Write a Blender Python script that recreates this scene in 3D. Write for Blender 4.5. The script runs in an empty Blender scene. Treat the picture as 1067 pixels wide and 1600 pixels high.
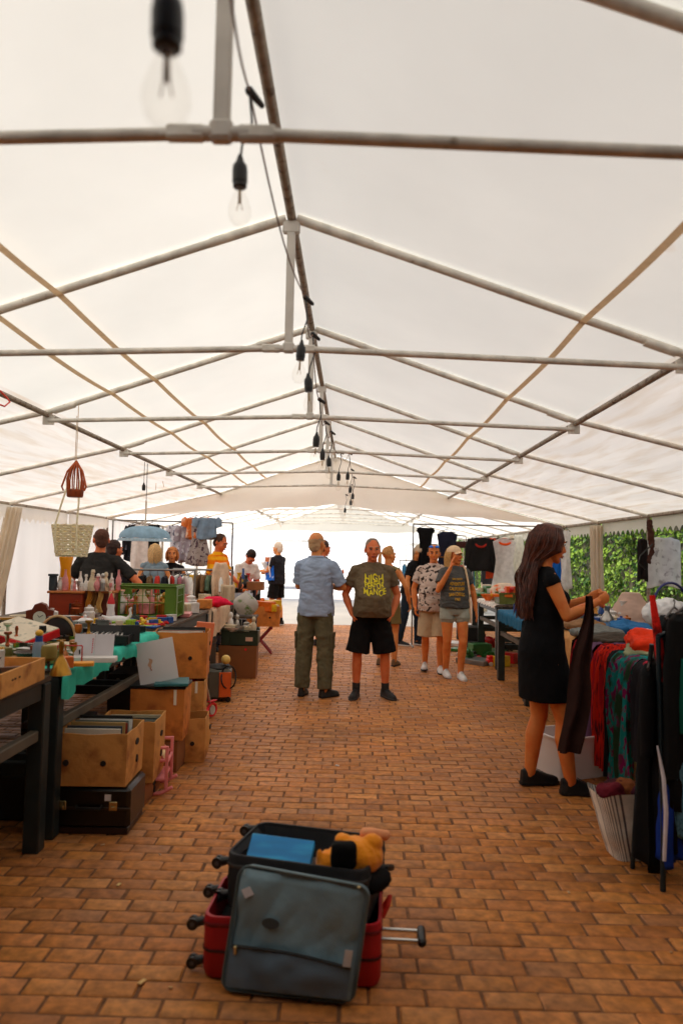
import bpy, bmesh, math, random
from math import sin, cos, pi, radians, sqrt, atan2
from mathutils import Vector, Matrix, noise, Euler
from mathutils.bvhtree import BVHTree
random.seed(7)
sc = bpy.context.scene
COL = sc.collection
# ------------------------------------------------------------------ camera, world, sun, exposure
F = 1150.0                                   # focal length in pixels of the 1067 x 1600 photograph
cam = bpy.data.cameras.new('camera'); camo = bpy.data.objects.new('camera', cam); COL.objects.link(camo)
cam.sensor_fit = 'VERTICAL'; cam.sensor_height = 36; cam.lens = 36 * F / 1600
cam.clip_start = 0.05; cam.clip_end = 600
CAMP = Vector((0, 0, 1.57))
R = (Matrix.Rotation(radians(0.94), 4, 'Z') @ Matrix.Rotation(radians(90 + 3.27), 4, 'X') @ Matrix.Rotation(radians(1.15), 4, 'Z'))
camo.matrix_world = Matrix.Translation(CAMP) @ R
cam.dof.use_dof = True; cam.dof.focus_distance = 7.6; cam.dof.aperture_fstop = 2.0
sc.camera = camo
R3 = R.to_3x3()
def ray(px, py): return R3 @ Vector(((px - 533.5) / F, -(py - 800) / F, -1.0))
def at(px, py, Y):
    d = ray(px, py); return CAMP + d * (Y / d.y)
def gnd(px, py, z=0.0):
    d = ray(px, py); return CAMP + d * ((z - CAMP.z) / d.z)

world = bpy.data.worlds.new("World"); sc.world = world; world.use_nodes = True
wn = world.node_tree; bg = wn.nodes['Background']
sky = wn.nodes.new('ShaderNodeTexSky'); sky.sky_type = 'NISHITA'; sky.sun_disc = False
SUN_EL, SUN_AZ = 60.0, -128.0                 # azimuth from +Y towards +X
sky.sun_elevation = radians(SUN_EL); sky.sun_rotation = radians(SUN_AZ)
sky.air_density = 1.0; sky.dust_density = 1.5; sky.ozone_density = 1.0
wn.links.new(sky.outputs[0], bg.inputs[0]); bg.inputs[1].default_value = 0.15
sl = bpy.data.lights.new('sun', 'SUN'); sl.energy = 5.0; sl.angle = radians(0.5); sl.color = (1, 0.95, 0.86)
so = bpy.data.objects.new('sun', sl); COL.objects.link(so)
sd = Vector((sin(radians(SUN_AZ)) * cos(radians(SUN_EL)), cos(radians(SUN_AZ)) * cos(radians(SUN_EL)), sin(radians(SUN_EL))))
so.rotation_euler = sd.to_track_quat('Z', 'Y').to_euler(); so.location = (0, 0, 20)
sc.view_settings.view_transform = 'Standard'; sc.view_settings.look = 'None'
sc.view_settings.exposure = 0.66; sc.view_settings.gamma = 1; sc.view_settings.use_curve_mapping = False
sc.render.engine = 'CYCLES'
sc.cycles.use_denoising = True; sc.cycles.max_bounces = 10; sc.cycles.diffuse_bounces = 9
sc.cycles.transparent_max_bounces = 12; sc.cycles.transmission_bounces = 6
sc.cycles.use_adaptive_sampling = True; sc.cycles.adaptive_threshold = 0.02
sc.cycles.caustics_reflective = False; sc.cycles.caustics_refractive = False

# ------------------------------------------------------------------ materials
def S(r, g, b):
    def f(c):
        c /= 255.0
        return c / 12.92 if c <= 0.04045 else ((c + 0.055) / 1.055) ** 2.4
    return (f(r), f(g), f(b))
_mc = {}
def M(col, rough=.65, metal=0, var=.12, ns=8, bump=0.0, bs=60, tr=0.0, sheen=0.0, spec=.5, key=None, stretch=None, col2=None, c2at=.6, c2w=.06, dust=0):
    k = key or (tuple(round(c, 4) for c in col), rough, metal, var, ns, bump, bs, tr, sheen, spec, stretch, col2, c2at, c2w, dust)
    if k in _mc: return _mc[k]
    m = bpy.data.materials.new('mat'); m.use_nodes = True; nt = m.node_tree; N = nt.nodes; L = nt.links
    b = N['Principled BSDF']; out = N['Material Output']
    tc = N.new('ShaderNodeTexCoord'); mp = N.new('ShaderNodeMapping'); L.new(tc.outputs['Object'], mp.inputs[0])
    if stretch: mp.inputs['Scale'].default_value = stretch
    n1 = N.new('ShaderNodeTexNoise'); n1.inputs['Scale'].default_value = ns; n1.inputs['Detail'].default_value = 5
    L.new(mp.outputs[0], n1.inputs[0])
    cr = N.new('ShaderNodeValToRGB'); L.new(n1.outputs[0], cr.inputs[0])
    e = cr.color_ramp.elements
    e[0].position = .3; e[1].position = .7
    e[0].color = (*[max(0, c * (1 - var)) for c in col], 1); e[1].color = (*[min(1, c * (1 + var)) for c in col], 1)
    src = cr.outputs[0]
    if col2 is not None:
        n2 = N.new('ShaderNodeTexNoise'); n2.inputs['Scale'].default_value = ns * 1.7; n2.inputs['Detail'].default_value = 3
        L.new(mp.outputs[0], n2.inputs[0])
        c2 = N.new('ShaderNodeValToRGB'); L.new(n2.outputs[0], c2.inputs[0])
        c2.color_ramp.elements[0].position = c2at - c2w; c2.color_ramp.elements[1].position = c2at + c2w
        mx = N.new('ShaderNodeMixRGB'); L.new(c2.outputs[0], mx.inputs[0]); L.new(src, mx.inputs[1]); mx.inputs[2].default_value = (*col2, 1)
        src = mx.outputs[0]
    L.new(src, b.inputs['Base Color'])
    b.inputs['Roughness'].default_value = rough; b.inputs['Metallic'].default_value = metal
    b.inputs['Specular IOR Level'].default_value = spec
    if sheen: b.inputs['Sheen Weight'].default_value = sheen
    if bump:
        n3 = N.new('ShaderNodeTexNoise'); n3.inputs['Scale'].default_value = bs; n3.inputs['Detail'].default_value = 4
        L.new(mp.outputs[0], n3.inputs[0])
        bp = N.new('ShaderNodeBump'); bp.inputs['Strength'].default_value = bump; bp.inputs['Distance'].default_value = .01
        L.new(n3.outputs[0], bp.inputs['Height']); L.new(bp.outputs[0], b.inputs['Normal'])
    if tr:
        t = N.new('ShaderNodeBsdfTranslucent'); L.new(src, t.inputs[0]); ms = N.new('ShaderNodeMixShader'); ms.inputs[0].default_value = tr
        L.new(b.outputs[0], ms.inputs[1]); L.new(t.outputs[0], ms.inputs[2]); L.new(ms.outputs[0], out.inputs[0])
    _mc[k] = m; return m
def cloth(r, g, b, **k):
    k.setdefault('rough', .9); k.setdefault('spec', .15); k.setdefault('bump', .25); k.setdefault('bs', 90); k.setdefault('var', .14); k.setdefault('ns', 14)
    return M(lift(S(r, g, b)), **k)
def lift(c): return tuple(min(.86, v * 1.22) for v in c)
def paint(r, g, b, **k):
    k.setdefault('rough', .45); return M(lift(S(r, g, b)), **k)

# ------------------------------------------------------------------ mesh building
def frame(d):
    d = d.normalized(); a = Vector((0, 0, 1)) if abs(d.z) < .9 else Vector((0, 1, 0))
    u = a.cross(d).normalized(); return u, d.cross(u).normalized()
class MB:
    def __init__(s): s.v = []; s.f = []; s.m = []; s.cur = 0
    def add(s, vs, fs):
        o = len(s.v); s.v.extend([tuple(v) for v in vs]); s.f.extend([tuple(i + o for i in f) for f in fs]); s.m.extend([s.cur] * len(fs)); return s
    def box(s, c, d, rz=0, ch=0.0, rot=None):
        hx, hy, hz = d[0] / 2, d[1] / 2, d[2] / 2
        Rm = rot if rot is not None else Matrix.Rotation(rz, 3, 'Z'); c = Vector(c)
        ch = min(ch, hx * .45, hy * .45, hz * .45)
        if ch <= 0:
            vs = [c + Rm @ Vector((x * hx, y * hy, z * hz)) for x in (-1, 1) for y in (-1, 1) for z in (-1, 1)]
            return s.add(vs, [(0, 1, 3, 2), (4, 6, 7, 5), (0, 4, 5, 1), (2, 3, 7, 6), (0, 2, 6, 4), (1, 5, 7, 3)])
        vs = []; ix = {}
        for x in (-1, 1):
            for y in (-1, 1):
                for z in (-1, 1):
                    for ax in range(3):
                        p = [x * (hx - ch), y * (hy - ch), z * (hz - ch)]; p[ax] = (x * hx, y * hy, z * hz)[ax]
                        ix[(x, y, z, ax)] = len(vs); vs.append(c + Rm @ Vector(p))
        fs = []
        for ax in range(3):
            for sg in (-1, 1):
                q = []
                for (a, b_) in ((-1, -1), (1, -1), (1, 1), (-1, 1)):
                    k = [a, b_]; k.insert(ax, sg); q.append(ix[(k[0], k[1], k[2], ax)])
                fs.append(tuple(q))
        for ax in range(3):
            o = [i for i in range(3) if i != ax]
            for a in (-1, 1):
                for b_ in (-1, 1):
                    def kk(t, w):
                        k = [0, 0, 0]; k[ax] = t; k[o[0]] = a; k[o[1]] = b_; return ix[(k[0], k[1], k[2], w)]
                    fs.append((kk(-1, o[0]), kk(1, o[0]), kk(1, o[1]), kk(-1, o[1])))
        for x in (-1, 1):
            for y in (-1, 1):
                for z in (-1, 1): fs.append((ix[(x, y, z, 0)], ix[(x, y, z, 1)], ix[(x, y, z, 2)]))
        return s.add(vs, fs)
    def loft(s, rings, caps=True, closed=True):
        n = len(rings[0]); vs = [p for r in rings for p in r]; fs = []
        for i in range(len(rings) - 1):
            for j in range(n if closed else n - 1):
                k = (j + 1) % n; fs.append((i * n + j, i * n + k, (i + 1) * n + k, (i + 1) * n + j))
        if caps: fs.append(tuple(range(n - 1, -1, -1))); fs.append(tuple((len(rings) - 1) * n + j for j in range(n)))
        return s.add(vs, fs)
    def tube(s, pts, r, n=8, caps=True):
        pts = [Vector(p) for p in pts]; rs = r if isinstance(r, (list, tuple)) else [r] * len(pts); rings = []; u = None
        for i, p in enumerate(pts):
            d = (pts[min(i + 1, len(pts) - 1)] - pts[max(i - 1, 0)])
            if d.length < 1e-9: d = Vector((0, 0, 1))
            d.normalize()
            if u is None: u, w = frame(d)
            else:
                u = (u - d * u.dot(d)); u = u.normalized() if u.length > 1e-6 else frame(d)[0]; w = d.cross(u)
            rings.append([p + (u * cos(2 * pi * j / n) + w * sin(2 * pi * j / n)) * rs[i] for j in range(n)])
        return s.loft(rings, caps)
    def cap(s, p0, p1, r0, r1, n=14, fl=1.0, ax=None):
        """tapered capsule with rounded ends; fl flattens across axis ax"""
        p0 = Vector(p0); p1 = Vector(p1); d = p1 - p0; L_ = d.length
        d = d.normalized() if L_ > 1e-6 else Vector((0, 0, 1))
        if ax is not None:
            w = (Vector(ax) - d * Vector(ax).dot(d)).normalized(); u = w.cross(d)
        else: u, w = frame(d)
        rings = []
        for k in range(5):
            a = -pi / 2 + (pi / 2) * (k + .35) / 5; rings.append((p0 + d * r0 * sin(a), r0 * cos(a)))
        rings.append((p0, r0)); rings.append((p1, r1))
        for k in range(5):
            a = (pi / 2) * (k + .65) / 5; rings.append((p1 + d * r1 * sin(a), r1 * cos(a)))
        return s.loft([[c + (u * cos(2 * pi * j / n) + w * fl * sin(2 * pi * j / n)) * r for j in range(n)] for c, r in rings])
    def cone(s, p0, p1, r0, r1, n=20, fl=1.0, ax=None):
        p0 = Vector(p0); p1 = Vector(p1); d = (p1 - p0).normalized()
        if ax is not None:
            w = (Vector(ax) - d * Vector(ax).dot(d)).normalized(); u = w.cross(d)
        else: u, w = frame(d)
        return s.loft([[c + (u * cos(2 * pi * j / n) + w * fl * sin(2 * pi * j / n)) * r for j in range(n)] for c, r in ((p0, r0), (p1, r1))])
    def ell(s, c, r, n=16, rot=None):
        c = Vector(c); rings = []
        for k in range(1, 10):
            a = -pi / 2 + pi * k / 10
            rings.append([c + ((rot @ Vector((r[0] * cos(a) * cos(2 * pi * j / n), r[1] * cos(a) * sin(2 * pi * j / n), r[2] * sin(a)))) if rot else Vector((r[0] * cos(a) * cos(2 * pi * j / n), r[1] * cos(a) * sin(2 * pi * j / n), r[2] * sin(a)))) for j in range(n)])
        return s.loft(rings)
    def lathe(s, prof, c=(0, 0, 0), n=18):
        c = Vector(c); return s.loft([[c + Vector((max(r, .0004) * cos(2 * pi * j / n), max(r, .0004) * sin(2 * pi * j / n), z)) for j in range(n)] for r, z in prof])
    def grid(s, fn, nu, nv):
        vs = [fn(i / nu, j / nv) for i in range(nu + 1) for j in range(nv + 1)]
        fs = [(i * (nv + 1) + j, (i + 1) * (nv + 1) + j, (i + 1) * (nv + 1) + j + 1, i * (nv + 1) + j + 1) for i in range(nu) for j in range(nv)]
        return s.add(vs, fs)
    def mesh(s, name='mesh', smooth=True, ang=38):
        me = bpy.data.meshes.new(name); me.from_pydata(s.v, [], s.f)
        if s.m and max(s.m): me.polygons.foreach_set('material_index', s.m)
        me.polygons.foreach_set('use_smooth', [smooth] * len(me.polygons)); me.update()
        if smooth and ang: me.set_sharp_from_angle(angle=radians(ang))
        return me
def setmats(me, mats):
    if len(me.materials): me.materials.clear()
    for m in (mats if isinstance(mats, (list, tuple)) else [mats]): me.materials.append(m)
def part(name, mb, mats, parent, smooth=True, ang=38, loc=None, rot=None, label=None):
    me = mb.mesh(name, smooth, ang) if isinstance(mb, MB) else mb
    if mats is not None: setmats(me, mats)
    o = bpy.data.objects.new(name, me); COL.objects.link(o); o.parent = parent
    if loc is not None: o.location = loc
    if rot is not None: o.rotation_euler = rot
    if label: o['label'] = label
    return o
def thing(name, label, cat, loc=(0, 0, 0), rz=0, group=None):
    o = bpy.data.objects.new(name, None); COL.objects.link(o); o.location = loc; o.rotation_euler = (0, 0, rz)
    o.empty_display_size = .05
    o['label'] = label; o['category'] = cat
    if group: o['group'] = group
    return o
def solo(name, mb, mats, label, cat, loc=(0, 0, 0), rz=0, group=None, rot=None, smooth=True, ang=38, scale=None):
    o = part(name, mb, mats, None, smooth, ang, loc, rot if rot is not None else (0, 0, rz))
    if scale: o.scale = (scale, scale, scale)
    o['label'] = label; o['category'] = cat
    if group: o['group'] = group
    return o
def struct(name, mb, mats, kind='structure', parent=None, **k):
    o = part(name, mb, mats, parent, **k); o['kind'] = kind; return o
def dup(root, loc, rz=0, label=None, group=None, rot=None):
    r = root.copy(); COL.objects.link(r); r.location = loc; r.rotation_euler = rot or (0, 0, rz)
    if label: r['label'] = label
    if group: r['group'] = group
    for ch in list(root.children):
        c = ch.copy(); COL.objects.link(c); c.parent = r
        for g in list(ch.children):
            d = g.copy(); COL.objects.link(d); d.parent = c
    return r
def remesh(mb, vox, disp=None, smooth_it=3, fac=.5):
    """fuse overlapping solids of mb into one continuous skin"""
    me = mb.mesh('fuse', True, None) if isinstance(mb, MB) else mb
    o = bpy.data.objects.new('fuse', me); COL.objects.link(o)
    md = o.modifiers.new('r', 'REMESH'); md.mode = 'VOXEL'; md.voxel_size = vox; md.use_smooth_shade = True
    if smooth_it:
        sm = o.modifiers.new('s', 'SMOOTH'); sm.factor = fac; sm.iterations = smooth_it
    bpy.context.view_layer.update()
    dg = bpy.context.evaluated_depsgraph_get()
    r = bpy.data.meshes.new_from_object(o.evaluated_get(dg)); bpy.data.objects.remove(o)
    if disp:
        n = [v.normal.copy() for v in r.vertices]
        for v, nn in zip(r.vertices, n): v.co += nn * disp(v.co, nn)
        r.update()
    r.polygons.foreach_set('use_smooth', [True] * len(r.polygons))
    return r
def wrinkle(amp, fx=(7, 7, 14), seed=0):
    o = Vector((seed * 3.1, seed * 1.7, seed))
    def d(co, n):
        p = Vector((co.x * fx[0], co.y * fx[1], co.z * fx[2])) + o
        w = noise.noise(p * .35) * 2.2
        return amp * (noise.noise(p + Vector((w, w, w))) + .5 * (1 - 2 * abs(noise.noise(p * 1.9 + o))) - .2)
    return d
def text_mesh(txt, size, bold=.0, fn=None, align='CENTER'):
    c = bpy.data.curves.new('t', 'FONT'); c.body = txt; c.size = size; c.offset = bold; c.align_x = align; c.align_y = 'CENTER'; c.resolution_u = 3
    o = bpy.data.objects.new('t', c); COL.objects.link(o); bpy.context.view_layer.update()
    me = bpy.data.meshes.new_from_object(o.evaluated_get(bpy.context.evaluated_depsgraph_get())); bpy.data.objects.remove(o)
    bm = bmesh.new(); bm.from_mesh(me); bmesh.ops.triangulate(bm, faces=bm.faces)
    vs = [v.co.copy() for v in bm.verts]; fs = [tuple(v.index for v in f.verts) for f in bm.faces]; bm.free()
    if fn: vs = [fn(v) for v in vs]
    return vs, fs
# ------------------------------------------------------------------ ground, paving
X0 = -0.35                                    # the ridge of the tent
def YN(n): return 1.88 * n - .03 - (.06 if n == 1 else 0)
m_sand = M(S(118, 78, 48), rough=.95, var=.3, ns=30, bump=.5, bs=200)
g = MB(); g.add([(-60, -30, -.012), (60, -30, -.012), (60, 160, -.012), (-60, 160, -.012)], [(0, 1, 2, 3)])
struct('ground', g, M(S(205, 198, 190), rough=.8, var=.10, ns=.8, bump=.1, bs=30))
PY1 = 16.5
g = MB(); g.add([(-4.7, -4, -.0055), (4.3, -4, -.0055), (4.3, PY1, -.0055), (-4.7, PY1, -.0055)], [(0, 1, 2, 3)])
pav = struct('pavement', g, m_sand)
def brickmat(rand_socket):
    m = bpy.data.materials.new('brick'); m.use_nodes = True; nt = m.node_tree; N = nt.nodes; L = nt.links; b = N['Principled BSDF']
    if rand_socket == 'obj': i = N.new('ShaderNodeObjectInfo'); r = i.outputs['Random']
    else: i = N.new('ShaderNodeNewGeometry'); r = i.outputs['Random Per Island']
    cr = N.new('ShaderNodeValToRGB'); L.new(r, cr.inputs[0]); cr.color_ramp.interpolation = 'LINEAR'
    el = cr.color_ramp.elements
    cols = [S(172, 104, 48), S(204, 128, 58), S(190, 116, 48), S(212, 138, 66), S(176, 114, 66), S(204, 124, 52)]
    el[0].color = (*cols[0], 1); el[1].color = (*cols[-1], 1)
    for k in range(1, 5): e = el.new(k / 5); e.color = (*cols[k], 1)
    g_ = N.new('ShaderNodeNewGeometry')
    n = N.new('ShaderNodeTexNoise'); n.inputs['Scale'].default_value = 22; n.inputs['Detail'].default_value = 8; L.new(g_.outputs['Position'], n.inputs[0])
    n2 = N.new('ShaderNodeTexNoise'); n2.inputs['Scale'].default_value = 1.3; n2.inputs['Detail'].default_value = 4; L.new(g_.outputs['Position'], n2.inputs[0])
    mr = N.new('ShaderNodeMapRange'); mr.inputs[1].default_value = .3; mr.inputs[2].default_value = .7; mr.inputs[3].default_value = .60; mr.inputs[4].default_value = 1.2; L.new(n.outputs[0], mr.inputs[0])
    mr2 = N.new('ShaderNodeMapRange'); mr2.inputs[1].default_value = .35; mr2.inputs[2].default_value = .7; mr2.inputs[3].default_value = .80; mr2.inputs[4].default_value = 1.16; L.new(n2.outputs[0], mr2.inputs[0])
    mu = N.new('ShaderNodeMath'); mu.operation = 'MULTIPLY'; L.new(mr.outputs[0], mu.inputs[0]); L.new(mr2.outputs[0], mu.inputs[1])
    mx = N.new('ShaderNodeVectorMath'); mx.operation = 'SCALE'; L.new(cr.outputs[0], mx.inputs[0]); L.new(mu.outputs[0], mx.inputs['Scale'])
    L.new(mx.outputs[0], b.inputs['Base Color']); b.inputs['Roughness'].default_value = .58; b.inputs['Specular IOR Level'].default_value = .4
    n3 = N.new('ShaderNodeTexNoise'); n3.inputs['Scale'].default_value = 90; n3.inputs['Detail'].default_value = 6; L.new(g_.outputs['Position'], n3.inputs[0])
    bp = N.new('ShaderNodeBump'); bp.inputs['Strength'].default_value = .35; bp.inputs['Distance'].default_value = .006; L.new(n3.outputs[0], bp.inputs['Height']); L.new(bp.outputs[0], b.inputs['Normal'])
    return m
BL, BW = .2, .1; PITX, PITY = .2050, .1036
random.seed(3)
rows = int((PY1 + 3.8) / PITY); bricks = []
for r_ in range(rows):
    y = -3.7 + r_ * PITY; off = (.5 if r_ % 2 else 0) + random.uniform(-.13, .13)
    nb = int(8.9 / PITX)
    for k in range(nb):
        x = -4.62 + (k + off) * PITX + random.uniform(-.0035, .0035)
        if x > 4.2: continue
        bricks.append((x + .1, y + random.uniform(-.0015, .0015)))
def vis(x, y):
    if y < 2.35: return False
    p = R3.transposed() @ (Vector((x, y, 0)) - CAMP)
    if p.z >= 0: return False
    u = 533.5 + F * p.x / -p.z; v = 800 - F * p.y / -p.z
    return -30 < u < 1097 and v < 1640
cand = sorted([b for b in bricks if vis(*b)], key=lambda b: b[0] ** 2 + b[1] ** 2)
near = set(cand[:296])
bmeshes = []
mbr = brickmat('obj')
for k in range(7):
    rr = random.Random(k); q = MB(); q.box((0, 0, -.03), (BL - .001 - rr.random() * .005, BW - .001 - rr.random() * .004, .06), ch=.0045 + rr.random() * .002)
    q.v = [(a + rr.uniform(-.0012, .0012), b_ + rr.uniform(-.0012, .0012), c + rr.uniform(-.001, .001)) for a, b_, c in q.v]
    me = q.mesh('brick', True, 50); setmats(me, mbr); bmeshes.append(me)
for (x, y) in sorted(near):
    o = bpy.data.objects.new('brick', random.choice(bmeshes)); COL.objects.link(o); o.parent = pav
    o.location = (x, y, random.uniform(-.0035, .0005)); o.rotation_euler = (random.uniform(-.009, .009), random.uniform(-.006, .006), random.uniform(-.009, .009))
q = MB()
for (x, y) in bricks:
    if (x, y) in near: continue
    z = random.uniform(-.0035, .0005); c = .005; hx, hy = BL / 2 - random.uniform(0, .003), BW / 2 - random.uniform(0, .003); tx, ty = random.uniform(-.008, .008), random.uniform(-.006, .006)
    rz = random.uniform(-.009, .009); cs, sn = cos(rz), sin(rz)
    vs = []
    for (a, b_, dz) in ((-hx, -hy, -.006), (hx, -hy, -.006), (hx, hy, -.006), (-hx, hy, -.006), (-hx + c, -hy + c, 0), (hx - c, -hy + c, 0), (hx - c, hy - c, 0), (-hx + c, hy - c, 0)):
        vs.append((x + a * cs - b_ * sn, y + a * sn + b_ * cs, z + dz + a * ty + b_ * tx))
    q.add(vs, [(4, 5, 6, 7), (0, 1, 5, 4), (1, 2, 6, 5), (2, 3, 7, 6), (3, 0, 4, 7)])
struct('paving_bricks', q, brickmat('isl'), kind='stuff', parent=pav, ang=50)

# ------------------------------------------------------------------ the tent
m_pvc = M(S(238, 235, 225), rough=.55, var=.04, ns=1.3, bump=.2, bs=4, tr=.32, col2=S(222, 202, 176), c2at=.78, c2w=.05, spec=.2)
m_pvc_out = M(S(240, 234, 224), rough=.55, var=.05, ns=2.0, bump=.2, bs=4, tr=.32, col2=S(222, 206, 184), c2at=.62, c2w=.16, spec=.2, stretch=(3.2, .35, 1))  # tan streaks in the colour stand in for uneven light on wrinkled fabric
m_pvc_side = M(S(241, 238, 234), rough=.6, var=.05, ns=2.2, bump=.2, bs=7, tr=.26, stretch=(1, 1, .25), spec=.2)
m_shade_wall = M(S(58, 50, 40), rough=.8, var=.2)  # dark opaque cloth put on unseen side walls to darken the near floor
m_gable = M(S(250, 244, 234), rough=.6, var=.04, ns=1.5, bump=.2, bs=6, tr=.62, spec=.2)
m_alu = M(S(232, 226, 214), rough=.5, metal=.05, var=.22, ns=11, bump=.15, bs=60, col2=S(150, 128, 104), c2at=.74, c2w=.08)
m_steel = M(S(156, 142, 124), rough=.55, metal=.1, var=.25, ns=14, bump=.2, bs=70, col2=S(90, 62, 42), c2at=.62, c2w=.1)
m_strap = M(S(238, 208, 168), rough=.85, var=.08, ns=20, tr=.35)
m_black = M(S(22, 21, 20), rough=.45, var=.3)
m_rope = cloth(214, 190, 160)
ZR, ZP, ZE = 3.31, 2.62, 2.13
DP, DE = 2.03, 4.08
def roofz(d):
    d = abs(d)
    return ZR + (ZP - ZR) * d / DP if d < DP else ZP + (ZE - ZP) * (d - DP) / (DE - DP)
def tent(label, n0, n1, y0fn, strings, seed, joints=True, pvc=None):
    t = thing('marquee_tent', label, 'tent', (X0, y0fn(n0), 0))
    yb = y0fn(n0); rr = random.Random(seed)
    for n in range(n0, n1):
        ya, yc = y0fn(n) - yb, y0fn(n + 1) - yb
        for sgn in (-1, 1):
            for (d0, d1) in ((0, DP), (DP, DE + .06)):
                inner = d0 == 0; se = rr.random() * 50
                def fn(u, v, se=se):
                    d = d0 + (d1 - d0) * v; y = ya + (yc - ya) * u
                    sag = (.030 if inner else .022) * (sin(pi * u)) * sin(pi * min(1, max(0, v)))
                    w = noise.noise(Vector((d * .9, y * .7, se))) * .010
                    w += (.004 if inner else .022) * noise.noise(Vector((d * 8, y * .9, se))) * sin(pi * u) ** .5 if 0 < u < 1 else 0
                    w *= max(0, sin(pi * u)) ** .5 * max(0, sin(pi * v)) ** .5 * 1.3
                    return (sgn * d, y, roofz(d) + .034 - sag + w)
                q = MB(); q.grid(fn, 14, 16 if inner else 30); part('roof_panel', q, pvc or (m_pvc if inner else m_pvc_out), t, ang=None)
    L_ = y0fn(n1) - yb
    def bar(name, a, b, r, m, n=10): q = MB(); q.tube([a, b], r, n); return part(name, q, m, t)
    bar('ridge_beam', (0, 0, ZR), (0, L_, ZR), .024, m_steel)
    for sgn in (-1, 1):
        bar('purlin', (sgn * DP, 0, ZP - .02), (sgn * DP, L_, ZP - .02), .021, m_steel)
        bar('eave_beam', (sgn * DE, 0, ZE - .0), (sgn * DE, L_, ZE - .0), .024, m_steel)
    for n in range(n0, n1 + 1):
        y = y0fn(n) - yb
        for sgn in (-1, 1):
            r = bar('rafter', (sgn * .04, y, ZR - .01), (sgn * DP, y, ZP), .0215, m_alu, 10)
            bar('rafter', (sgn * (DP + .01), y, ZP), (sgn * DE, y, ZE), .0195, m_alu, 10)
            bar('leg', (sgn * DE, y, 0), (sgn * DE, y, ZE - .02), .024, m_steel)
            q = MB(); q.tube([(sgn * .05, y, ZP + .0), (sgn * 2.02, y, ZP - .065)], .0165, 10)
            q.box((sgn * 2.02, y, ZP - .062), (.09, .012, .07), ch=.005); q.box((sgn * .09, y, ZP), (.10, .034, .040), ch=.008)
            part('tie_beam', q, m_alu, t)
            if joints and n < 5:
                for a_, b_ in (((sgn * .03, y, ZR - .006), (sgn * .42, y, ZR - .138)), ((sgn * 1.82, y, roofz(1.82) - .006), (sgn * 1.98, y, roofz(1.98) - .006))):
                    q = MB(); q.tube([a_, b_], .0245, 10); part('sleeve_joint', q, m_alu, t)
        q = MB(); q.box((0, y, (ZR + ZP) / 2 - .01), (.042, .03, ZR - ZP - .06), ch=.004); q.box((0, y, ZR - .05), (.09, .035, .07), ch=.01); q.box((0, y, ZP + .005), (.06, .042, .055), ch=.012); q.tube([(-.07, y, ZP + .0), (.07, y, ZP + .0)], .019, 12)
        part('king_post', q, M(S(222, 216, 206), rough=.5, var=.1), t)
    for (d, m) in strings:
        q = MB()
        def fs(u, v): 
            y = u * (L_ - .2); k = (y / 1.88) % 1
            return (d + (v - .5) * .032, y, roofz(d + (v - .5) * .032) - .024 - .025 * sin(pi * k) + .008 * noise.noise(Vector((y, d, 1))))
        q.grid(fs, 90, 2); part('webbing_strap', q, m, t)
    return t
T1 = tent('cream marquee roof and steel frame overhead, nearer of the two tents', 0, 7, YN, [(-1.19, m_strap), (-1.52, m_strap), (1.5, m_strap)], 1)
yb1 = YN(0)
# gable cloth hung at the far end of the first tent
YG = YN(7)
def gab(u, v):
    x = -DE + 2 * DE * u; d = abs(x); top = roofz(x) + .02
    bot = 2.13 + .29 * max(0, 1 - (d / DE)) ** .8 + .014 * sin(x * 5.2 + 1) - .03 * sin(pi * min(1, abs(x) / DE)) ** 2
    if d > 3.9: bot = min(bot, top - .02)
    z = top + (bot - top) * v
    return (x, YG - yb1 - .28 * v + .06 * sin(x * 2.1 + 5 * v) * v + .05 * noise.noise(Vector((x * .8, z * 2, 3))), z)
q = MB(); q.grid(gab, 90, 12); part('gable_cloth', q, m_gable, T1, ang=None)
# unseen dark building added behind the camera to darken the near floor
bk = thing('unseen_shade_building', 'unseen dark stone block added behind the viewer to shade the near tent', 'building', (0, -1.0, 0))
q = MB(); q.box((0, -2.5, 3.9), (16, 5, 7.8), ch=.02); part('wall', q, M(S(92, 80, 66), var=.2, bump=.4), bk)
q = MB(); q.box((0, .04, 1.3), (2.4, .1, 2.6), ch=.01); part('door', q, M(S(50, 36, 26)), bk)

def curtain(name, x, y0, y1, z0, z1, amp, nf, m, par, px=0, py=0, seed=0, sc_=None):
    """a hanging cloth along y with vertical folds"""
    q = MB(); n = max(24, int(nf * 8))
    def fn(u, v):
        y = y0 + (y1 - y0) * u; z = z1 + (z0 - z1) * v
        a = amp * (.35 + .65 * v)
        xx = x + a * (sin(2 * pi * nf * u + 1.3 * sin(7 * u + seed)) + .5 * noise.noise(Vector((u * nf, z * .8, seed))))
        if sc_: z = z1 + ((z0 + sc_ * abs(sin(pi * u * (y1 - y0) / .17))) - z1) * v
        return (xx - px, y - py, z)
    q.grid(fn, n if not sc_ else int(abs(y1 - y0) / .17 * 8), 10 if not sc_ else 3); return part(name, q, m, par, ang=None)
XL, XR = X0 - DE, X0 + DE
for n in range(0, 7):
    curtain('side_wall', XL - .05, YN(n) - .03, YN(n + 1) + .03, .02, ZE - .02, .022, 2.6, m_shade_wall if n < 4 else m_pvc_side, T1, X0, yb1, n)  # near bays lie out of view, made dark to cut the light
    curtain('scalloped_valance', XL + .05, YN(n) + .03, YN(n + 1) - .03, ZE - .24, ZE - .02, .006, 3, m_gable if n > 3 else m_pvc, T1, X0, yb1, n, sc_=.07)
    curtain('scalloped_valance', XR + .03, YN(n) + .03, YN(n + 1) - .03, ZE - .22, ZE - .0, .006, 3, m_pvc, T1, X0, yb1, n + 20, sc_=.07)
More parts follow.
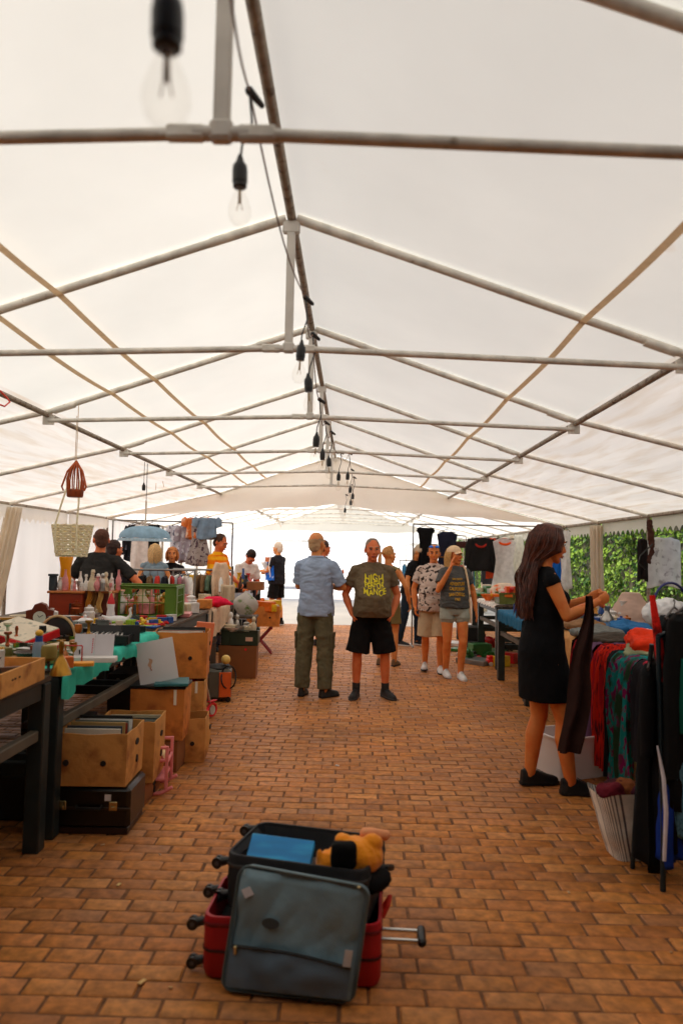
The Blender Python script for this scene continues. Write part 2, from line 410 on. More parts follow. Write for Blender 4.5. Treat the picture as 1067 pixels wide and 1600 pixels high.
for n in range(0, 4):
    curtain('side_wall', XR + .06, YN(n) - .03, YN(n + 1) + .03, .02, ZE - .02, .018, 9, m_shade_wall, T1, X0, yb1, n + 40)  # unseen right-hand walls added to keep light off the near floor
def gathered(x, y, z1, z0, r, m, par, px, py, dx=0, dy=0, name='gathered_curtain', waist=None):
    q = MB(); rings = []
    n = 56; K = 26
    for i in range(K + 1):
        v = i / K; z = z1 + (z0 - z1) * v; w = 1.0
        if waist: w = 1 - .55 * math.exp(-((v - waist) / .16) ** 2)
        cx = x + dx * v ** 1.3; cy = y + dy * v
        rings.append([(cx - px + r * w * (1 + .28 * sin(9 * a + 2 * v) + .12 * sin(17 * a + v * 3)) * cos(a) * .8, cy - py + r * w * (1 + .28 * sin(9 * a + 2 * v)) * sin(a) * 1.4, z) for a in [2 * pi * j / n for j in range(n)]])
    q.loft(rings); return part(name, q, m, par, ang=None)
m_curt = M(S(238, 226, 206), rough=.7, var=.06, ns=5, bump=.2, bs=20, tr=.45)
gathered(XL + .10, YN(5) - .05, ZE - .05, .03, .085, m_curt, T1, X0, yb1, dx=-.12, dy=-.55)
gathered(XR - .05, YN(6) - .02, ZE - .05, .03, .085, m_curt, T1, X0, yb1, dx=.06)
gathered(XR - .02, YN(7) - .05, ZE - .05, .03, .07, m_curt, T1, X0, yb1, dx=.05)
# second tent
def YN2(n): return 13.2 + 1.95 * n
T2 = tent('paler marquee roof seen beyond the hanging gable cloth', 0, 6, YN2, [], 5, joints=False, pvc=M(S(244, 240, 232), rough=.55, var=.04, ns=1.3, bump=.2, bs=4, tr=.52, spec=.2))
yb2 = YN2(0)
for n in range(0, 6):
    curtain('side_wall', XL - .05, YN2(n) - .03, YN2(n + 1) + .03, .02, ZE - .02, .018, 9, m_pvc_side, T2, X0, yb2, n)
    curtain('scalloped_valance', XR + .03, YN2(n) + .03, YN2(n + 1) - .03, ZE - .22, ZE, .006, 3, m_pvc, T2, X0, yb2, n + 20, sc_=.07)
for n in (0, 2, 4): gathered(XR - .02, YN2(n), ZE - .05, .03, .08, m_curt, T2, X0, yb2, dx=.03)
q = MB(); YG2 = YN2(6) - yb2
q.grid(lambda u, v: (-DE + 2 * DE * u, YG2 + .03 * sin(u * 40) * v, (roofz(-DE + 2 * DE * u) + .02) * (1 - v) + v * min(2.32 + .02 * sin(u * 25), roofz(-DE + 2 * DE * u) - .01)), 70, 6); part('gable_cloth', q, m_pvc, T2, ang=None)

# lamp string hung along the ridge
LS = thing('lamp_string', 'black cable with sockets and clear bulbs strung under the ridge', 'string lights', (0, 0, 0))
m_glass = bpy.data.materials.new('bulb_glass'); m_glass.use_nodes = True
_n = m_glass.node_tree.nodes; _l = m_glass.node_tree.links
_t = _n.new('ShaderNodeBsdfTransparent'); _t.inputs[0].default_value = (.985, .98, .97, 1); _g = _n.new('ShaderNodeBsdfGlossy'); _g.inputs['Roughness'].default_value = .03
_lw = _n.new('ShaderNodeLayerWeight'); _lw.inputs[0].default_value = .05; _m = _n.new('ShaderNodeMixShader')
_l.new(_lw.outputs['Facing'], _m.inputs[0]); _l.new(_t.outputs[0], _m.inputs[1]); _l.new(_g.outputs[0], _m.inputs[2]); _l.new(_m.outputs[0], _n['Material Output'].inputs[0])
sock = MB(); sock.lathe([(.005, .062), (.009, .05), (.012, .04), (.0195, .030), (.0215, .015), (.0215, -.018), (.0195, -.020), (.0195, -.032), (.017, -.034)], n=18)
bulb = MB(); bulb.lathe([(.0135, -.036), (.015, -.05), (.024, -.07), (.031, -.092), (.032, -.108), (.027, -.126), (.016, -.138), (.002, -.142)], n=20)
fil = MB(); fil.lathe([(.004, -.04), (.005, -.075), (.002, -.08)], n=8); fil.tube([(-.008, 0, -.1), (-.004, 0, -.078), (.004, 0, -.078), (.008, 0, -.1)], .0012, 5)
sock_me = sock.mesh('lamp_socket'); setmats(sock_me, m_black); bulb_me = bulb.mesh('bulb'); setmats(bulb_me, m_glass); fil_me = fil.mesh('filament'); setmats(fil_me, M(S(190, 160, 120), rough=.4))
lamps = [(262, 38, .93, 0), (375, 275, 2.0, 0), (470, 552, 3.35, 0), (482, 602, 3.7, 0), (494, 690, 4.6, 0), (504, 712, 5.8, 0), (514, 723, 6.4, 0), (529, 746, 7.8, 0), (543, 745, 8.3, 0), (547, 766, 9.6, 0), (551, 776, 10.3, 0), (548, 786, 11.2, 0), (539, 798, 12.6, 0)]
pts = []
for (px, py, Y, a) in lamps:
    p = at(px, py, Y); o = part('lamp_socket', sock_me, None, LS, loc=p, rot=(0, random.uniform(-.08, .08), 0))
    o2 = part('bulb', bulb_me, None, o); part('filament', fil_me, None, o)
    top = Vector((p.x + .012, p.y + .05, min(p.z + .28, 3.24))) if Y > 1.5 else Vector((p.x + .05, p.y - .1, p.z + .35))
    q = MB(); q.tube([p + Vector((0, 0, .05)), p + Vector((.004, 0, .09)), (p + top) / 2 + Vector((.02, 0, .03)), top], .0035, 6); part('cord', q, m_black, LS)
    q = MB(); q.cap(top, top + Vector((.03, .05, -.012)), .013, .009, 8); part('connector', q, m_black, LS); pts.append(top)
cable = []
for i in range(len(pts) - 1):
    a, b = pts[i], pts[i + 1]
    for k in range(8):
        t_ = k / 8; cable.append(a.lerp(b, t_) - Vector((0, 0, (.09 if i < 8 else .05) * sin(pi * t_))))
cable.append(pts[-1])
q = MB(); q.tube(cable, .0032, 6); part('main_cable', q, M(S(120, 84, 66), rough=.6), LS)
# drooping rope tails at ridge/purlins
for (px, py, Y, dx, L_) in ((245, 733, 10.5, .0, .30), (252, 735, 10.5, .05, .24), (228, 722, 9.5, -.08, .2), (432, 800, 14.3, .1, .3), (437, 800, 14.4, -.1, .25)):
    p = at(px, py, Y); q = MB(); q.tube([p, p + Vector((dx * .4, 0, -L_ * .5)), p + Vector((dx, 0, -L_))], .005, 6)
    solo('rope_tail', q, m_rope, 'thin pale rope end dangling from the tent frame', 'rope', group='rope ends hanging from the tent frame')
q = MB(); q.tube([at(0, 610, 4.7), at(12, 622, 4.75), at(16, 628, 4.75), at(8, 635, 4.72), at(-6, 630, 4.7)], .006, 6)
solo('cable_tie', q, paint(220, 60, 30), 'orange tie wound round the left purlin', 'cable tie')

# ------------------------------------------------------------------ outside: hedge, far buildings
random.seed(11)
hw = thing('ivy_hedge', 'tall sunlit green ivy hedge beyond the open right side of the tent', 'hedge', (5.5, 18, 0))
q = MB(); q.box((.35, 0, 1.9), (.3, 40, 3.8)); part('wall', q, M(S(90, 84, 66), var=.3), hw)
m_leaf = M(S(132, 160, 58), rough=.5, var=.45, ns=3.5, tr=.35, spec=.3, col2=S(40, 74, 26), c2at=.5, c2w=.10)
q = MB()
for i in range(36000):
    y = random.uniform(-10, 20) ; z = random.uniform(0, 4.3)
    if y < -12: continue
    bul = .28 * noise.noise(Vector((y * .9, z * .9, 0))) + .18 * noise.noise(Vector((y * 2.6, z * 2.6, 4)))
    c = Vector((.1 - .12 - bul * .8 + random.uniform(-.12, .08), y, z)); s = random.uniform(.035, .075)
    nrm = Vector((-1, random.uniform(-.9, .9), random.uniform(-.4, 1.0))).normalized(); u, w = frame(nrm); a = random.uniform(0, 6.28)
    u2 = u * cos(a) + w * sin(a); w2 = nrm.cross(u2)
    q.add([c - u2 * s, c + w2 * s * .7 + nrm * s * .2, c + u2 * s * 1.1, c - w2 * s * .7 + nrm * s * .2], [(0, 1, 2, 3)])
o = part('foliage', q, m_leaf, hw, smooth=False); o['kind'] = 'stuff'
def building(loc, w, h, label, wallc, nx, nz, y_face):
    b = thing('building', label, 'building', loc)
    q = MB(); q.box((0, 5, h / 2), (w, 10, h)); part('wall', q, wallc, b, smooth=False)
    q = MB(); q.box((0, 4.9, h + .15), (w + .5, 10.5, .3), ch=.05); part('cornice', q, wallc, b)
    fr = M(S(230, 226, 220)); gl = M(S(226, 228, 230), rough=.5)
    for i in range(nx):
        for k in range(nz):
            x = -w / 2 + w * (i + .5) / nx; z = 1.9 + k * 3.4
            q = MB(); 
            for (cx, cz, dx, dz) in ((0, 1.05, 1.5, .12), (0, -1.05, 1.6, .14), (-.7, 0, .12, 2.0), (.7, 0, .12, 2.0), (0, 0, .07, 2.0)): q.box((x + cx, -.04, z + cz), (dx, .16, dz))
            f = part('window', q, fr, b, smooth=False); q = MB(); q.box((x, -.01, z), (1.3, .04, 2.0)); part('pane', q, gl, f, smooth=False)
    return b
building((-6, 58, 0), 26, 13, 'pale rendered building glaring white beyond the far end of the tent', M(S(246, 246, 246), var=.02), 7, 3, 0)
building((20, 50, 0), 18, 10, 'low cream building beyond the hedge at far right', M(S(228, 216, 198), var=.05), 5, 2, 0)
# sun parasol outside
def parasol(x, y, label):
    t = thing('parasol', label, 'parasol', (x, y, 0))
    q = MB(); q.tube([(0, 0, 0), (0, 0, 2.7)], .03); part('pole', q, m_alu, t)
    q = MB(); q.lathe([(1.7, 2.05), (1.72, 2.15), (1.0, 2.45), (.06, 2.75)], n=8); part('canopy', q, M(S(240, 238, 234), tr=.3), t, smooth=False)
    q = MB(); q.lathe([(.3, 0), (.3, .06), (.05, .1)]); part('base', q, M(S(90, 90, 90)), t)
parasol(-3.4, 33, 'white parasol on the bright square, left of the aisle'); parasol(2.6, 36, 'white parasol on the bright square, right of the aisle')
# ------------------------------------------------------------------ people
def skinmat(r, g, b): return M(S(r, g, b), rough=.55, var=.12, ns=7, bump=.12, bs=120, spec=.35, col2=tuple(v * f for v, f in zip(S(r, g, b), (.92, .62, .55))), c2at=.62, c2w=.16)
SK_T = skinmat(228, 136, 70); SK_R = skinmat(228, 126, 76); SK_L = skinmat(232, 152, 88); SK_P = skinmat(222, 160, 116)
m_eye = M(S(225, 215, 205), rough=.2); m_iris = M(S(50, 36, 28), rough=.2); m_lip = M(S(165, 72, 58), rough=.5); m_lash = M(S(50, 34, 24), rough=.9)
def person(label, loc, rz, H=1.75, skin=SK_T, sex='m', girth=1.0, belly=0.0, lean=0.0, hyaw=0.0, hpitch=0.0, hx=0.0,
           arm_l=None, arm_r=None, leg_l=None, leg_r=None, grip=.5, vox=.010, hair=None, top=None, bottom=None, shoes=None,
           socks=None, brow=None, group=None, face=True, ears=True, twist=0, hand_dir=None):
    """front is -Y, the person's right hand is at -X; joint positions are given for a 1.75 m body"""
    k = H / 1.75
    t = thing('person', label, 'person', loc, rz, group)
    P = lambda x, y, z: Vector((x, y, z)) * k
    sw = (.172 if sex == 'm' else .148) * (.5 + .5 * girth)
    hipw = .095 if sex == 'm' else .10
    def up(p):                                  # lean of everything above the hips
        p = Vector(p); o = Vector((0, 0, .95 * k)); a = lean
        d = p - o
        if d.z <= -.02: return p
        return o + Matrix.Rotation(a, 3, 'X') @ d
    sh = {s_: up(P(s_ * sw, .01, 1.395)) for s_ in (-1, 1)}
    arms = {-1: arm_r or ((-.27, .03, 1.13), (-.27, -.05, .88)), 1: arm_l or ((.27, .03, 1.13), (.27, -.05, .88))}
    arms = {s_: [up(P(*q_)) for q_ in a[:2]] for s_, a in arms.items()}
    legs = {-1: leg_r or ((-.105, -.01, .49), (-.115, .02, .09), 0), 1: leg_l or ((.105, -.01, .49), (.115, .02, .09), 0)}
    b = MB()
    # trunk
    b.ell(up(P(0, 0, .97)), (.140 * k * (.55 + .45 * girth), .098 * k * girth, .12 * k))
    b.ell(up(P(0, -.005, 1.13)), (.115 * k * girth, .088 * k * girth, .16 * k))
    b.ell(up(P(0, 0, 1.29)), (.134 * k * (.5 + .5 * girth), .092 * k * (.6 + .4 * girth), .15 * k))
    if sex == 'f':
        for s_ in (-1, 1): b.ell(up(P(s_ * .065, -.06, 1.27)), (.05 * k, .05 * k, .055 * k))
    if belly: b.ell(up(P(0, -.06 - .03 * belly, 1.09)), (.12 * k * girth, (.07 + .03 * belly) * k, .13 * k))
    b.cap(up(P(-sw + .03, .012, 1.39)), up(P(sw - .03, .012, 1.39)), .045 * k, .045 * k)
    for s_ in (-1, 1): b.cap(up(P(s_ * .035, .02, 1.475)), up(P(s_ * (sw - .05), .015, 1.395)), .034 * k, .036 * k)
    nb = up(P(0, .018, 1.42)); hc = up(P(0, 0, 1.0)) * 0 + up(P(hx, -.012, 1.625))
    Rh = Matrix.Rotation(lean, 3, 'X') @ Matrix.Rotation(hyaw, 3, 'Z') @ Matrix.Rotation(hpitch, 3, 'X')
    kh = k * 1.07
    h = lambda x, y, z: hc + Rh @ (Vector((x, y, z)) * kh)
    b.cap(nb, h(0, .02, -.05), .058 * k, .052 * k)
    # head
    b.ell(h(0, .022, .035), (.074 * kh, .092 * kh, .090 * kh), rot=Rh)
    b.ell(h(0, -.022, -.012), (.064 * kh, .068 * kh, .085 * kh), rot=Rh)
    b.ell(h(0, -.040, -.062), (.046 * kh, .040 * kh, .042 * kh), rot=Rh)
    b.ell(h(0, -.068, -.088), (.022 * kh, .020 * kh, .018 * kh), rot=Rh)
    b.cap(h(0, -.082, .022), h(0, -.101, -.018), .008 * kh, .0125 * kh)
    b.ell(h(0, -.090, -.024), (.017 * kh, .014 * kh, .010 * kh), rot=Rh)
    b.ell(h(0, -.083, -.052), (.024 * kh, .014 * kh, .012 * kh), rot=Rh)
    for s_ in (-1, 1):
        if ears: b.ell(h(s_ * .077, .022, -.002), (.010 * kh, .019 * kh, .031 * kh), rot=Rh)
        b.ell(h(s_ * .032, -.073, .036), (.026 * kh, .014 * kh, .009 * kh), rot=Rh)
        b.ell(h(s_ * .042, -.055, -.018), (.024 * kh, .025 * kh, .022 * kh), rot=Rh)
    # arms and hands
    for s_ in (-1, 1):
        e, w = arms[s_]; a0 = sh[s_]; ar = .9 + .1 * girth if sex == 'm' else .93
        b.cap(a0, a0.lerp(e, .45), .056 * k * ar, .048 * k * ar); b.cap(a0.lerp(e, .4), e, .048 * k * ar, .038 * k * ar)
        m_ = e.lerp(w, .3); b.cap(e, m_, .038 * k * ar, .043 * k * ar); b.cap(m_, w, .043 * k * ar, .026 * k * ar)
        d = (w - e).normalized()
        if hand_dir and hand_dir.get(s_): d = up(Vector(hand_dir[s_])) - up(Vector((0, 0, 0))) ; d = Vector(hand_dir[s_]).normalized()
        side = Vector((0, 1, 0)) if abs(d.y) < .8 else Vector((0, 0, 1))
        side = (side - d * side.dot(d)).normalized(); nr = d.cross(side) * s_     # palm normal
        if nr.x * s_ > 0 and abs(d.z) > .6: nr = -nr
        pc = w + d * .045 * k
        b.cap(w, pc + d * .02 * k, .025 * k, .036 * k, fl=.45, ax=nr)
        b.cap(pc, pc + d * .025 * k, .036 * k, .038 * k, fl=.42, ax=nr)
        for fi in range(4):
            off = (fi - 1.5) * .0185 * k; Lf = (.072, .082, .078, .060)[fi] * k
            r0 = pc + d * .035 * k + side * -off
            d1 = (d * cos(grip * .6) + nr * sin(grip * .6)); d2 = (d * cos(grip * 1.7) + nr * sin(grip * 1.7)); d3 = (d * cos(grip * 2.6) + nr * sin(grip * 2.6))
            p1 = r0 + d1 * Lf * .42; p2 = p1 + d2 * Lf * .33; p3 = p2 + d3 * Lf * .25
            b.cap(r0, p1, .0092 * k, .0088 * k, 8); b.cap(p1, p2, .0088 * k, .008 * k, 8); b.cap(p2, p3, .008 * k, .007 * k, 8)
        t0 = w + d * .02 * k - side * .024 * k; t1 = t0 + (d * .6 - side * .75 + nr * .3).normalized() * .035 * k; t2 = t1 + (d * .9 - side * .15 + nr * .45).normalized() * .032 * k
        b.cap(t0, t1, .014 * k, .011 * k, 8); b.cap(t1, t2, .011 * k, .009 * k, 8)
    # legs and feet
    lf = 1.0 if sex == 'm' else 1.06
    feet = {}
    for s_ in (-1, 1):
        kn, an, fy = legs[s_]; kn = P(*kn); an = P(*an); hp = P(s_ * hipw, 0, .93)
        b.cap(hp, hp.lerp(kn, .5), .074 * k * lf, .074 * k * lf); b.cap(hp.lerp(kn, .45), kn, .076 * k * lf, .054 * k * lf)
        cb = kn.lerp(an, .32) + Vector((0, .014, 0)); b.cap(kn, cb, .051 * k * lf, .056 * k * lf); b.cap(cb, an, .056 * k * lf, .036 * k * lf)
        b.ell(kn + Vector((0, -.022, 0)) * k, (.038 * k, .034 * k, .045 * k))
        fd = Matrix.Rotation(fy, 3, 'Z') @ Vector((0, -1, 0))
        heel = an + Vector((0, 0, -.055 * k)) - fd * .03 * k; toe = an + fd * .15 * k; toe.z = an.z - .062 * k
        b.cap(an, heel, .036 * k, .030 * k); b.cap(heel, toe, .030 * k, .026 * k); feet[s_] = (an, heel, toe, fd)
    body = remesh(b, vox * .75 if H else vox, smooth_it=2, fac=.45)
    part('body', body, skin, t)
    if face:
        for s_ in (-1, 1):
            q = MB(); q.ell(h(s_ * .031, -.079, .016), (.0135 * kh, .008 * kh, .0065 * kh), 10, rot=Rh); e_ = part('eye', q, m_eye, t)
            q = MB(); q.ell(h(s_ * .031, -.0855, .016), (.0058 * kh, .003 * kh, .0058 * kh), 8, rot=Rh); part('iris', q, m_iris, e_)
            q = MB(); q.tube([h(s_ * .014, -.090, .036), h(s_ * .032, -.0915, .043), h(s_ * .052, -.078, .036)], [.004 * kh, .0045 * kh, .002 * kh], 6); part('eyebrow', q, brow or m_lash, t)
            q = MB(); q.tube([h(s_ * .018, -.087, .019), h(s_ * .031, -.0895, .0245), h(s_ * .045, -.081, .018)], .0022 * kh, 5); part('eyelid', q, m_lash, t)
        q = MB(); q.tube([h(-.024, -.090, -.055), h(-.010, -.0985, -.0515), h(0, -.0995, -.053), h(.010, -.0985, -.0515), h(.024, -.090, -.055)], [.002 * kh, .004 * kh, .004 * kh, .004 * kh, .002 * kh], 6)
        q.tube([h(-.02, -.090, -.059), h(0, -.0975, -.061), h(.02, -.090, -.059)], [.002 * kh, .0045 * kh, .002 * kh], 6); part('mouth', q, m_lip, t)
    if shoes is not None:
        for s_ in (-1, 1):
            an, heel, toe, fd = feet[s_]; sd_ = Vector((-fd.y, fd.x, 0)); zf = heel.z - .030 * k
            q = MB(); rings = []
            for (u, wd, ht) in ((-.065, .018, .045), (-.06, .030, .085), (-.02, .036, .098), (.03, .038, .088), (.08, .044, .066), (.13, .047, .052), (.175, .040, .042), (.20, .026, .030), (.207, .010, .018)):
                c = Vector((an.x, an.y, zf)) + fd * u * k; c.z = zf + .016 * k + (toe.z - heel.z) * max(0, u) / .18 * .9
                rings.append([c + sd_ * wd * k * cos(a) * (1.0 if sin(a) < .3 else .92) + Vector((0, 0, max(0, sin(a)) ** .75 * ht * k)) for a in [2 * pi * j / 18 for j in range(18)]])
            q.loft(rings); so_ = part('shoe', q, shoes[0], t, ang=60)
            q = MB(); rings = []
            for z_, g_ in ((-.016, .97), (-.014, 1.02), (.004, 1.04), (.006, 1.0)):
                rings.append([])
                for (u, wd) in ((-.068, .022), (-.05, .034), (-.01, .037), (.03, .037), (.08, .045), (.13, .049), (.18, .040), (.208, .022)):
                    rings[-1].append((u, wd * g_, z_))
            rg = []
            for r_ in rings:
                ps = [(u, w_, z_) for (u, w_, z_) in r_] + [(u, -w_, z_) for (u, w_, z_) in reversed(r_)]
                rg.append([Vector((an.x, an.y, zf + .016 * k)) + fd * u * k + sd_ * w_ * k + Vector((0, 0, z_ * k + (toe.z - heel.z) * max(0, u) / .18 * .9)) for (u, w_, z_) in ps])
            q.loft(rg); part('sole', q, shoes[1], so_)
            if len(shoes) > 2:
                q = MB()
                for j in range(4):
                    c = Vector((an.x, an.y, zf)) + fd * (.055 + .022 * j) * k + Vector((0, 0, (.098 - .011 * j) * k + (toe.z - heel.z) * .4)); q.tube([c - sd_ * .02 * k, c + sd_ * .02 * k + Vector((0, 0, .002))], .003 * k, 5)
                ob = part('laces', q, shoes[2], so_)
    if socks is not None:
        for s_ in (-1, 1):
            an = feet[s_][0]; kn = P(*legs[s_][0]); d = (kn - an).normalized(); q = MB(); q.cone(an - d * .03 * k, an + d * .075 * k, .041 * k, .0445 * k); part('sock', q, socks, t)
    ctx = dict(t=t, k=k, kh=kh, P=P, up=up, sh=sh, arms=arms, legs=legs, h=h, Rh=Rh, hc=hc, sw=sw, feet=feet, girth=girth, belly=belly, sex=sex, hipw=hipw, vox=vox)
    if bottom: bottom(ctx)
    if top: top(ctx)
    if hair: hair(ctx)
    return ctx
def tee(m, hem=.90, sleeve=.62, loose=1.0, seed=1, sleeveless=False, flare=1.0, name='shirt', neck=True, wr=.011, long=False, open_back=False):
    def f(c):
        k, P, up, g_ = c['k'], c['P'], c['up'], c['girth']; b = MB(); L_ = loose; bl = c['belly']
        secs = [(hem, .172 * g_ * flare, .128 * g_ + .05 * bl, -.045 * bl), (hem + .07, .172 * g_ * (1 + (flare - 1) * .7), .130 * g_ + .075 * bl, -.06 * bl), (1.12, .160 * g_, .125 * g_ + .085 * bl, -.07 * bl), (1.22, .160 * g_, .124 * g_ + .045 * bl, -.04 * bl), (1.32, .172 * (.5 + .5 * g_), .128 * (.5 + .5 * g_), -.004), (1.39, .160 * (.5 + .5 * g_), .104, .008), (1.435, .118, .082, .014), (1.475, .078, .072, .014), (1.492, .066, .062, .014)]
        rings = []
        for (z, rx, ry, oy) in secs:
            ring = []
            for j in range(28):
                a = 2 * pi * j / 28; p = P(rx * L_ * cos(a), oy + ry * L_ * sin(a), z); ring.append(up(p) if z > .97 else (up(P(0, 0, .99)) * 0 + p))
            rings.append(ring)
        b.loft(rings)
        if c['sex'] == 'f':
            for s_ in (-1, 1): b.ell(up(P(s_ * .068, -.09, 1.27)), (.066 * k, .060 * k, .07 * k))
        for s_ in (-1, 1):
            b.cap(up(P(s_ * .05, .015, 1.452)), c['sh'][s_], .044 * k, .060 * k)
            if not sleeveless:
                e, w = c['arms'][s_]; a0 = c['sh'][s_]
                if long: b.cap(a0, e, .066 * k, .052 * k); b.cone(e, e.lerp(w, .93), .052 * k, .038 * k); b.ell(e, (.053 * k,) * 3)
                else: b.ell(a0, (.066 * k,) * 3); b.cone(a0.lerp(e, .05), a0.lerp(e, sleeve), .066 * k, .066 * k * (.5 + .5 * L_))
        me = remesh(b, c['vox'] * .9, wrinkle(wr, seed=seed), smooth_it=2)
        o = part(name, me, m, c['t']); c['top'] = o
        if neck:
            q = MB(); q.tube([up(P((.066 if not sleeveless else .07) * cos(a), .010 + .066 * sin(a), 1.487 - .03 * (sin(a) < 0) * abs(sin(a)))) for a in [2 * pi * j / 24 for j in range(25)]], .0055 * k, 6); part('collar', q, m, c['t'])
    return f
def legsuit(m, hem=.42, r0=.098, r1=.105, seed=5, name='shorts', waist=1.02, wr=.006, full=False, flaps=None):
    def f(c):
        k, P, up, g_ = c['k'], c['P'], c['up'], c['girth']; b = MB(); rings = []
        for (z, rx, ry) in ((waist, .150 * g_, .118 * g_), (.97, .168 * g_, .128 * g_), (.90, .178 * (.4 + .6 * g_), .132 * g_), (.84, .176 * (.4 + .6 * g_), .120)):
            rings.append([(up(P(rx * cos(a), ry * sin(a), z))) for a in [2 * pi * j / 26 for j in range(26)]])
        b.loft(rings)
        for s_ in (-1, 1):
            kn, an, _ = c['legs'][s_]; kn = P(*kn); an = P(*an); hp = P(s_ * (c['hipw'] - .006), 0, .90)
            if full:
                b.cap(hp, kn, r0 * k, r1 * k * 1.0); b.cone(kn, an + Vector((0, 0, (hem) * k)), r1 * k, r1 * k * .86); b.ell(kn, (r1 * k * 1.02,) * 3)
            else:
                L_ = (.93 - .49); f_ = (.90 - hem) / L_; b.cap(hp, hp.lerp(kn, .25), r0 * k, r0 * k); e_ = hp.lerp(kn, min(f_, 1))
                if f_ > 1: b.cone(hp.lerp(kn, .2), kn, r0 * k, r1 * k * .98); e_ = kn.lerp(an, (f_ - 1) * 1.1); b.cone(kn, e_, r1 * k * .98, r1 * k)
                else: b.cone(hp.lerp(kn, .1), e_, r0 * k, r1 * k)
        o = part(name, remesh(b, c['vox'] * .9, wrinkle(wr, (9, 9, 11), seed), smooth_it=2), m, c['t']); c['bot'] = o
        if flaps:
            for s_ in (-1, 1):
                kn = P(*c['legs'][s_][0]); hp = P(s_ * .1, 0, .90); p = hp.lerp(kn, .75); q = MB(); q.box(p + Vector((s_ * .084, 0, 0)) * k, (.018 * k, .14 * k, .17 * k), ch=.006); q.box(p + Vector((s_ * .090, 0, .07)) * k, (.012 * k, .15 * k, .05 * k), ch=.004); part('cargo_pocket', q, m, c['t'])
    return f
def short_hair(m, vol=1.0, recede=0.0, bald=False, back=0.0, name='hair', rough_=.004):
    def f(c):
        k, h, Rh = c['kh'], c['h'], c['Rh']; b = MB(); v = .006 * vol
        b.ell(h(0, .030 + .010 * recede, .045), ((.074 + v) * k, (.090 + v) * k, (.086 + v - .012 * recede) * k), rot=Rh)
        b.ell(h(0, .062, -.01), ((.064 + v) * k, (.05 + v) * k, (.07 + v) * k), rot=Rh)
        for s_ in (-1, 1): b.ell(h(s_ * .072, .012, .030), (.010 * k, .02 * k, .03 * k), rot=Rh)
        me = remesh(b, .0065, None, smooth_it=1)
        bm = bmesh.new(); bm.from_mesh(me); inv = Rh.inverted(); dele = []
        for vv in bm.verts:
            l = inv @ (vv.co - c['hc']) / k
            nz = noise.noise(vv.co * 42) ; vv.co += vv.normal * (rough_ * nz + .5 * rough_ * noise.noise(Vector((vv.co.x * 150, vv.co.y * 150, vv.co.z * 40))))
            line = .066 + .015 * recede + .008 * nz                    # hair line at the forehead
            if l.y < -.035 and l.z < line + (l.y + .035) * -.2: dele.append(vv)
            elif bald and l.z > .055 + .02 * nz: dele.append(vv)
            elif l.y < .0 and l.z < .02 + .3 * (-l.y): dele.append(vv)
        bmesh.ops.delete(bm, geom=dele, context='VERTS'); bm.to_mesh(me); bm.free()
        part(name, me, m, c['t'])
    return f
def strand_hair(m, curves_fn, n, r=.0035, name='hair', cap=None):
    def f(c):
        q = MB(); rr = random.Random(5)
        if cap: cap(q, c)
        for i in range(n):
            pts = curves_fn(i / n, rr, c); q.tube(pts, [r * c['k'] * (1 if j < len(pts) - 1 else .3) for j in range(len(pts))], 5, caps=False)
        part(name, q, m, c['t'])
    return f
def hair_cap(q, c, v=.009):
    k, h, Rh = c['kh'], c['h'], c['Rh']; n = 28; rings = []
    for i in range(1, 12):
        a0 = pi / 2 - i * pi / 2 / 9.5
        ring = []
        for j in range(n):
            t_ = 2 * pi * j / n; fw = min(1, max(0, -sin(t_) * 1.25 - .05)); fw = fw * fw * (3 - 2 * fw); a = max(a0, -.3 + .78 * fw) if fw > 0 else a0; x, y, z = (.075 + v) * cos(a) * cos(t_), (.094 + v) * cos(a) * sin(t_), (.09 + v) * sin(a)
            ring.append(h(x, y + .022, z + .038))
        rings.append(ring)
    q.loft(rings)
def project_text(c, ob, lines, mat, size, zc, lead, xoff=0, jitter=0, bold=.01, wob=None, name='print', label=None, arc=0):
    me = ob.data; bv = BVHTree.FromPolygons([v.co for v in me.vertices], [p.vertices[:] for p in me.polygons]); q = MB(); rr = random.Random(2)
    for li, ln in enumerate(lines):
        txt, sz, sx = ln if isinstance(ln, tuple) else (ln, 1, 1)
        z0 = zc - li * lead
        def fn(v):
            x = v.x * size * sx + xoff; z = v.y * size * sz + z0 - arc * x * x * (1 if li < len(lines) / 2 else -1)
            if wob: x, z = wob(x, z)
            p = c['up'](c['P'](x, 0, z)); d = (c['up'](c['P'](0, 1, 1)) - c['up'](c['P'](0, 0, 1))).normalized()
            hit = bv.ray_cast(p - d * .6, d)
            return (hit[0] - d * .006) if hit[0] else p - d * .15
        vs, fs = text_mesh(txt, 1.0, bold, fn); q.add(vs, fs)
    return part(name, q, mat, ob, smooth=False, label=label)
def bound(c): return c['t']
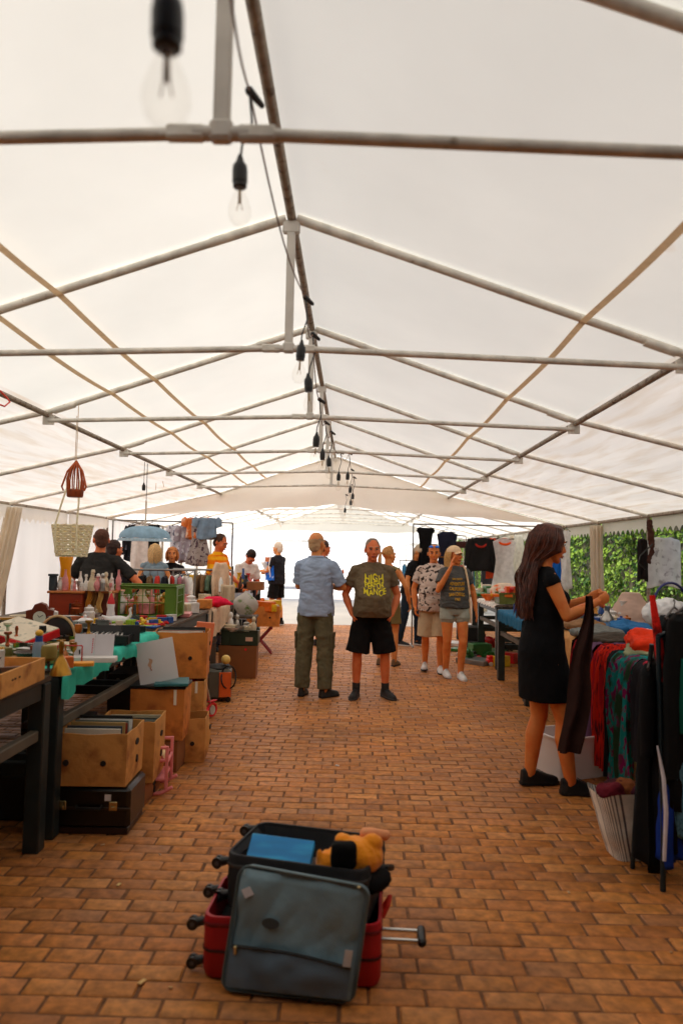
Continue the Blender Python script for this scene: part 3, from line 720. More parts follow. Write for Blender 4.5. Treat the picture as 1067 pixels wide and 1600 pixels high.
# --- man facing the viewer, T-shirt with print
m_tee = cloth(101, 86, 66, var=.1, ns=20); m_blk = cloth(20, 18, 18, var=.2); m_yel = M(S(226, 205, 18), rough=.7, var=.05)
p2 = gnd(578, 1090); 
c = person('grey-haired man in brown slogan T-shirt and black shorts, hands in pockets', (p2.x, 8.2, 0), radians(3), 1.74, SK_R, 'm', 1.12, 1.0, vox=.0095,
    arm_r=((-.295, .06, 1.13), (-.22, -.05, .92)), arm_l=((.295, .06, 1.13), (.22, -.05, .92)), hand_dir={-1: (.45, .1, -1), 1: (-.45, .1, -1)}, grip=.3, hyaw=radians(3), hpitch=radians(4),
    leg_r=((-.150, -.01, .49), (-.155, .02, .09), -.30), leg_l=((.155, -.01, .49), (.17, .03, .09), .45),
    top=tee(m_tee, hem=.90, sleeve=.60, loose=1.10, seed=3), bottom=legsuit(m_blk, hem=.47, r0=.115, r1=.132, waist=1.0), hair=short_hair(M(S(132, 118, 104), rough=.9, var=.3), .4, .2),
    shoes=(M(S(34, 31, 30), rough=.7), M(S(60, 58, 56), rough=.7), M(S(20, 20, 20))), socks=cloth(54, 50, 48), brow=M(S(170, 150, 130), rough=.9))
project_text(c, c['top'], [('HIGH', 1.25, .95), ('PERFOR', 1.0, .68), ('MANCE', 1.0, .80)], m_yel, .090, 1.318, .072, bold=.022, xoff=.01, wob=lambda x, z: (x * (1 + .05 * sin(z * 60)), z + .012 * sin(x * 55 + 1)), label='yellow wavy slogan print')
q = MB(); q.cap((.2, .05, .52), (.205, .06, .46), .013, .009, 8); part('hanging_tag', q, m_blk, c['t'])
# --- man seen from the back, light blue shirt
m_blue = cloth(150, 166, 190, var=.08, ns=10); m_olive = cloth(94, 88, 66, var=.16, ns=12)
p1 = gnd(492, 1086)
c = person('balding man in light blue shirt and olive cargo trousers, back turned, arms folded', (p1.x - .01, 8.2, 0), radians(166), 1.80, SK_L, 'm', 1.02, .35, vox=.0095,
    arm_r=((-.29, -.05, 1.17), (-.08, -.24, 1.17)), arm_l=((.215, -.05, 1.17), (.06, -.24, 1.20)), grip=.5, hyaw=radians(-12),
    leg_r=((-.115, -.01, .49), (-.125, .02, .09), -.5), leg_l=((.12, -.01, .49), (.13, .02, .09), .1),
    top=tee(m_blue, hem=.86, sleeve=.86, loose=1.10, seed=8, wr=.009, flare=1.06), bottom=legsuit(m_olive, hem=.0, r0=.108, r1=.092, full=True, name='trousers', waist=1.04, wr=.011, flaps=True, seed=9),
    hair=short_hair(M(S(196, 160, 120), rough=.9, var=.2), .3, .3, bald=True), shoes=(M(S(36, 32, 28), rough=.6), M(S(30, 28, 26), rough=.7)))
q = MB(); q.tube([c['up'](c['P'](.075 * cos(a), .014 + .066 * sin(a), 1.49)) for a in [2 * pi * j / 22 for j in range(23)]], .014 * c['k'], 8); part('shirt_collar', q, m_blue, c['t'])
# --- woman at right in a black dress, looking through clothes
pw = Vector((1.31, 5.12, 0)); m_dress = cloth(15, 15, 17, var=.25)
def long_hair(u, rr, c):
    h, k = c['h'], c['k']; s_ = rr.choice((-1, 1)); f = rr.uniform(-.75, 1.57); lay = rr.uniform(0, .016); a = rr.uniform(-1, 1)
    if f < -.2 and rr.random() < .5: f = rr.uniform(0, 1.57)
    cx, cy = cos(f) * s_, sin(f)
    y0 = -.045 + .085 * (f + .75) / 2.32
    fly = 1.8 if rr.random() < .06 else 1.0
    pts = [h(.004 * s_, y0, .134 - max(0, y0) * .3), h(.052 * cx + .01 * s_, y0 * .6 + .02 + .055 * cy, .112 - .012 * abs(a)), h((.090 + lay * fly) * cx, .020 + (.106 + lay) * cy, .045), h((.093 + lay * fly) * cx, .024 + (.108 + lay) * cy, -.03)]
    L_ = rr.uniform(.28, .43) * (1 if f > 0 else .85); x1 = .082 * cx; y1 = .055 + .075 * max(cy, -.25) + lay; xe = rr.uniform(-.11, .11) if f > .3 else s_ * rr.uniform(.06, .12)
    ph = a * 1.6 + f
    for j in range(1, 12):
        t_ = j / 11; zz = -.075 - L_ * t_
        pts.append(c['hc'] + Vector((x1 * (1 - t_) + xe * t_ + .005 * sin(11 * t_ + ph) * fly, y1 * (1 - t_) + (.155 + lay * 2.2 + .03 * a) * t_ ** .6 + .006 * sin(10 * t_ + ph * 1.3) * fly, zz)) * 1.0 * 1 if False else c['hc'] + Vector((x1 * (1 - t_) + xe * t_ + .005 * sin(11 * t_ + ph) * fly, y1 * (1 - t_) + (.155 + lay * 2.2 + .03 * a) * t_ ** .6 + .006 * sin(10 * t_ + ph * 1.3) * fly, zz)) * k)
    return pts
def dress_fn(c):
    k, P, up = c['k'], c['P'], c['up']; b = MB(); rings = []
    for (z, rx, ry, oy) in ((.60, .185, .178, -.03), (.66, .185, .176, -.025), (.78, .184, .165, -.012), (.92, .182, .156, .004), (1.02, .160, .138, .003), (1.12, .144, .122, -.004), (1.22, .148, .118, -.008), (1.32, .158, .116, -.006), (1.39, .140, .098, .006), (1.44, .105, .074, .012), (1.478, .068, .062, .014)):
        rings.append([up(P(rx * cos(a), oy + ry * sin(a), z)) if z > .97 else P(rx * cos(a), oy + ry * sin(a), z) for a in [2 * pi * j / 30 for j in range(30)]])
    b.loft(rings)
    for s_ in (-1, 1):
        b.ell(up(P(s_ * .068, -.088, 1.27)), (.064 * k, .060 * k, .066 * k)); e = c['arms'][s_][0]; a0 = c['sh'][s_]
        b.cap(up(P(s_ * .05, .012, 1.445)), a0, .042 * k, .056 * k); b.cone(a0, a0.lerp(e, .16), .058 * k, .060 * k)
    part('dress', remesh(b, .008, wrinkle(.007, (7, 7, 5), 4), smooth_it=2), m_dress, c['t'])
c = person('young woman with long auburn hair in black dress, lifting a dark garment', tuple(pw), radians(92), 1.79, SK_T, 'f', .95, 0, vox=.0085, hpitch=radians(9), lean=radians(3),
    arm_r=((-.205, -.09, 1.165), (-.12, -.31, 1.27)), arm_l=((.20, -.11, 1.165), (.09, -.32, 1.28)), grip=1.0,
    leg_r=((-.09, -.12, .48), (-.10, -.16, .09), .1), leg_l=((.09, -.01, .47), (.10, .05, .09), .2), ears=False,
    top=dress_fn, hair=strand_hair(M(S(86, 38, 18), rough=.4, var=.6, ns=30), long_hair, 1100, .0030, cap=lambda q, c: hair_cap(q, c, .010)),
    shoes=(M(S(20, 19, 20), rough=.5), M(S(16, 16, 16), rough=.6), M(S(30, 30, 30))))
CW = c
# --- couple walking up the aisle
m_leo = M(S(214, 192, 178), rough=.9, var=.06, ns=8, col2=S(62, 52, 48), c2at=.58, c2w=.015, key='leopard', spec=.1)
for n_ in m_leo.node_tree.nodes:
    if n_.type == 'TEX_NOISE' and abs(n_.inputs['Scale'].default_value - 8 * 1.7) < .1: n_.inputs['Scale'].default_value = 21; n_.inputs['Detail'].default_value = 1.2
m_beige = cloth(186, 164, 132, var=.1)
pa = gnd(672, 1045)
c = person('man with sunglasses on his head, white shirt with dark animal print, beige shorts', (pa.x, 10.1, 0), radians(-4), 1.72, SK_T, 'm', 1.08, .35,
    arm_r=((-.27, .05, 1.14), (-.25, -.03, .89)), arm_l=((.26, .03, 1.14), (.25, -.08, .90)), hpitch=radians(6),
    leg_r=((-.10, .02, .49), (-.10, .14, .11), -.1), leg_l=((.10, -.07, .49), (.10, -.04, .09), .1),
    top=tee(m_leo, hem=.84, sleeve=.66, loose=1.13, seed=12, flare=1.05), bottom=legsuit(m_beige, hem=.46, r0=.108, r1=.120, waist=1.0, seed=13), hair=short_hair(M(S(70, 52, 40), rough=.9), .5, .5),
    shoes=(M(S(226, 222, 218), rough=.6), M(S(44, 42, 42), rough=.7), M(S(190, 190, 190))))
h = c['h']; q = MB()
for s_ in (-1, 1): q.ell(h(s_ * .036, -.066, .098), (.030, .012, .019), 12, rot=c['Rh'] @ Matrix.Rotation(-.6, 3, 'X'))
sg = part('lenses', q, M(S(40, 120, 230), rough=.1, metal=.4, var=.1), None); sg.name = 'sunglasses'
sg.location = c['t'].location; sg.rotation_euler = c['t'].rotation_euler; sg['label'] = 'blue mirrored sunglasses pushed up on the head of the man in the animal-print shirt'; sg['category'] = 'sunglasses'
q = MB(); q.tube([h(-.08, .03, .06), h(-.075, -.045, .088), h(0, -.082, .102), h(.075, -.045, .088), h(.08, .03, .06)], .003, 6); part('frame', q, m_black, sg)
m_gtee = cloth(80, 80, 78, var=.12); m_den = cloth(150, 152, 140, var=.16)
pb = gnd(704, 1054)
def cap_hat(c):
    k, h, Rh = c['k'], c['h'], c['Rh']; m = cloth(222, 186, 150); q = MB(); n = 22; rings = []
    for i in range(0, 8):
        a = i / 7.6 * pi / 2; rings.append([h(.088 * cos(a) * cos(t_), .022 + .104 * cos(a) * sin(t_), .045 + .085 * sin(a)) for t_ in [2 * pi * j / n for j in range(n)]])
    q.loft(rings, caps=False); hat = part('cap_crown', q, m, None); hat.name = 'baseball_cap'
    hat.location = c['t'].location; hat.rotation_euler = c['t'].rotation_euler
    hat['label'] = 'peach baseball cap worn by the woman in grey T-shirt'; hat['category'] = 'cap'
    q = MB(); q.grid(lambda u, v: h((u - .5) * .16 * (1 - .25 * v * v), -.070 - .075 * v * sin(pi * (.12 + .76 * u)), .052 - .014 * v - .02 * (2 * u - 1) ** 2), 12, 5); part('visor', q, m, hat)
def blond(u, rr, c):
    h = c['h']; s_ = rr.choice((-1, 1)); y = rr.uniform(-.02, .09); d = rr.uniform(0, .012)
    return [h(s_ * .05, y, .09), h(s_ * (.080 + d), y, .03), h(s_ * (.083 + d), y + .01, -.05), h(s_ * (.07 + d), y + .02, -.13), h(s_ * (.075 + d + rr.uniform(-.02, .02)), y + .0, -.20)]
c = person('woman in peach cap, grey lettered T-shirt and frayed denim shorts, hand on cheek', (pb.x, 9.65, 0), radians(6), 1.70, SK_T, 'f', 1.0, .1,
    arm_r=((-.24, -.08, 1.16), (-.105, -.20, 1.46)), arm_l=((.27, .06, 1.16), (.30, .02, .90)), hyaw=radians(28), grip=.15, hand_dir={-1: (.25, .15, 1.0)},
    leg_r=((-.095, -.02, .49), (-.085, .10, .10), 0), leg_l=((.10, -.10, .49), (.075, -.07, .09), .05), vox=.0095,
    top=tee(m_gtee, hem=.93, sleeve=.58, loose=1.16, seed=21, flare=1.0), bottom=legsuit(m_den, hem=.77, r0=.104, r1=.110, waist=1.0, seed=22),
    hair=strand_hair(M(S(205, 160, 96), rough=.6, var=.3, ns=60), blond, 130, .005), shoes=(M(S(228, 226, 224), rough=.6), M(S(215, 212, 210), rough=.7), M(S(190, 190, 190))))
cap_hat(c)
q = MB(); k = c['k']
project_text(c, c['top'], [('SAN DIEGO', .55, .42), ('ADVENTURE', 1.0, .56), ('CALIFORNIA', 1.0, .58), ('SAN DIEGO', 1.0, .66), ('1969', .8, .6)], M(S(226, 170, 20), rough=.7), .062, 1.315, .066, bold=.02, xoff=.0, arc=-.9, label='yellow arched lettering')
# tote strap and bag on her shoulder
def tote(c, label, m, side, drop=.75, back=.12):
    k, P, up = c['k'], c['P'], c['up']; t = thing('shoulder_bag', label, 'bag', c['t'].location, c['t'].rotation_euler.z)
    q = MB(); pts = [P(side * .17, -.145, 1.12), P(side * .145, -.150, 1.28), P(side * .125, -.09, 1.44), P(side * .12, .03, 1.50), P(side * .15, .13, 1.38), P(side * .19, .17, 1.12)]
    q.tube(pts, .013, 8); part('strap', q, m, t)
    q = MB(); rings = []
    for i in range(9):
        v = i / 8; z = .98 + .42 * v - .24; w_ = .15 * (1 - .12 * v); d_ = .055 * (1.1 - .5 * v)
        rings.append([P(side * .2 + d_ * cos(a), back + .03 + w_ * sin(a), z) for a in [2 * pi * j / 20 for j in range(20)]])
    q.loft(rings); part('pouch', q, m, t); return t
tote(c, 'pale canvas bag on the shoulder of the woman in peach cap', cloth(214, 186, 150), 1)
# --- blond ponytail woman in olive dress
def pony(u, rr, c):
    h = c['h']; a = rr.uniform(0, 6.28); r = rr.uniform(0, .022); f_ = rr.uniform(.7, 1)
    if u < .55:
        th = rr.uniform(0, 6.28); ph = rr.uniform(.1, 1.3); x, y, z = .085 * cos(th) * sin(ph), -.02 + .1 * abs(sin(th)) * sin(ph), .045 + .094 * cos(ph)
        return [h(x, y, z), h(x * .7, y * .6 + .06, z * .7 + .02), h(0, .125, .03)]
    return [h(.01 * cos(a), .118, .035), h(r * cos(a), .165, .03 + r * sin(a)), h(-.03 + 1.6 * r * cos(a), .20, -.05 + r * sin(a)), h(-.05 + 1.4 * r * cos(a), .21, -.05 - .15 * f_), h(-.06 + r * cos(a), .20, -.05 - .20 * f_)]
m_dr2 = cloth(118, 104, 66, var=.12)
def odress(c):
    k, P = c['k'], c['P']; b = MB(); rings = []
    for (z, rx, ry) in ((.62, .20, .16), (.80, .19, .155), (.95, .18, .15), (1.08, .158, .125), (1.22, .152, .118), (1.34, .16, .112), (1.41, .13, .085), (1.46, .075, .06)):
        rings.append([P(rx * cos(a), ry * sin(a), z) for a in [2 * pi * j / 26 for j in range(26)]])
    b.loft(rings)
    for s_ in (-1, 1): b.cap(P(s_ * .06, .012, 1.44), c['sh'][s_], .04 * k, .05 * k)
    part('dress', remesh(b, .01, wrinkle(.008, (6, 6, 5), 31)), m_dr2, c['t'])
po = gnd(598, 1030)
c = person('blond woman with ponytail in sleeveless olive dress walking away', (.52, 10.6, 0), radians(158), 1.68, SK_L, 'f', 1.02, 0, hyaw=radians(-30), arm_r=((-.28, .0, 1.16), (-.30, -.10, .93)), arm_l=((.25, .0, 1.15), (.24, -.08, .92)),
    top=odress, hair=strand_hair(M(S(196, 138, 76), rough=.55, var=.3, ns=60), pony, 260, .0055, cap=lambda q, c: hair_cap(q, c, .003)), shoes=(M(S(120, 90, 60)), M(S(60, 50, 40))))
q = MB(); q.tube([c['P'](-.14, .1, 1.42), c['P'](0, .145, 1.25), c['P'](.16, .12, 1.02), c['P'](.2, 0, .92)], .012, 6); q2 = solo('bag_strap', q, m_blk, 'thin black strap across the back of the woman in olive dress', 'strap', loc=c['t'].location, rz=c['t'].rotation_euler.z)
# --- stooping man in black
c = person('stooping grey-haired man in black T-shirt and dark jeans', (gnd(635, 1003).x, 13.0, 0), radians(62), 1.76, SK_L, 'm', 1.05, 0, lean=radians(14), hpitch=radians(30), arm_r=((-.25, -.02, 1.15), (-.24, -.08, .90)), arm_l=((.25, -.03, 1.15), (.22, -.12, .92)),
    leg_r=((-.11, .05, .49), (-.12, .14, .09), 0), leg_l=((.11, -.12, .5), (.12, -.12, .09), 0),
    top=tee(cloth(26, 24, 26), hem=.9, sleeve=.7, loose=1.12, seed=41), bottom=legsuit(cloth(34, 44, 56), hem=0, r0=.098, r1=.076, full=True, name='jeans', seed=42), hair=short_hair(M(S(206, 186, 160), rough=.9), 1.2, 0), shoes=(M(S(24, 24, 26)), M(S(210, 206, 200))))
# --- left side figures
c = person('heavy man in dark T-shirt, hand on hip, back turned behind the glassware', (at(160, 850, 8.4).x - .02, 8.4, 0), radians(172), 1.80, SK_R, 'm', 1.4, .4, arm_r=((-.47, .0, 1.16), (-.25, -.1, 1.0)), arm_l=((.33, .05, 1.14), (.3, -.05, .95)), hyaw=radians(35), grip=.5,
    top=tee(cloth(44, 42, 40), hem=.88, sleeve=.72, loose=1.02, seed=51), bottom=legsuit(cloth(40, 38, 36), hem=0, full=True, r1=.09, name='trousers'), hair=short_hair(M(S(92, 54, 38), rough=.9), .2, .8), shoes=(m_black, m_black))
c = person('dark-haired person half hidden behind the heavy man', (at(176, 850, 9.5).x, 9.6, 0), radians(150), 1.68, SK_R, 'f', 1.0, 0, top=tee(cloth(60, 42, 40), seed=52), bottom=legsuit(cloth(50, 40, 40), hem=0, full=True, r1=.08, name='trousers'), hair=short_hair(M(S(52, 30, 24), rough=.8), 1.6, 0), shoes=(m_black, m_black))
def bob(u, rr, c, L=.16):
    h = c['h']; th = rr.uniform(-.35, pi + .35); d = rr.uniform(0, .014); x = cos(th); y = sin(th)
    return [h(0, .02, .13), h(.06 * x, .02 + .07 * y, .105), h((.085 + d) * x, .015 + (.098 + d) * y, .03), h((.088 + d) * x, .015 + (.10 + d) * y, -.05), h((.07 + d) * x, .01 + (.09 + d) * y, -.05 - L * rr.uniform(.4, .8))]
c = person('woman with loose blond hair in grey-blue tank top, back turned', (at(243, 850, 11).x, 11.0, 0), radians(188), 1.66, SK_L, 'f', 1.12, 0, top=tee(cloth(116, 134, 146), sleeveless=True, hem=.88, seed=61), bottom=legsuit(cloth(70, 80, 96), hem=0, full=True, r1=.08, name='trousers'), hair=strand_hair(M(S(214, 176, 120), rough=.6, var=.3, ns=60), bob, 230, .006, cap=lambda q, c: hair_cap(q, c, .004)), shoes=(m_black, m_black))
c = person('woman with short copper hair in black top, facing the aisle behind the clothes', (at(270, 850, 11.4).x, 11.4, 0), radians(12), 1.62, SK_L, 'f', 1.05, 0, top=tee(cloth(24, 22, 24), hem=.9, seed=62, sleeveless=True), bottom=legsuit(cloth(40, 40, 44), hem=0, full=True, r1=.08, name='trousers'), hair=strand_hair(M(S(206, 128, 62), rough=.6, var=.3, ns=60), lambda u, rr, c: bob(u, rr, c, .07), 230, .006, cap=lambda q, c: hair_cap(q, c, .004)), shoes=(m_black, m_black))
m_or = M(S(244, 120, 16), rough=.85, col2=S(250, 176, 30), ns=1.2, stretch=(.2, .2, 5), c2at=.5, c2w=.04, var=.05, spec=.1)
c = person('man in orange and yellow striped T-shirt leaning over the second-hand clothes', (at(338, 850, 11.8).x, 11.8, 0), radians(70), 1.84, SK_R, 'm', 1.1, .2, lean=radians(6), hpitch=radians(18), arm_r=((-.24, -.10, 1.17), (-.18, -.3, 1.06)), arm_l=((.26, -.05, 1.16), (.24, -.25, 1.05)),
    top=tee(m_or, hem=.88, sleeve=.8, loose=1.1, seed=71), bottom=legsuit(cloth(60, 60, 70), hem=0, full=True, r1=.085, name='trousers'), hair=short_hair(M(S(70, 44, 30), rough=.9), .8, .3), shoes=(m_black, m_black))
c = person('dark-haired person in white bending over the far stall', (at(372, 870, 13.2).x, 13.6, 0), radians(35), 1.72, SK_R, 'm', 1.0, 0, lean=radians(34), hpitch=radians(22), arm_r=((-.22, -.16, 1.15), (-.16, -.26, .95)), arm_l=((.24, -.15, 1.16), (.2, -.26, .96)),
    top=tee(cloth(222, 216, 212), hem=.9, sleeve=.8, loose=1.1, seed=72), bottom=legsuit(cloth(60, 60, 70), hem=0, full=True, r1=.085, name='trousers'), hair=short_hair(M(S(46, 32, 26), rough=.9), 1.4, 0), shoes=(m_black, m_black))
pc_ = gnd(437, 972)
c = person('white-haired person in black shorts carrying a blue drawstring bag, reading a sheet', (pc_.x, 16.0, 0), radians(-118), 1.78, SK_L, 'm', 1.1, .2, hpitch=radians(8), arm_r=((-.26, -.10, 1.17), (-.12, -.33, 1.12)), arm_l=((.26, -.08, 1.16), (.14, -.34, 1.15)), leg_r=((-.09, .0, .49), (-.10, .06, .09), 0), leg_l=((.10, -.06, .49), (.10, -.04, .09), 0),
    top=tee(cloth(34, 32, 36), hem=.88, sleeve=.6, loose=1.1, seed=73), bottom=legsuit(m_blk, hem=.56, r0=.11, r1=.118), hair=short_hair(M(S(218, 200, 180), rough=.9), 1.6, 0), shoes=(m_black, M(S(220, 216, 210))), socks=m_blk)
t = thing('drawstring_bag', 'bright blue drawstring bag with brown flap on the back of the white-haired reader', 'bag', c['t'].location, c['t'].rotation_euler.z + radians(58))
q = MB(); rings = []
for i in range(8):
    v = i / 7; rings.append([Vector(((.19 - .05 * v) * cos(a), -.17 - (.07 - .03 * v) * sin(a), .98 + .40 * v)) + Vector((.0, 0, .01 * sin(5 * a))) for a in [2 * pi * j / 20 for j in range(20)]])
q.loft(rings); part('pouch', q, cloth(24, 92, 190, col2=S(200, 215, 230), c2at=.66, c2w=.03, ns=9), t)
q = MB(); q.box((0, -.22, 1.42), (.26, .03, .10), ch=.01); part('flap', q, cloth(170, 92, 54), t)
q = MB()
q.tube([(-.12, -.2, 1.0), (-.13, -.26, 1.3), (-.13, -.22, 1.5)], .012, 6); part('cord', q, cloth(235, 230, 225), t)
q = MB(); q.tube([(.12, -.2, 1.0), (.13, -.26, 1.3), (.13, -.22, 1.5)], .012, 6); part('cord', q, cloth(235, 230, 225), t)
q = MB(); q.box((0, 0, 0), (.22, .002, .28)); solo('sheet_of_paper', q, M(S(205, 200, 196)), 'sheet held up by the white-haired reader', 'paper', at(418, 885, 15.9), rz=.3, rot=(radians(-50), 0, .6))
c = person('dark-haired person in grey T-shirt with white rucksack, behind the balding man', (at(506, 850, 12.6).x, 12.6, 0), radians(120), 1.78, SK_R, 'm', 1.05, 0, hpitch=radians(10), arm_r=((-.25, -.06, 1.15), (-.15, -.25, 1.22)), arm_l=((.26, -.05, 1.16), (.14, -.25, 1.25)),
    top=tee(cloth(98, 106, 112), hem=.88, sleeve=.6, loose=1.1, seed=74), bottom=legsuit(cloth(150, 150, 160), hem=.5, r0=.1, r1=.105), hair=short_hair(M(S(66, 42, 30), rough=.8), 1.8, 0), shoes=(m_black, m_black))
q = MB(); q.ell((0, .2, 1.25), (.14, .09, .2)); q = remesh(q, .015, wrinkle(.01, seed=4)); solo('rucksack', q, cloth(214, 210, 206), 'white rucksack on the person in grey T-shirt', 'rucksack', c['t'].location, c['t'].rotation_euler.z)
# ------------------------------------------------------------------ tables
random.seed(21)
TZ = .90
m_frame = M(S(44, 52, 52), rough=.45, var=.25, ns=9, bump=.08, metal=.1)
m_plank = M(S(92, 78, 64), rough=.75, var=.3, ns=4, stretch=(12, 1, 12), bump=.3, bs=40)
m_rail = M(S(96, 84, 68), rough=.7, var=.25, ns=6)
def table(y0, y1, xf, depth, side, label, top=True, cover=None):
    """heavy market table; xf is the aisle edge, side -1 = left of the aisle"""
    t = thing('market_table', label, 'table', (xf, y0, 0)); s = side; L_ = y1 - y0
    np_ = 6
    for i in range(np_):
        w_ = depth / np_; q = MB(); q.box((s * (w_ * (i + .5)), L_ / 2, TZ - .015), (w_ - .008, L_, .03), ch=.003); part('plank', q, m_plank, t)
    for yy in (.045, L_ - .045):
        for xx in (.045, depth - .045):
            q = MB(); q.box((s * xx, yy, (TZ - .035) / 2), (.085, .085, TZ - .035), ch=.006); part('leg', q, m_frame, t)
        q = MB(); q.box((s * depth / 2, yy, TZ - .075), (depth - .18, .06, .085), ch=.005); part('rail', q, m_frame, t)
        q = MB(); q.box((s * depth / 2, yy, .42), (depth - .18, .05, .07), ch=.005); part('rail', q, m_frame, t)
    for xx, m in ((.045, m_frame), (depth - .045, m_frame)):
        q = MB(); q.box((s * xx, L_ / 2, TZ - .075), (.06, L_ - .18, .085), ch=.005); part('rail', q, m, t)
        q = MB(); q.box((s * xx, L_ / 2, .60), (.045, L_ - .18, .055), ch=.005); part('rail', q, m_rail, t)
    return t
table(1.9, 3.93, -1.58, .95, -1, 'dark steel and plank market table nearest the viewer, left of the aisle')
table(4.03, 6.12, -1.58, .95, -1, 'left-hand market table half covered by the teal cloth')
table(6.30, 8.42, -1.62, .95, -1, 'left-hand market table under the green crate')
table(8.55, 10.5, -1.62, .95, -1, 'left-hand market table with the linen cloth')
table(4.3, 6.3, -2.66, .8, -1, 'back market table behind the teal cloth, by the tent wall')
table(6.4, 8.1, -2.66, .8, -1, 'back market table carrying the red cabinet')
table(11.8, 14.2, -1.75, 1.0, -1, 'far left market table heaped with toys and clothes')
table(4.35, 6.2, 1.85, .95, 1, 'right-hand market table buried under folded clothes, near half')
table(6.3, 8.0, 1.85, .95, 1, 'right-hand market table buried under folded clothes, far half')
table(8.10, 9.62, 1.88, .95, 1, 'right-hand market table with the blue cloth')
table(10.4, 11.95, 2.02, .95, 1, 'right-hand market table with the green toy crate')
table(12.3, 14.2, 2.0, .95, 1, 'far right market table in front of the hanging dresses')
def tablecloth(x0, x1, y0, y1, drop_x, drop_y0, m, label, z=TZ + .004, side=-1, seed=0, fold=.02, cat='cloth', drop_fn=None):
    """x0 = aisle edge; hangs over the aisle edge by drop_x and over the near end by drop_y0"""
    q = MB(); W = abs(x1 - x0); L_ = y1 - y0; NU, NV = 60, 26
    def fn(u, v):
        yy = y0 + L_ * u; dx = drop_fn(u) if drop_fn else drop_x
        s_ = v * (W + dx) - dx                      # <0 = hanging part
        if s_ >= 0:
            z_ = z + .004 * noise.noise(Vector((yy * 6, s_ * 6, seed))); x = x0 + (-1 if x1 < x0 else 1) * s_
        else:
            h_ = -s_; w_ = fold * min(1, h_ / .08) * (sin(yy * 21 + seed) + .6 * sin(yy * 47 + 2 * seed)) + .012
            x = x0 - (-1 if x1 < x0 else 1) * (w_ * .7 + .008); z_ = z - h_ + .008 * sin(yy * 30)
        return (x, yy, z_)
    q.grid(fn, NU, NV)
    if drop_y0:
        def f2(u, v):
            x = x0 + (x1 - x0) * u; return (x, y0 - .008 - .02 * v * (1 + sin(x * 26 + seed)), z - drop_y0 * v)
        q.grid(f2, 30, 6)
    return solo('tablecloth', q, m, label, cat, smooth=True, ang=None)
m_teal = cloth(58, 172, 150, var=.12)
tablecloth(-1.575, -2.50, 4.02, 6.05, .10, .0, m_teal, 'teal cloth hanging over the aisle edge of the left table', seed=3, fold=.018, drop_fn=lambda u: .07 + .05 * abs(sin(u * 5 + .7)) + .06 * math.exp(-((u - .02) / .06) ** 2))
tablecloth(-1.615, -2.4, 8.56, 9.75, .30, .16, cloth(206, 178, 150, bump=.5, bs=200), 'beige linen cloth draped over the left table corner', seed=7, fold=.012, drop_fn=lambda u: .34 - .12 * u)
tablecloth(1.875, 2.75, 8.12, 9.50, .12, .0, cloth(40, 96, 128), 'blue cloth on the right-hand table end', seed=1, fold=.008, drop_fn=lambda u: .14)
q = MB(); q.grid(lambda u, v: (1.90 + .9 * u, 8.10 - .012, TZ - .24 * v + .006 * sin(u * 20)), 20, 4)
tablecloth(2.015, 2.9, 10.42, 11.9, .05, .0, cloth(222, 214, 206), 'white cloth on the table under the green toy crate', seed=2, fold=.006)
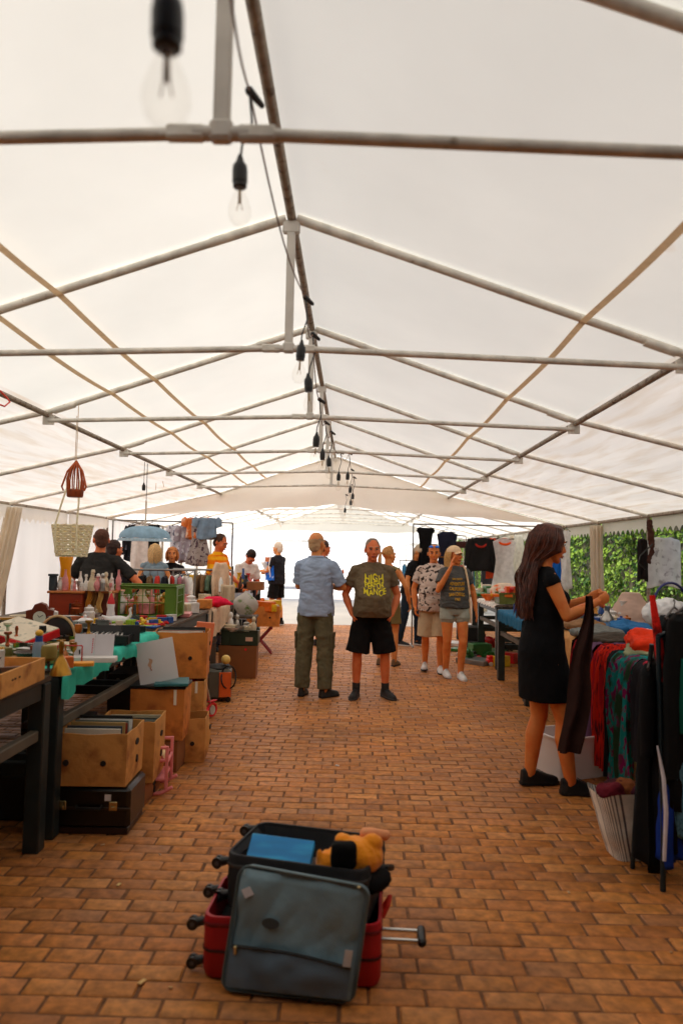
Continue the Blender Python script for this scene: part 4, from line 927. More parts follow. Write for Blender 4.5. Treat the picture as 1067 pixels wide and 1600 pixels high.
# ------------------------------------------------------------------ cartons and crates
m_card = M(S(208, 146, 74), rough=.8, var=.14, ns=5, bump=.3, bs=24, col2=S(160, 98, 44), c2at=.62, c2w=.1)
m_card_o = M(S(214, 130, 52), rough=.75, var=.14, ns=5, bump=.3, bs=24, col2=S(168, 92, 34), c2at=.62, c2w=.1)
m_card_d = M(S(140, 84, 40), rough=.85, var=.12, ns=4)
m_hole = M(S(34, 22, 14), rough=.9)
def carton(px, py0, Y, w, h, d, label, rz=0, mat_=None, z=0, flaps=False, holes='fs', bulge=.01, x=None, cat='box', kind='cardboard_box', tapem=None):
    X = at(px, 865, Y).x if x is None else x
    t = thing(kind, label, cat, (X, Y + d / 2, z), rz); m = mat_ or m_card; th = .006
    # four walls with a slight bulge and a floor, each with thickness
    for (nm, cx, cy, lx, rr) in (('front_panel', 0, -d / 2, w, 0), ('back_panel', 0, d / 2, w, pi), ('side_panel', w / 2, 0, d, pi / 2), ('side_panel', -w / 2, 0, d, -pi / 2)):
        q = MB(); Rm = Matrix.Rotation(rr, 3, 'Z'); c_ = Vector((cx, cy, 0))
        def fo(u, v, off=0): return c_ + Rm @ Vector(((u - .5) * lx * (1 + .02 * v), -bulge * sin(pi * u) * sin(pi * v) - .004 * v + off, v * h + .004 * sin(u * 9) * v))
        n = 8; q.grid(lambda u, v: fo(u, v), n, 5); q.grid(lambda u, v: fo(1 - u, v, th), n, 5)
        q.add([fo(i / n, 1) for i in range(n + 1)] + [fo(i / n, 1, th) for i in range(n + 1)], [(i, i + 1, n + 2 + i, n + 1 + i) for i in range(n)])
        o = part(nm, q, m, t)
        hl = []
        if nm == 'side_panel' and 's' in holes: hl.append((0, h * .72, .035, .018, 12))
        if nm == 'front_panel' and 'f' in holes: hl += [(-w * .30, h * .45, .017, .017, 12), (w * .2, h * .45, .016, .016, 12)]
        if nm == 'side_panel' and 'f' in holes: hl.append((.0, h * .38, .016, .022, 12))
        for (hx, hz, ra, rb, n_) in hl:
            q = MB(); q.loft([[c_ + Rm @ Vector((hx + ra * cos(a), -bulge * sin(pi * (hx / lx + .5)) * sin(pi * hz / h) - .0035 - e_, hz + rb * sin(a))) for a in [2 * pi * j / n_ for j in range(n_)]] for e_ in (-.004, .004)]); part('hole', q, m_hole, o)
    q = MB(); q.box((0, 0, .006), (w * .97, d * .97, .01)); part('base_panel', q, m_card_d, t)
    if flaps:
        for (cx, cy, lx, ly, rx, ry) in ((0, -d / 2 - .05, w, .11, .5, 0), (w / 2 + .05, 0, .11, d, 0, .6)):
            q = MB(); q.box((cx, cy, h - .03), (lx, ly, .005), rot=Matrix.Rotation(rx, 3, 'X') @ Matrix.Rotation(ry, 3, 'Y')); part('flap', q, m, t)
    if tapem:
        q = MB(); q.box((w / 2 - .06, -d / 2 - bulge * .5 - .004, h * .85), (.02, .002, h * .3)); part('tape', q, tapem, t)
    return t
REC = [S(214, 206, 190), S(60, 66, 74), S(190, 150, 90), S(150, 56, 40), S(120, 130, 120), S(230, 226, 220), S(40, 36, 34), S(180, 170, 140)]
def records(t, w, h, d, n, where, size=.31, along='y'):
    X, Y, Z = t.location; rz = t.rotation_euler.z; base = None
    for i in range(n):
        f_ = (i + .5) / n - .5; c_ = Vector((0, f_ * d * .85, 0)); hh = min(size, h * 1.05) * random.uniform(.96, 1.04)
        c_ = Matrix.Rotation(rz, 3, 'Z') @ c_
        q = MB(); q.box((0, 0, hh / 2), (min(size, w * .93), .006 + .004 * random.random(), hh), ch=.001)
        solo('record_sleeve', q, M(REC[i % len(REC)], rough=.6, var=.15, ns=10), f'record sleeve standing upright in the {where}', 'record', (X + c_.x, Y + c_.y, Z + .012), rz, group=f'record sleeves in the {where}', rot=(random.uniform(-.10, .06), 0, rz))
# near front stack
b1 = carton(146, 0, 4.12, .41, .285, .36, 'open tan carton with round holes, on the black suitcase', z=.262, rz=.03, x=-1.44)
records(b1, .41, .285, .36, 7, 'carton on the black suitcase')
b2 = carton(186, 0, 4.62, .36, .37, .34, 'tall carton with a row of white sleeves, just behind the suitcase', x=-1.40, rz=.06, z=.13); records(b2, .36, .37, .34, 8, 'tall carton behind the suitcase', .33)
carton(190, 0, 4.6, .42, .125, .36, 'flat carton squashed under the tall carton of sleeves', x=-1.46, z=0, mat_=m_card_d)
b3 = carton(238, 0, 5.32, .375, .36, .30, 'square carton with black and teal items on top, below the leaning white sleeve', x=-1.385, z=.215, rz=.05, mat_=m_card_o, holes='', tapem=paint(220, 210, 190)); 
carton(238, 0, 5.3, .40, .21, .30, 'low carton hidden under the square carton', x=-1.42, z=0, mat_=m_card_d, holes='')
b4 = carton(259, 0, 6.05, .44, .37, .36, 'big orange-brown carton of records at the table edge', x=-1.42, z=.53, rz=.12, mat_=m_card_o); records(b4, .44, .37, .36, 7, 'big orange-brown carton', .36)
carton(289, 0, 5.95, .22, .30, .32, 'narrow carton standing under the big record carton', x=-1.30, z=.225, rz=.12, holes='', tapem=paint(220, 210, 190))
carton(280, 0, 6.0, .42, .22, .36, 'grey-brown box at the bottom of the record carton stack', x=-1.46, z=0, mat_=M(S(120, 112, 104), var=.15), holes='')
b5 = carton(294, 0, 5.55, .29, .32, .27, 'bulging tan carton alone on the paving beside the stack', x=-1.235, z=0, rz=.10, bulge=.03)
q = MB(); q.box((0, 0, .012), (.40, .30, .022), ch=.004); solo('record_case', q, m_black, 'black flat case lying on the square carton', 'case', (-1.385, 5.46, .577), .05)
q = MB(); q.box((0, 0, .012), (.24, .28, .022), ch=.004); solo('folder', q, paint(30, 92, 96), 'dark teal folder on the black flat case', 'folder', (-1.30, 5.42, .601), .2)
t = thing('record_sleeve', 'large white cover with a small figure drawn on it, leaning above the square carton', 'record', (-1.375, 5.36, .622), .10); t.rotation_euler = (radians(-9), radians(-12), .12)
q = MB(); q.box((0, 0, .15), (.275, .006, .30), ch=.001); part('sleeve', q, M(S(212, 206, 204), rough=.5, var=.03), t)
q = MB(); q.loft([[Vector((-.045 + .014 * cos(a) + .008 * sin(3 * a), -.0042 - e, .145 + .034 * sin(a))) for a in [2 * pi * j / 16 for j in range(16)]] for e in (0, .0006)]); part('printed_figure', q, M(S(196, 150, 120)), t)
q = MB(); q.tube([(-.05, -.005, .115), (-.042, -.005, .09)], .004, 6); part('printed_figure', q, M(S(170, 110, 80)), t)
q = MB(); vs, fs = text_mesh('Love Letters', .016, 0, lambda v: Vector((v.x + .085, -.0045, v.y + .02))); q.add(vs, fs)
# black suitcase
t = thing('vintage_suitcase', 'black hard suitcase with brass locks standing under the carton', 'suitcase', (-1.42, 4.12, 0), .02)
q = MB(); q.box((0, .17, .145), (.44, .34, .225), ch=.02); part('shell', q, M(S(18, 14, 13), rough=.3, var=.2), t)
q = MB(); q.box((0, .17, .02), (.42, .32, .04), ch=.005); part('foot_strip', q, M(S(46, 26, 20), rough=.4), t)
q = MB(); q.box((0, -.003, .145), (.445, .01, .012), ch=.003); part('rim', q, M(S(60, 44, 34), metal=.4, rough=.4), t)
q = MB(); q.tube([(-.07, -.005, .16), (-.065, -.03, .15), (.065, -.03, .15), (.07, -.005, .16)], .009, 8); part('handle', q, m_black, t)
for x in (-.15, .13):
    q = MB(); q.box((x, -.006, .16), (.045, .014, .05), ch=.004); q.box((x, -.014, .15), (.022, .01, .022), ch=.003); part('lock', q, M(S(190, 170, 120), rough=.25, metal=.9), t)
q = MB(); q.box((.10, -.007, .205), (.035, .002, .035)); part('sticker', q, M(S(220, 216, 214)), t)
# more things beneath the left tables: dark boxes
random.seed(5)
for i, (x, y, w, h, d, r, g, b_, lab) in enumerate([(-2.0, 4.3, .5, .3, .4, 24, 22, 22, 'black instrument case under the teal-covered table'), (-2.1, 5.2, .4, .35, .4, 46, 36, 30, 'dark brown box under the teal-covered table'), (-1.95, 3.2, .45, .42, .5, 22, 20, 22, 'black chest under the nearest left table'), (-2.1, 2.4, .4, .3, .4, 34, 30, 30, 'dark trunk under the nearest left table, nearer the viewer'), (-2.05, 7.0, .5, .4, .5, 48, 40, 36, 'dark box under the green crate table'), (-2.0, 7.9, .4, .3, .4, 70, 52, 36, 'brown box deep under the green crate table'), (-2.05, 9.2, .5, .45, .6, 52, 44, 40, 'dark box under the linen-covered table')]):
    t = thing('storage_box', lab, 'box', (x, y + d / 2, 0), random.uniform(-.1, .1)); m = paint(r, g, b_, rough=.5)
    q = MB(); q.box((0, 0, h * .42), (w, d, h * .84), ch=.01); part('box_body', q, m, t); q = MB(); q.box((0, 0, h * .92), (w + .012, d + .012, h * .15), ch=.01); part('lid', q, m, t)
    for s_ in (-1, 1): q = MB(); q.box((s_ * w * .3, -d / 2 - .008, h * .84), (.03, .012, .05), ch=.003); part('clasp', q, M(S(150, 146, 140), metal=.8, rough=.3), t)
for i in range(5):
    q = MB(); q.lathe([(.03, 0), (.032, .01), (.01, .02), (.008, .07), (.028, .1), (.03, .15), (.024, .17)]); solo('glass_goblet', q, M(S(150, 150, 150), rough=.1, metal=.6), 'dim glass goblet on the black chest under the nearest table', 'goblet', (-1.80, 3.35 + i * .09, .42 + .002), group='goblets on the black chest')
# ------------------------------------------------------------------ pink cradle, scooter, vacuum, far cartons, stool
t = thing('doll_cradle', 'pink plastic doll cradle with a patterned blanket, beside the cartons', 'toy', (-1.26, 4.80, 0), .12); mp = paint(222, 130, 132)
for y in (0, .26):
    q = MB(); 
    for x in (-.09, .09): q.box((x, y, .17), (.022, .02, .28), ch=.004)
    for z in (.30, .22, .10): q.box((0, y, z), (.17, .02, .018), ch=.004)
    part('end_frame', q, mp, t)
    q = MB(); q.tube([(-.13, y, .05), (-.06, y, .015), (.0, y, .008), (.06, y, .015), (.13, y, .05)], .012, 8); part('rocker', q, mp, t)
for x in (-.09, .09):
    q = MB(); q.box((x, .13, .20), (.014, .25, .02), ch=.003); part('side_rail', q, mp, t)
q = MB(); q.box((0, .13, .10), (.17, .25, .015), ch=.003); part('base', q, mp, t)
q = remesh(MB().ell((0, .13, .20), (.085, .12, .075)), .012, wrinkle(.012, (14, 14, 14), 3)); solo('blanket', q, cloth(222, 196, 150, col2=S(200, 90, 90), c2at=.56, c2w=.02, ns=20), 'cream and pink patterned blanket stuffed in the doll cradle', 'blanket', (-1.26, 4.80, .02), .12)
t = thing('kick_scooter', "child's kick scooter with red wheels leaning by the cartons", 'scooter', (-1.33, 7.0, 0), radians(-24)); mr_ = paint(206, 26, 34); mch = M(S(200, 196, 190), rough=.25, metal=.8)
q = MB(); q.tube([(0, .0, .09), (-.02, -.42, .07)], .018, 8); q.box((-.01, -.22, .085), (.10, .34, .02), ch=.008); part('deck', q, mr_, t)
q = MB(); q.tube([(.0, .04, .10), (-.035, -.03, .40), (-.075, -.10, .74)], .013, 8); part('steering_tube', q, mch, t)
q = MB(); q.tube([(-.20, -.10, .745), (.05, -.10, .74)], .012, 8); part('handlebar', q, mch, t)
for x in (-.2, .03): q = MB(); q.cap((x, -.10, .745), (x + .05 * (1 if x > 0 else -1), -.10, .745), .017, .016, 10); part('grip', q, m_black, t)
for (y, r_) in ((.06, .07), (-.48, .06)):
    q = MB(); q.tube([(.0, y + r_ * cos(a), r_ + .003 + (r_ - .012) * sin(a) + .002) for a in [2 * pi * j / 20 for j in range(21)]], .013, 8, caps=False); w_ = part('wheel', q, mr_, t)
    q = MB(); q.tube([(-.012, y, r_), (.012, y, r_)], r_ * .6, 14); part('rim', q, M(S(190, 186, 176), rough=.4), w_)
q = MB(); q.box((0, .06, .155), (.04, .12, .01), ch=.003); part('mudguard', q, mr_, t)
q = MB(); q.lathe([(.055, 0), (.06, .02), (.062, .18), (.05, .2)]); solo('toy_tub', q, paint(214, 30, 30), 'red plastic tub with cut-outs hanging near the scooter', 'tub', (-1.36, 6.3, .38))
q = MB(); q.lathe([(.07, 0), (.075, .2), (.07, .22)]); solo('bin', q, paint(40, 50, 86), 'navy cylinder behind the red tub', 'bin', (-1.36, 6.75, .42))
q = MB(); q.box((0, 0, .16), (.16, .02, .3), ch=.01); solo('plastic_board', q, paint(240, 120, 80), 'orange-pink board leaning on the table leg by the record carton', 'board', (-1.36, 6.75, .62), .3, rot=(.1, .1, .3))
q = MB(); q.box((0, 0, .21), (.26, .3, .42), ch=.03); solo('cabinet_speaker', q, m_black, 'dark speaker behind the bulging carton', 'speaker', (-1.5, 6.6, 0), .1)
t = thing('vacuum_cleaner', 'old grey and orange drum machine with black cable wound round it', 'vacuum cleaner', (-1.37, 7.75, 0), .15)
q = MB(); q.box((0, .16, .18), (.26, .28, .32), ch=.03); part('housing', q, M(S(96, 90, 76), rough=.5), t)
q = MB(); q.box((.065, .018, .18), (.125, .02, .26), ch=.008); part('side_cover', q, paint(214, 92, 36), t)
q = MB(); q.lathe([(.12, .33), (.125, .345), (.10, .37), (.03, .38)], c=(0, .16, 0)); part('lid', q, M(S(50, 48, 46)), t)
q = MB(); q.tube([(.10 + .075 * cos(a), .0 + .02 * sin(3 * a), .26 + .12 * sin(a)) for a in [2 * pi * j / 24 for j in range(52)]], .008, 6); part('cable', q, m_black, t)
for s_ in (-1, 1):
    q = MB(); q.tube([(s_ * .10, .0, .03), (s_ * .10, .03, .03)], .028, 12); part('caster', q, m_black, t)
q = MB(); q.ell((0, 0, .05), (.05, .05, .05)); solo('ball', q, paint(222, 178, 90), 'pale yellow ball on top of the drum machine', 'ball', (-1.32, 7.85, .38))
b6 = carton(368, 0, 9.25, .46, .40, .34, 'brown carton with a red dot, under the dark green crate', x=-1.42, rz=.05, holes='', mat_=m_card_d)
q = MB(); q.tube([(0, 0, 0), (0, -.003, 0)], .016, 14); solo('sticker', q, paint(230, 30, 30), 'round red sticker on the brown carton front', 'sticker', (-1.31, 9.235, .36))
def crate(x, y, z, w, d, h, m, label, rz=0, slot=True, cat='crate', holes=4):
    t = thing('plastic_crate', label, cat, (x, y, z), rz); pr = .018
    q = MB(); q.box((0, 0, .01), (w, d, .015), ch=.003); part('base', q, m, t)
    for (cx, cy, lx, ly, nm) in ((0, -d / 2, w, 0, 'front_side'), (0, d / 2, w, 0, 'back_side'), (-w / 2, 0, 0, d, 'end_side'), (w / 2, 0, 0, d, 'end_side')):
        q = MB(); L_ = lx or ly
        def B(u0, u1, z0, z1, th=pr):
            cu = (u0 + u1) / 2; du = u1 - u0
            if lx: q.box((cx + cu, cy, (z0 + z1) / 2), (du, th, z1 - z0), ch=.003)
            else: q.box((cx, cy + cu, (z0 + z1) / 2), (th, du, z1 - z0), ch=.003)
        cw = .10 if lx else .07
        B(-L_ / 2, -L_ / 2 + cw, 0, h); B(L_ / 2 - cw, L_ / 2, 0, h)
        if slot:
            B(-L_ / 2 + cw, L_ / 2 - cw, h - .035, h - (.0 if lx == 0 else .012), pr * .8); B(-L_ / 2 + cw, L_ / 2 - cw, 0, .012, .008)
            B(-L_ / 2 + cw, L_ / 2 - cw, h * .44, h * .47, .006); B(-L_ / 2 + cw, L_ / 2 - cw, h * .66, h * .68, .005)
            for k in range(1, holes): B(-L_ / 2 + cw + (L_ - 2 * cw) * k / holes - .003, -L_ / 2 + cw + (L_ - 2 * cw) * k / holes + .003, 0.01, h - .03, .006)
        else: B(-L_ / 2 + cw, L_ / 2 - cw, 0, h - .02, pr * .7)
        part(nm, q, m, t)
    for s_ in (-1, 1):
        q = MB(); q.box((0, s_ * (d / 2 + .006), h - .006), (w + .02, .03, .012), ch=.004); part('rim', q, m, t)
    return t
m_gr = paint(84, 116, 34); m_dg = paint(36, 48, 32); m_og = paint(92, 100, 40)
crate(-1.99, 7.20, TZ + .035, .62, .40, .30, m_gr, 'tall slotted green plastic crate on the left table', rz=.03, holes=6)
crate(-1.40, 9.42, .405, .44, .34, .19, m_dg, 'dark green crate with white odds and ends on the brown carton', rz=.05, slot=False)
q = MB(); q.box((.12, -.182, .08), (.09, .002, .05)); vs, fs = text_mesh('', .05); 
q2 = solo('paper_label', q, M(S(220, 176, 150)), 'pinkish label on the dark green crate', 'label', (-1.40, 9.42, .405), .05)
crate(2.28, 10.62, TZ + .012, .40, .34, .16, m_og, 'olive plastic crate packed with orange boxes on the right table', slot=False)
crate(2.45, 9.0, .0, .55, .38, .16, m_gr, 'low green crate with white ornaments under the blue-cloth table', slot=False)
t = thing('folding_stool', 'folding stool with crossed dark red legs under the carton of toys', 'stool', (-1.42, 11.6, 0), .12); md = paint(128, 26, 28)
for s_ in (-1, 1):
    for dy in (-.14, 0, .14):
        q = MB(); q.box((0, dy + s_ * .012, .21), (.03, .02, .54), rot=Matrix.Rotation(s_ * .72, 3, 'Y'), ch=.003); part('leg', q, md, t)
    q = MB(); q.box((s_ * .17, 0, .40), (.03, .34, .025), ch=.003); part('crossbar', q, md, t)
b7 = carton(416, 0, 11.45, .50, .31, .36, 'carton heaped with orange toys on the folding stool', x=-1.38, z=.425, rz=.10, mat_=m_card_o, flaps=False)
# ------------------------------------------------------------------ wooden tray nearest on the left
t = thing('wooden_tray', 'orange-brown cardboard tray of books and papers on the nearest left table', 'tray', (-1.80, 3.50, TZ + .002), .05)
for (cx, cy, lx, ly) in ((0, -.26, .50, .01), (0, .26, .50, .01), (-.25, 0, .01, .53), (.25, 0, .01, .53)):
    q = MB(); q.box((cx, cy, .055), (lx, ly, .11), ch=.002); part('side_panel', q, m_card, t)
q = MB(); q.box((0, 0, .006), (.49, .52, .01)); part('base', q, m_card_d, t)
for (y_) in (-.14, -.11, -.06): q = MB(); q.box((.256, y_, .065), (.002, .018, .008)); part('printed_mark', q, m_hole, t)
# ------------------------------------------------------------------ the open suitcases in the foreground
def rring(w, d, r, z, n=6):
    pts = []
    for (sx, sy, a0) in ((1, 1, 0), (-1, 1, pi / 2), (-1, -1, pi), (1, -1, 3 * pi / 2)):
        for k in range(n + 1):
            a = a0 + (pi / 2) * k / n; pts.append(Vector((sx * (w / 2 - r) + r * cos(a), sy * (d / 2 - r) + r * sin(a), z)))
    return pts
def open_shell(w, d, h, r, th=.012, bot=.03):
    q = MB(); q.loft([rring(w - .05, d - .05, r * .7, 0), rring(w - .012, d - .012, r, .008), rring(w, d, r, .03), rring(w, d, r, h - .01), rring(w - .006, d - .006, r, h), rring(w - th * 2, d - th * 2, r, h), rring(w - th * 2.2, d - th * 2.2, r, h - .02), rring(w - th * 3, d - th * 3, r, bot), rring(w - .1, d - .1, r, bot - .004)]); return q
def caster(parent, loc, rz=0, s=.86):
    """a double spinner wheel whose fork points to -X"""
    q = MB(); q.cap((0, 0, 0), (-.028 * s, 0, -.008 * s), .017 * s, .021 * s, 10); h_ = part('caster_housing', q, m_black, parent, loc=loc, rot=(0, 0, rz))
    for y in (-.013, .013):
        q = MB(); q.tube([(-.045 * s, (y - .007) * s, -.012 * s), (-.045 * s, (y + .007) * s, -.012 * s)], .025 * s, 18); part('wheel', q, M(S(28, 28, 30), rough=.35), h_)
        q = MB(); q.tube([(-.045 * s, (y - .009 if y < 0 else y + .007) * s, -.012 * s), (-.045 * s, (y - .007 if y < 0 else y + .009) * s, -.012 * s)], .010 * s, 10); part('hub', q, M(S(90, 90, 90), metal=.5), h_)
m_red = M(S(176, 16, 30), rough=.5, var=.12, ns=5, bump=.15, bs=240)
m_blkf = M(S(34, 34, 36), rough=.75, var=.2, bump=.25, bs=260)
m_lin = M(S(50, 52, 54), rough=.8, var=.18, ns=6, bump=.3, bs=22)
RS = thing('suitcase', 'red wheeled suitcase lying open on the paving under the black one, handle pulled out', 'suitcase', (-.19, 2.955, 0), radians(-3))
q = open_shell(.66, .37, .225, .045); part('shell', q, [m_red], RS)
q = MB(); q.loft([rring(.664, .374, .046, .19), rring(.668, .378, .047, .194), rring(.668, .378, .047, .200), rring(.664, .374, .046, .204)], caps=False); part('piping', q, M(S(120, 10, 20), rough=.6), RS)
q = MB(); q.loft([rring(.664, .374, .046, .098), rring(.667, .377, .047, .101), rring(.667, .377, .047, .107), rring(.664, .374, .046, .110)], caps=False); part('zip', q, M(S(70, 8, 14), rough=.6), RS)
q = MB(); q.grid(lambda u, v: (-.31 + .62 * u, -.165 + .33 * v, .12 + .02 * noise.noise(Vector((u * 6, v * 6, 1)))), 16, 12); part('lining', q, m_blkf, RS)
caster(RS, (-.335, -.13, .045)); caster(RS, (-.335, .10, .20)); caster(RS, (-.335, .14, .05)); caster(RS, (-.335, -.14, .19))
for y in (-.075, .0):
    q = MB(); q.tube([(.32, y + .02, .115), (.475, y + .02, .115)], .0075, 10); part('handle_tube', q, M(S(210, 206, 198), rough=.18, metal=.95), RS)
q = MB(); q.cap((.482, -.065, .115), (.482, .03, .115), .017, .017, 12); part('handle_grip', q, m_black, RS)
q = MB(); q.tube([(.33, .10, .12), (.352, .115, .16), (.36, .14, .185), (.352, .165, .16), (.33, .18, .12)], .010, 8); part('carry_handle', q, paint(190, 40, 20), RS)
BS = thing('suitcase', 'black wheeled suitcase lying open on the red one, grey lined lid flopped forward', 'suitcase', (-.155, 3.035, .185), radians(-14))
q = open_shell(.565, .375, .215, .05); part('shell', q, m_blkf, BS)
q = MB(); q.loft([rring(.568, .378, .05, .165), rring(.572, .382, .05, .169), rring(.572, .382, .05, .176), rring(.568, .378, .05, .18)], caps=False); part('piping', q, M(S(60, 58, 56), rough=.5), BS)
q = MB()
q.grid(lambda u, v: (.252 * (1 - 2 * u), .168 + .004 * sin(u * 30), .205 - .17 * v + .0 * u), 24, 4)
q.grid(lambda u, v: (-.27 + .012 * sin(v * 9), -.16 + .32 * u, .205 - .17 * v), 12, 6); q.grid(lambda u, v: (.267 - .01 * sin(v * 8), -.16 + .32 * u, .205 - .17 * v), 12, 6); part('lining', q, m_lin, BS)
caster(BS, (-.285, -.15, .175)); caster(BS, (-.285, .13, .20)); caster(BS, (-.285, -.13, .04)); caster(BS, (-.285, .15, .05))
q = MB(); q.tube([(-.283, -.11, .12), (-.30, -.06, .12), (-.30, .06, .12), (-.283, .11, .12)], .009, 8); part('side_handle', q, M(S(120, 30, 24), rough=.5), BS)
q = MB(); q.tube([(.278, -.02, .16), (.318, -.005, .165), (.332, .04, .15), (.318, .085, .13), (.280, .10, .12)], .013, 8); part('carry_handle', q, m_black, BS)
# lid
inv = BS.matrix_basis.inverted()
TL, TR, BR, BL_ = at(376, 1350, 2.775), at(578, 1387, 2.66), gnd(552, 1568, .012), gnd(345, 1546, .012)
def lidp(u, v, off=0):
    a = TL.lerp(TR, u); b_ = BL_.lerp(BR, u); p = a.lerp(b_, v); nrm = (TR - TL).cross(BL_ - TL).normalized()
    if nrm.y > 0: nrm = -nrm
    return p + nrm * off
m_lid = M(S(122, 152, 164), rough=.6, var=.14, ns=7, bump=.5, bs=16, sheen=.2)
m_rim = M(S(88, 110, 118), rough=.6, var=.12, bump=.3, bs=200)
def rr_uv(r_, n=7, inset=0.0):
    W_, H_ = (TR - TL).length, (BL_ - TL).length; pts = []
    for (cx, cy, a0) in ((1, 0, -pi / 2), (1, 1, 0), (0, 1, pi / 2), (0, 0, pi)):
        for k in range(n + 1):
            a = a0 + (pi / 2) * k / n
            x = (inset + r_ if cx == 0 else W_ - inset - r_) + r_ * cos(a); y = (inset + r_ if cy == 0 else H_ - inset - r_) + r_ * sin(a); pts.append((x / W_, y / H_))
    return pts
def L3(pts, off): return [inv @ lidp(u, v, off) for u, v in pts]
q = MB(); q.loft([L3(rr_uv(.04, inset=.006), -.038), L3(rr_uv(.045), -.032), L3(rr_uv(.045), -.004), L3(rr_uv(.042, inset=.004), .001), L3(rr_uv(.034, inset=.014), .0), L3(rr_uv(.03, inset=.018), -.03)], caps=True); part('lid', q, [m_rim], BS)
q = MB(); pl = rr_uv(.045, 12)
q.tube([inv @ lidp(u, v, .002) for u, v in pl + [pl[0]]], .0045, 8); part('lid_piping', q, M(S(84, 98, 98), rough=.5), BS)
def lining(u, v):
    uu, vv = .022 + .956 * u, .022 + .956 * v
    e = min(u, 1 - u, v, 1 - v); z = -.006 + .008 * min(1, e / .06)
    z += .022 * noise.noise(Vector((uu * 2.4 - vv * 1.4, vv * 1.6 + uu, 3))) + .016 * abs(noise.noise(Vector((uu * 5 + vv * 2, vv * 2.2, 8))))
    z += .003 * sin((u * 9 - v * 2) + 1.5 * sin(v * 3)) * (1 - v) * min(1, e / .1)
    return inv @ lidp(uu, vv, z)
q = MB(); q.grid(lining, 60, 48); part('lid_lining', q, m_lid, BS)
def pocket(u, v):
    e0 = .635 - .03 * sin(pi * u) + .05 * u; vv = e0 + (.955 - e0) * v; uu = .045 + .91 * u
    z = .024 + .010 * sin(pi * v) * sin(pi * u) + .006 * noise.noise(Vector((uu * 6, vv * 7, 5)))
    return inv @ lidp(uu, vv, z)
q = MB(); q.grid(pocket, 50, 20); part('mesh_pocket', q, M(S(94, 118, 136), rough=.5, var=.22, ns=5, bump=.3, bs=300), BS)
q = MB(); q.tube([inv @ lidp(.045 + .91 * t_, .635 - .03 * sin(pi * t_) + .05 * t_, .026) for t_ in [i / 24 for i in range(25)]], .0055, 6); part('pocket_zip', q, M(S(42, 48, 50), rough=.5), BS)
def patch(name, uc, vc, wu, wv, rot_, m, off=.012, round_=False):
    pts = []
    n = 20 if round_ else 4
    for j in range(n):
        a = 2 * pi * j / n + (0 if round_ else pi / 4); x, y = wu * cos(a), wv * sin(a); x, y = x * cos(rot_) - y * sin(rot_), x * sin(rot_) + y * cos(rot_); pts.append((uc + x, vc + y))
    q = MB(); q.loft([[inv @ lidp(u, v, off) for u, v in pts], [inv @ lidp(u, v, off + .002) for u, v in pts]]); part(name, q, m, BS)
patch('tag', .105, .20, .052, .052, -.6, M(S(210, 210, 214)), .022); patch('tag', .925, .60, .040, .10, .02, M(S(200, 198, 196)), .032)
patch('badge', .315, .42, .068, .045, 0, M(S(58, 64, 64), rough=.7), .020, True); patch('tag', .05, .055, .016, .035, 0, M(S(150, 180, 190)), .008)
q = MB(); q.box(inv @ lidp(.085, .66, .030), (.010, .012, .03), ch=.003); part('zip_pull', q, M(S(200, 180, 130), rough=.3, metal=.7), BS)
q = MB(); q.box(inv @ lidp(.925, .005, .012), (.010, .010, .006), ch=.002); part('zip_pull', q, M(S(200, 180, 130), rough=.3, metal=.7), BS)
# contents
q = MB(); q.box((0, 0, 0), (.255, .035, .17), ch=.003)
o = solo('boxed_game', q, M(S(0, 132, 200), rough=.5, var=.3, ns=3, col2=S(40, 176, 220), c2at=.62, c2w=.12, stretch=(1, 1, 4)), 'bright blue box lying in the open black suitcase', 'box', at(436, 1340, 2.95) + Vector((0, .01, -.01)), rot=(radians(-52), radians(3), radians(-7)))
t = thing('plush_toy', 'orange plush toy with a black hat, head up in the black suitcase', 'plush toy', at(549, 1341, 2.90)); t.scale = (1.15, 1.15, 1.15); m_pl = M(S(255, 150, 4), rough=.95, bump=.4, bs=180, var=.06, sheen=.3)
q = MB(); q.ell((.015, .02, .0), (.095, .075, .062)); q.ell((-.07, -.0, -.015), (.05, .045, .04)); q.ell((-.105, -.015, .01), (.012, .01, .025)); q.ell((-.03, .03, .045), (.03, .03, .025)); q.ell((.07, .02, .045), (.035, .03, .03)); part('body', remesh(q, .006, wrinkle(.003, (30, 30, 30), 2)), m_pl, t)
q = remesh(MB().cap((.045, .05, .065), (.115, .055, .058), .020, .018), .006, wrinkle(.002, (40, 40, 40))); part('ear', q, M(S(240, 160, 110), rough=.9), t)
q = MB(); q.box((-.025, -.045, .028), (.085, .05, .085), ch=.022); part('hat', remesh(q, .006, wrinkle(.003, (20, 20, 20), 6)), cloth(16, 15, 15), t)
q = remesh(MB().ell((0, 0, 0), (.15, .10, .06)), .01, wrinkle(.016, (14, 14, 14), 8)); solo('dark_bundle', q, cloth(20, 19, 20), 'black rumpled cloth bundle at the right end of the black suitcase', 'cloth', (.02, 2.93, .33), -.2)
q = remesh(MB().ell((0, 0, 0), (.10, .08, .04)), .01, wrinkle(.014, (14, 14, 14), 5)); solo('grey_bundle', q, cloth(66, 60, 56), 'grey crumpled cloth in the middle of the black suitcase', 'cloth', (-.12, 3.02, .30), -.2)
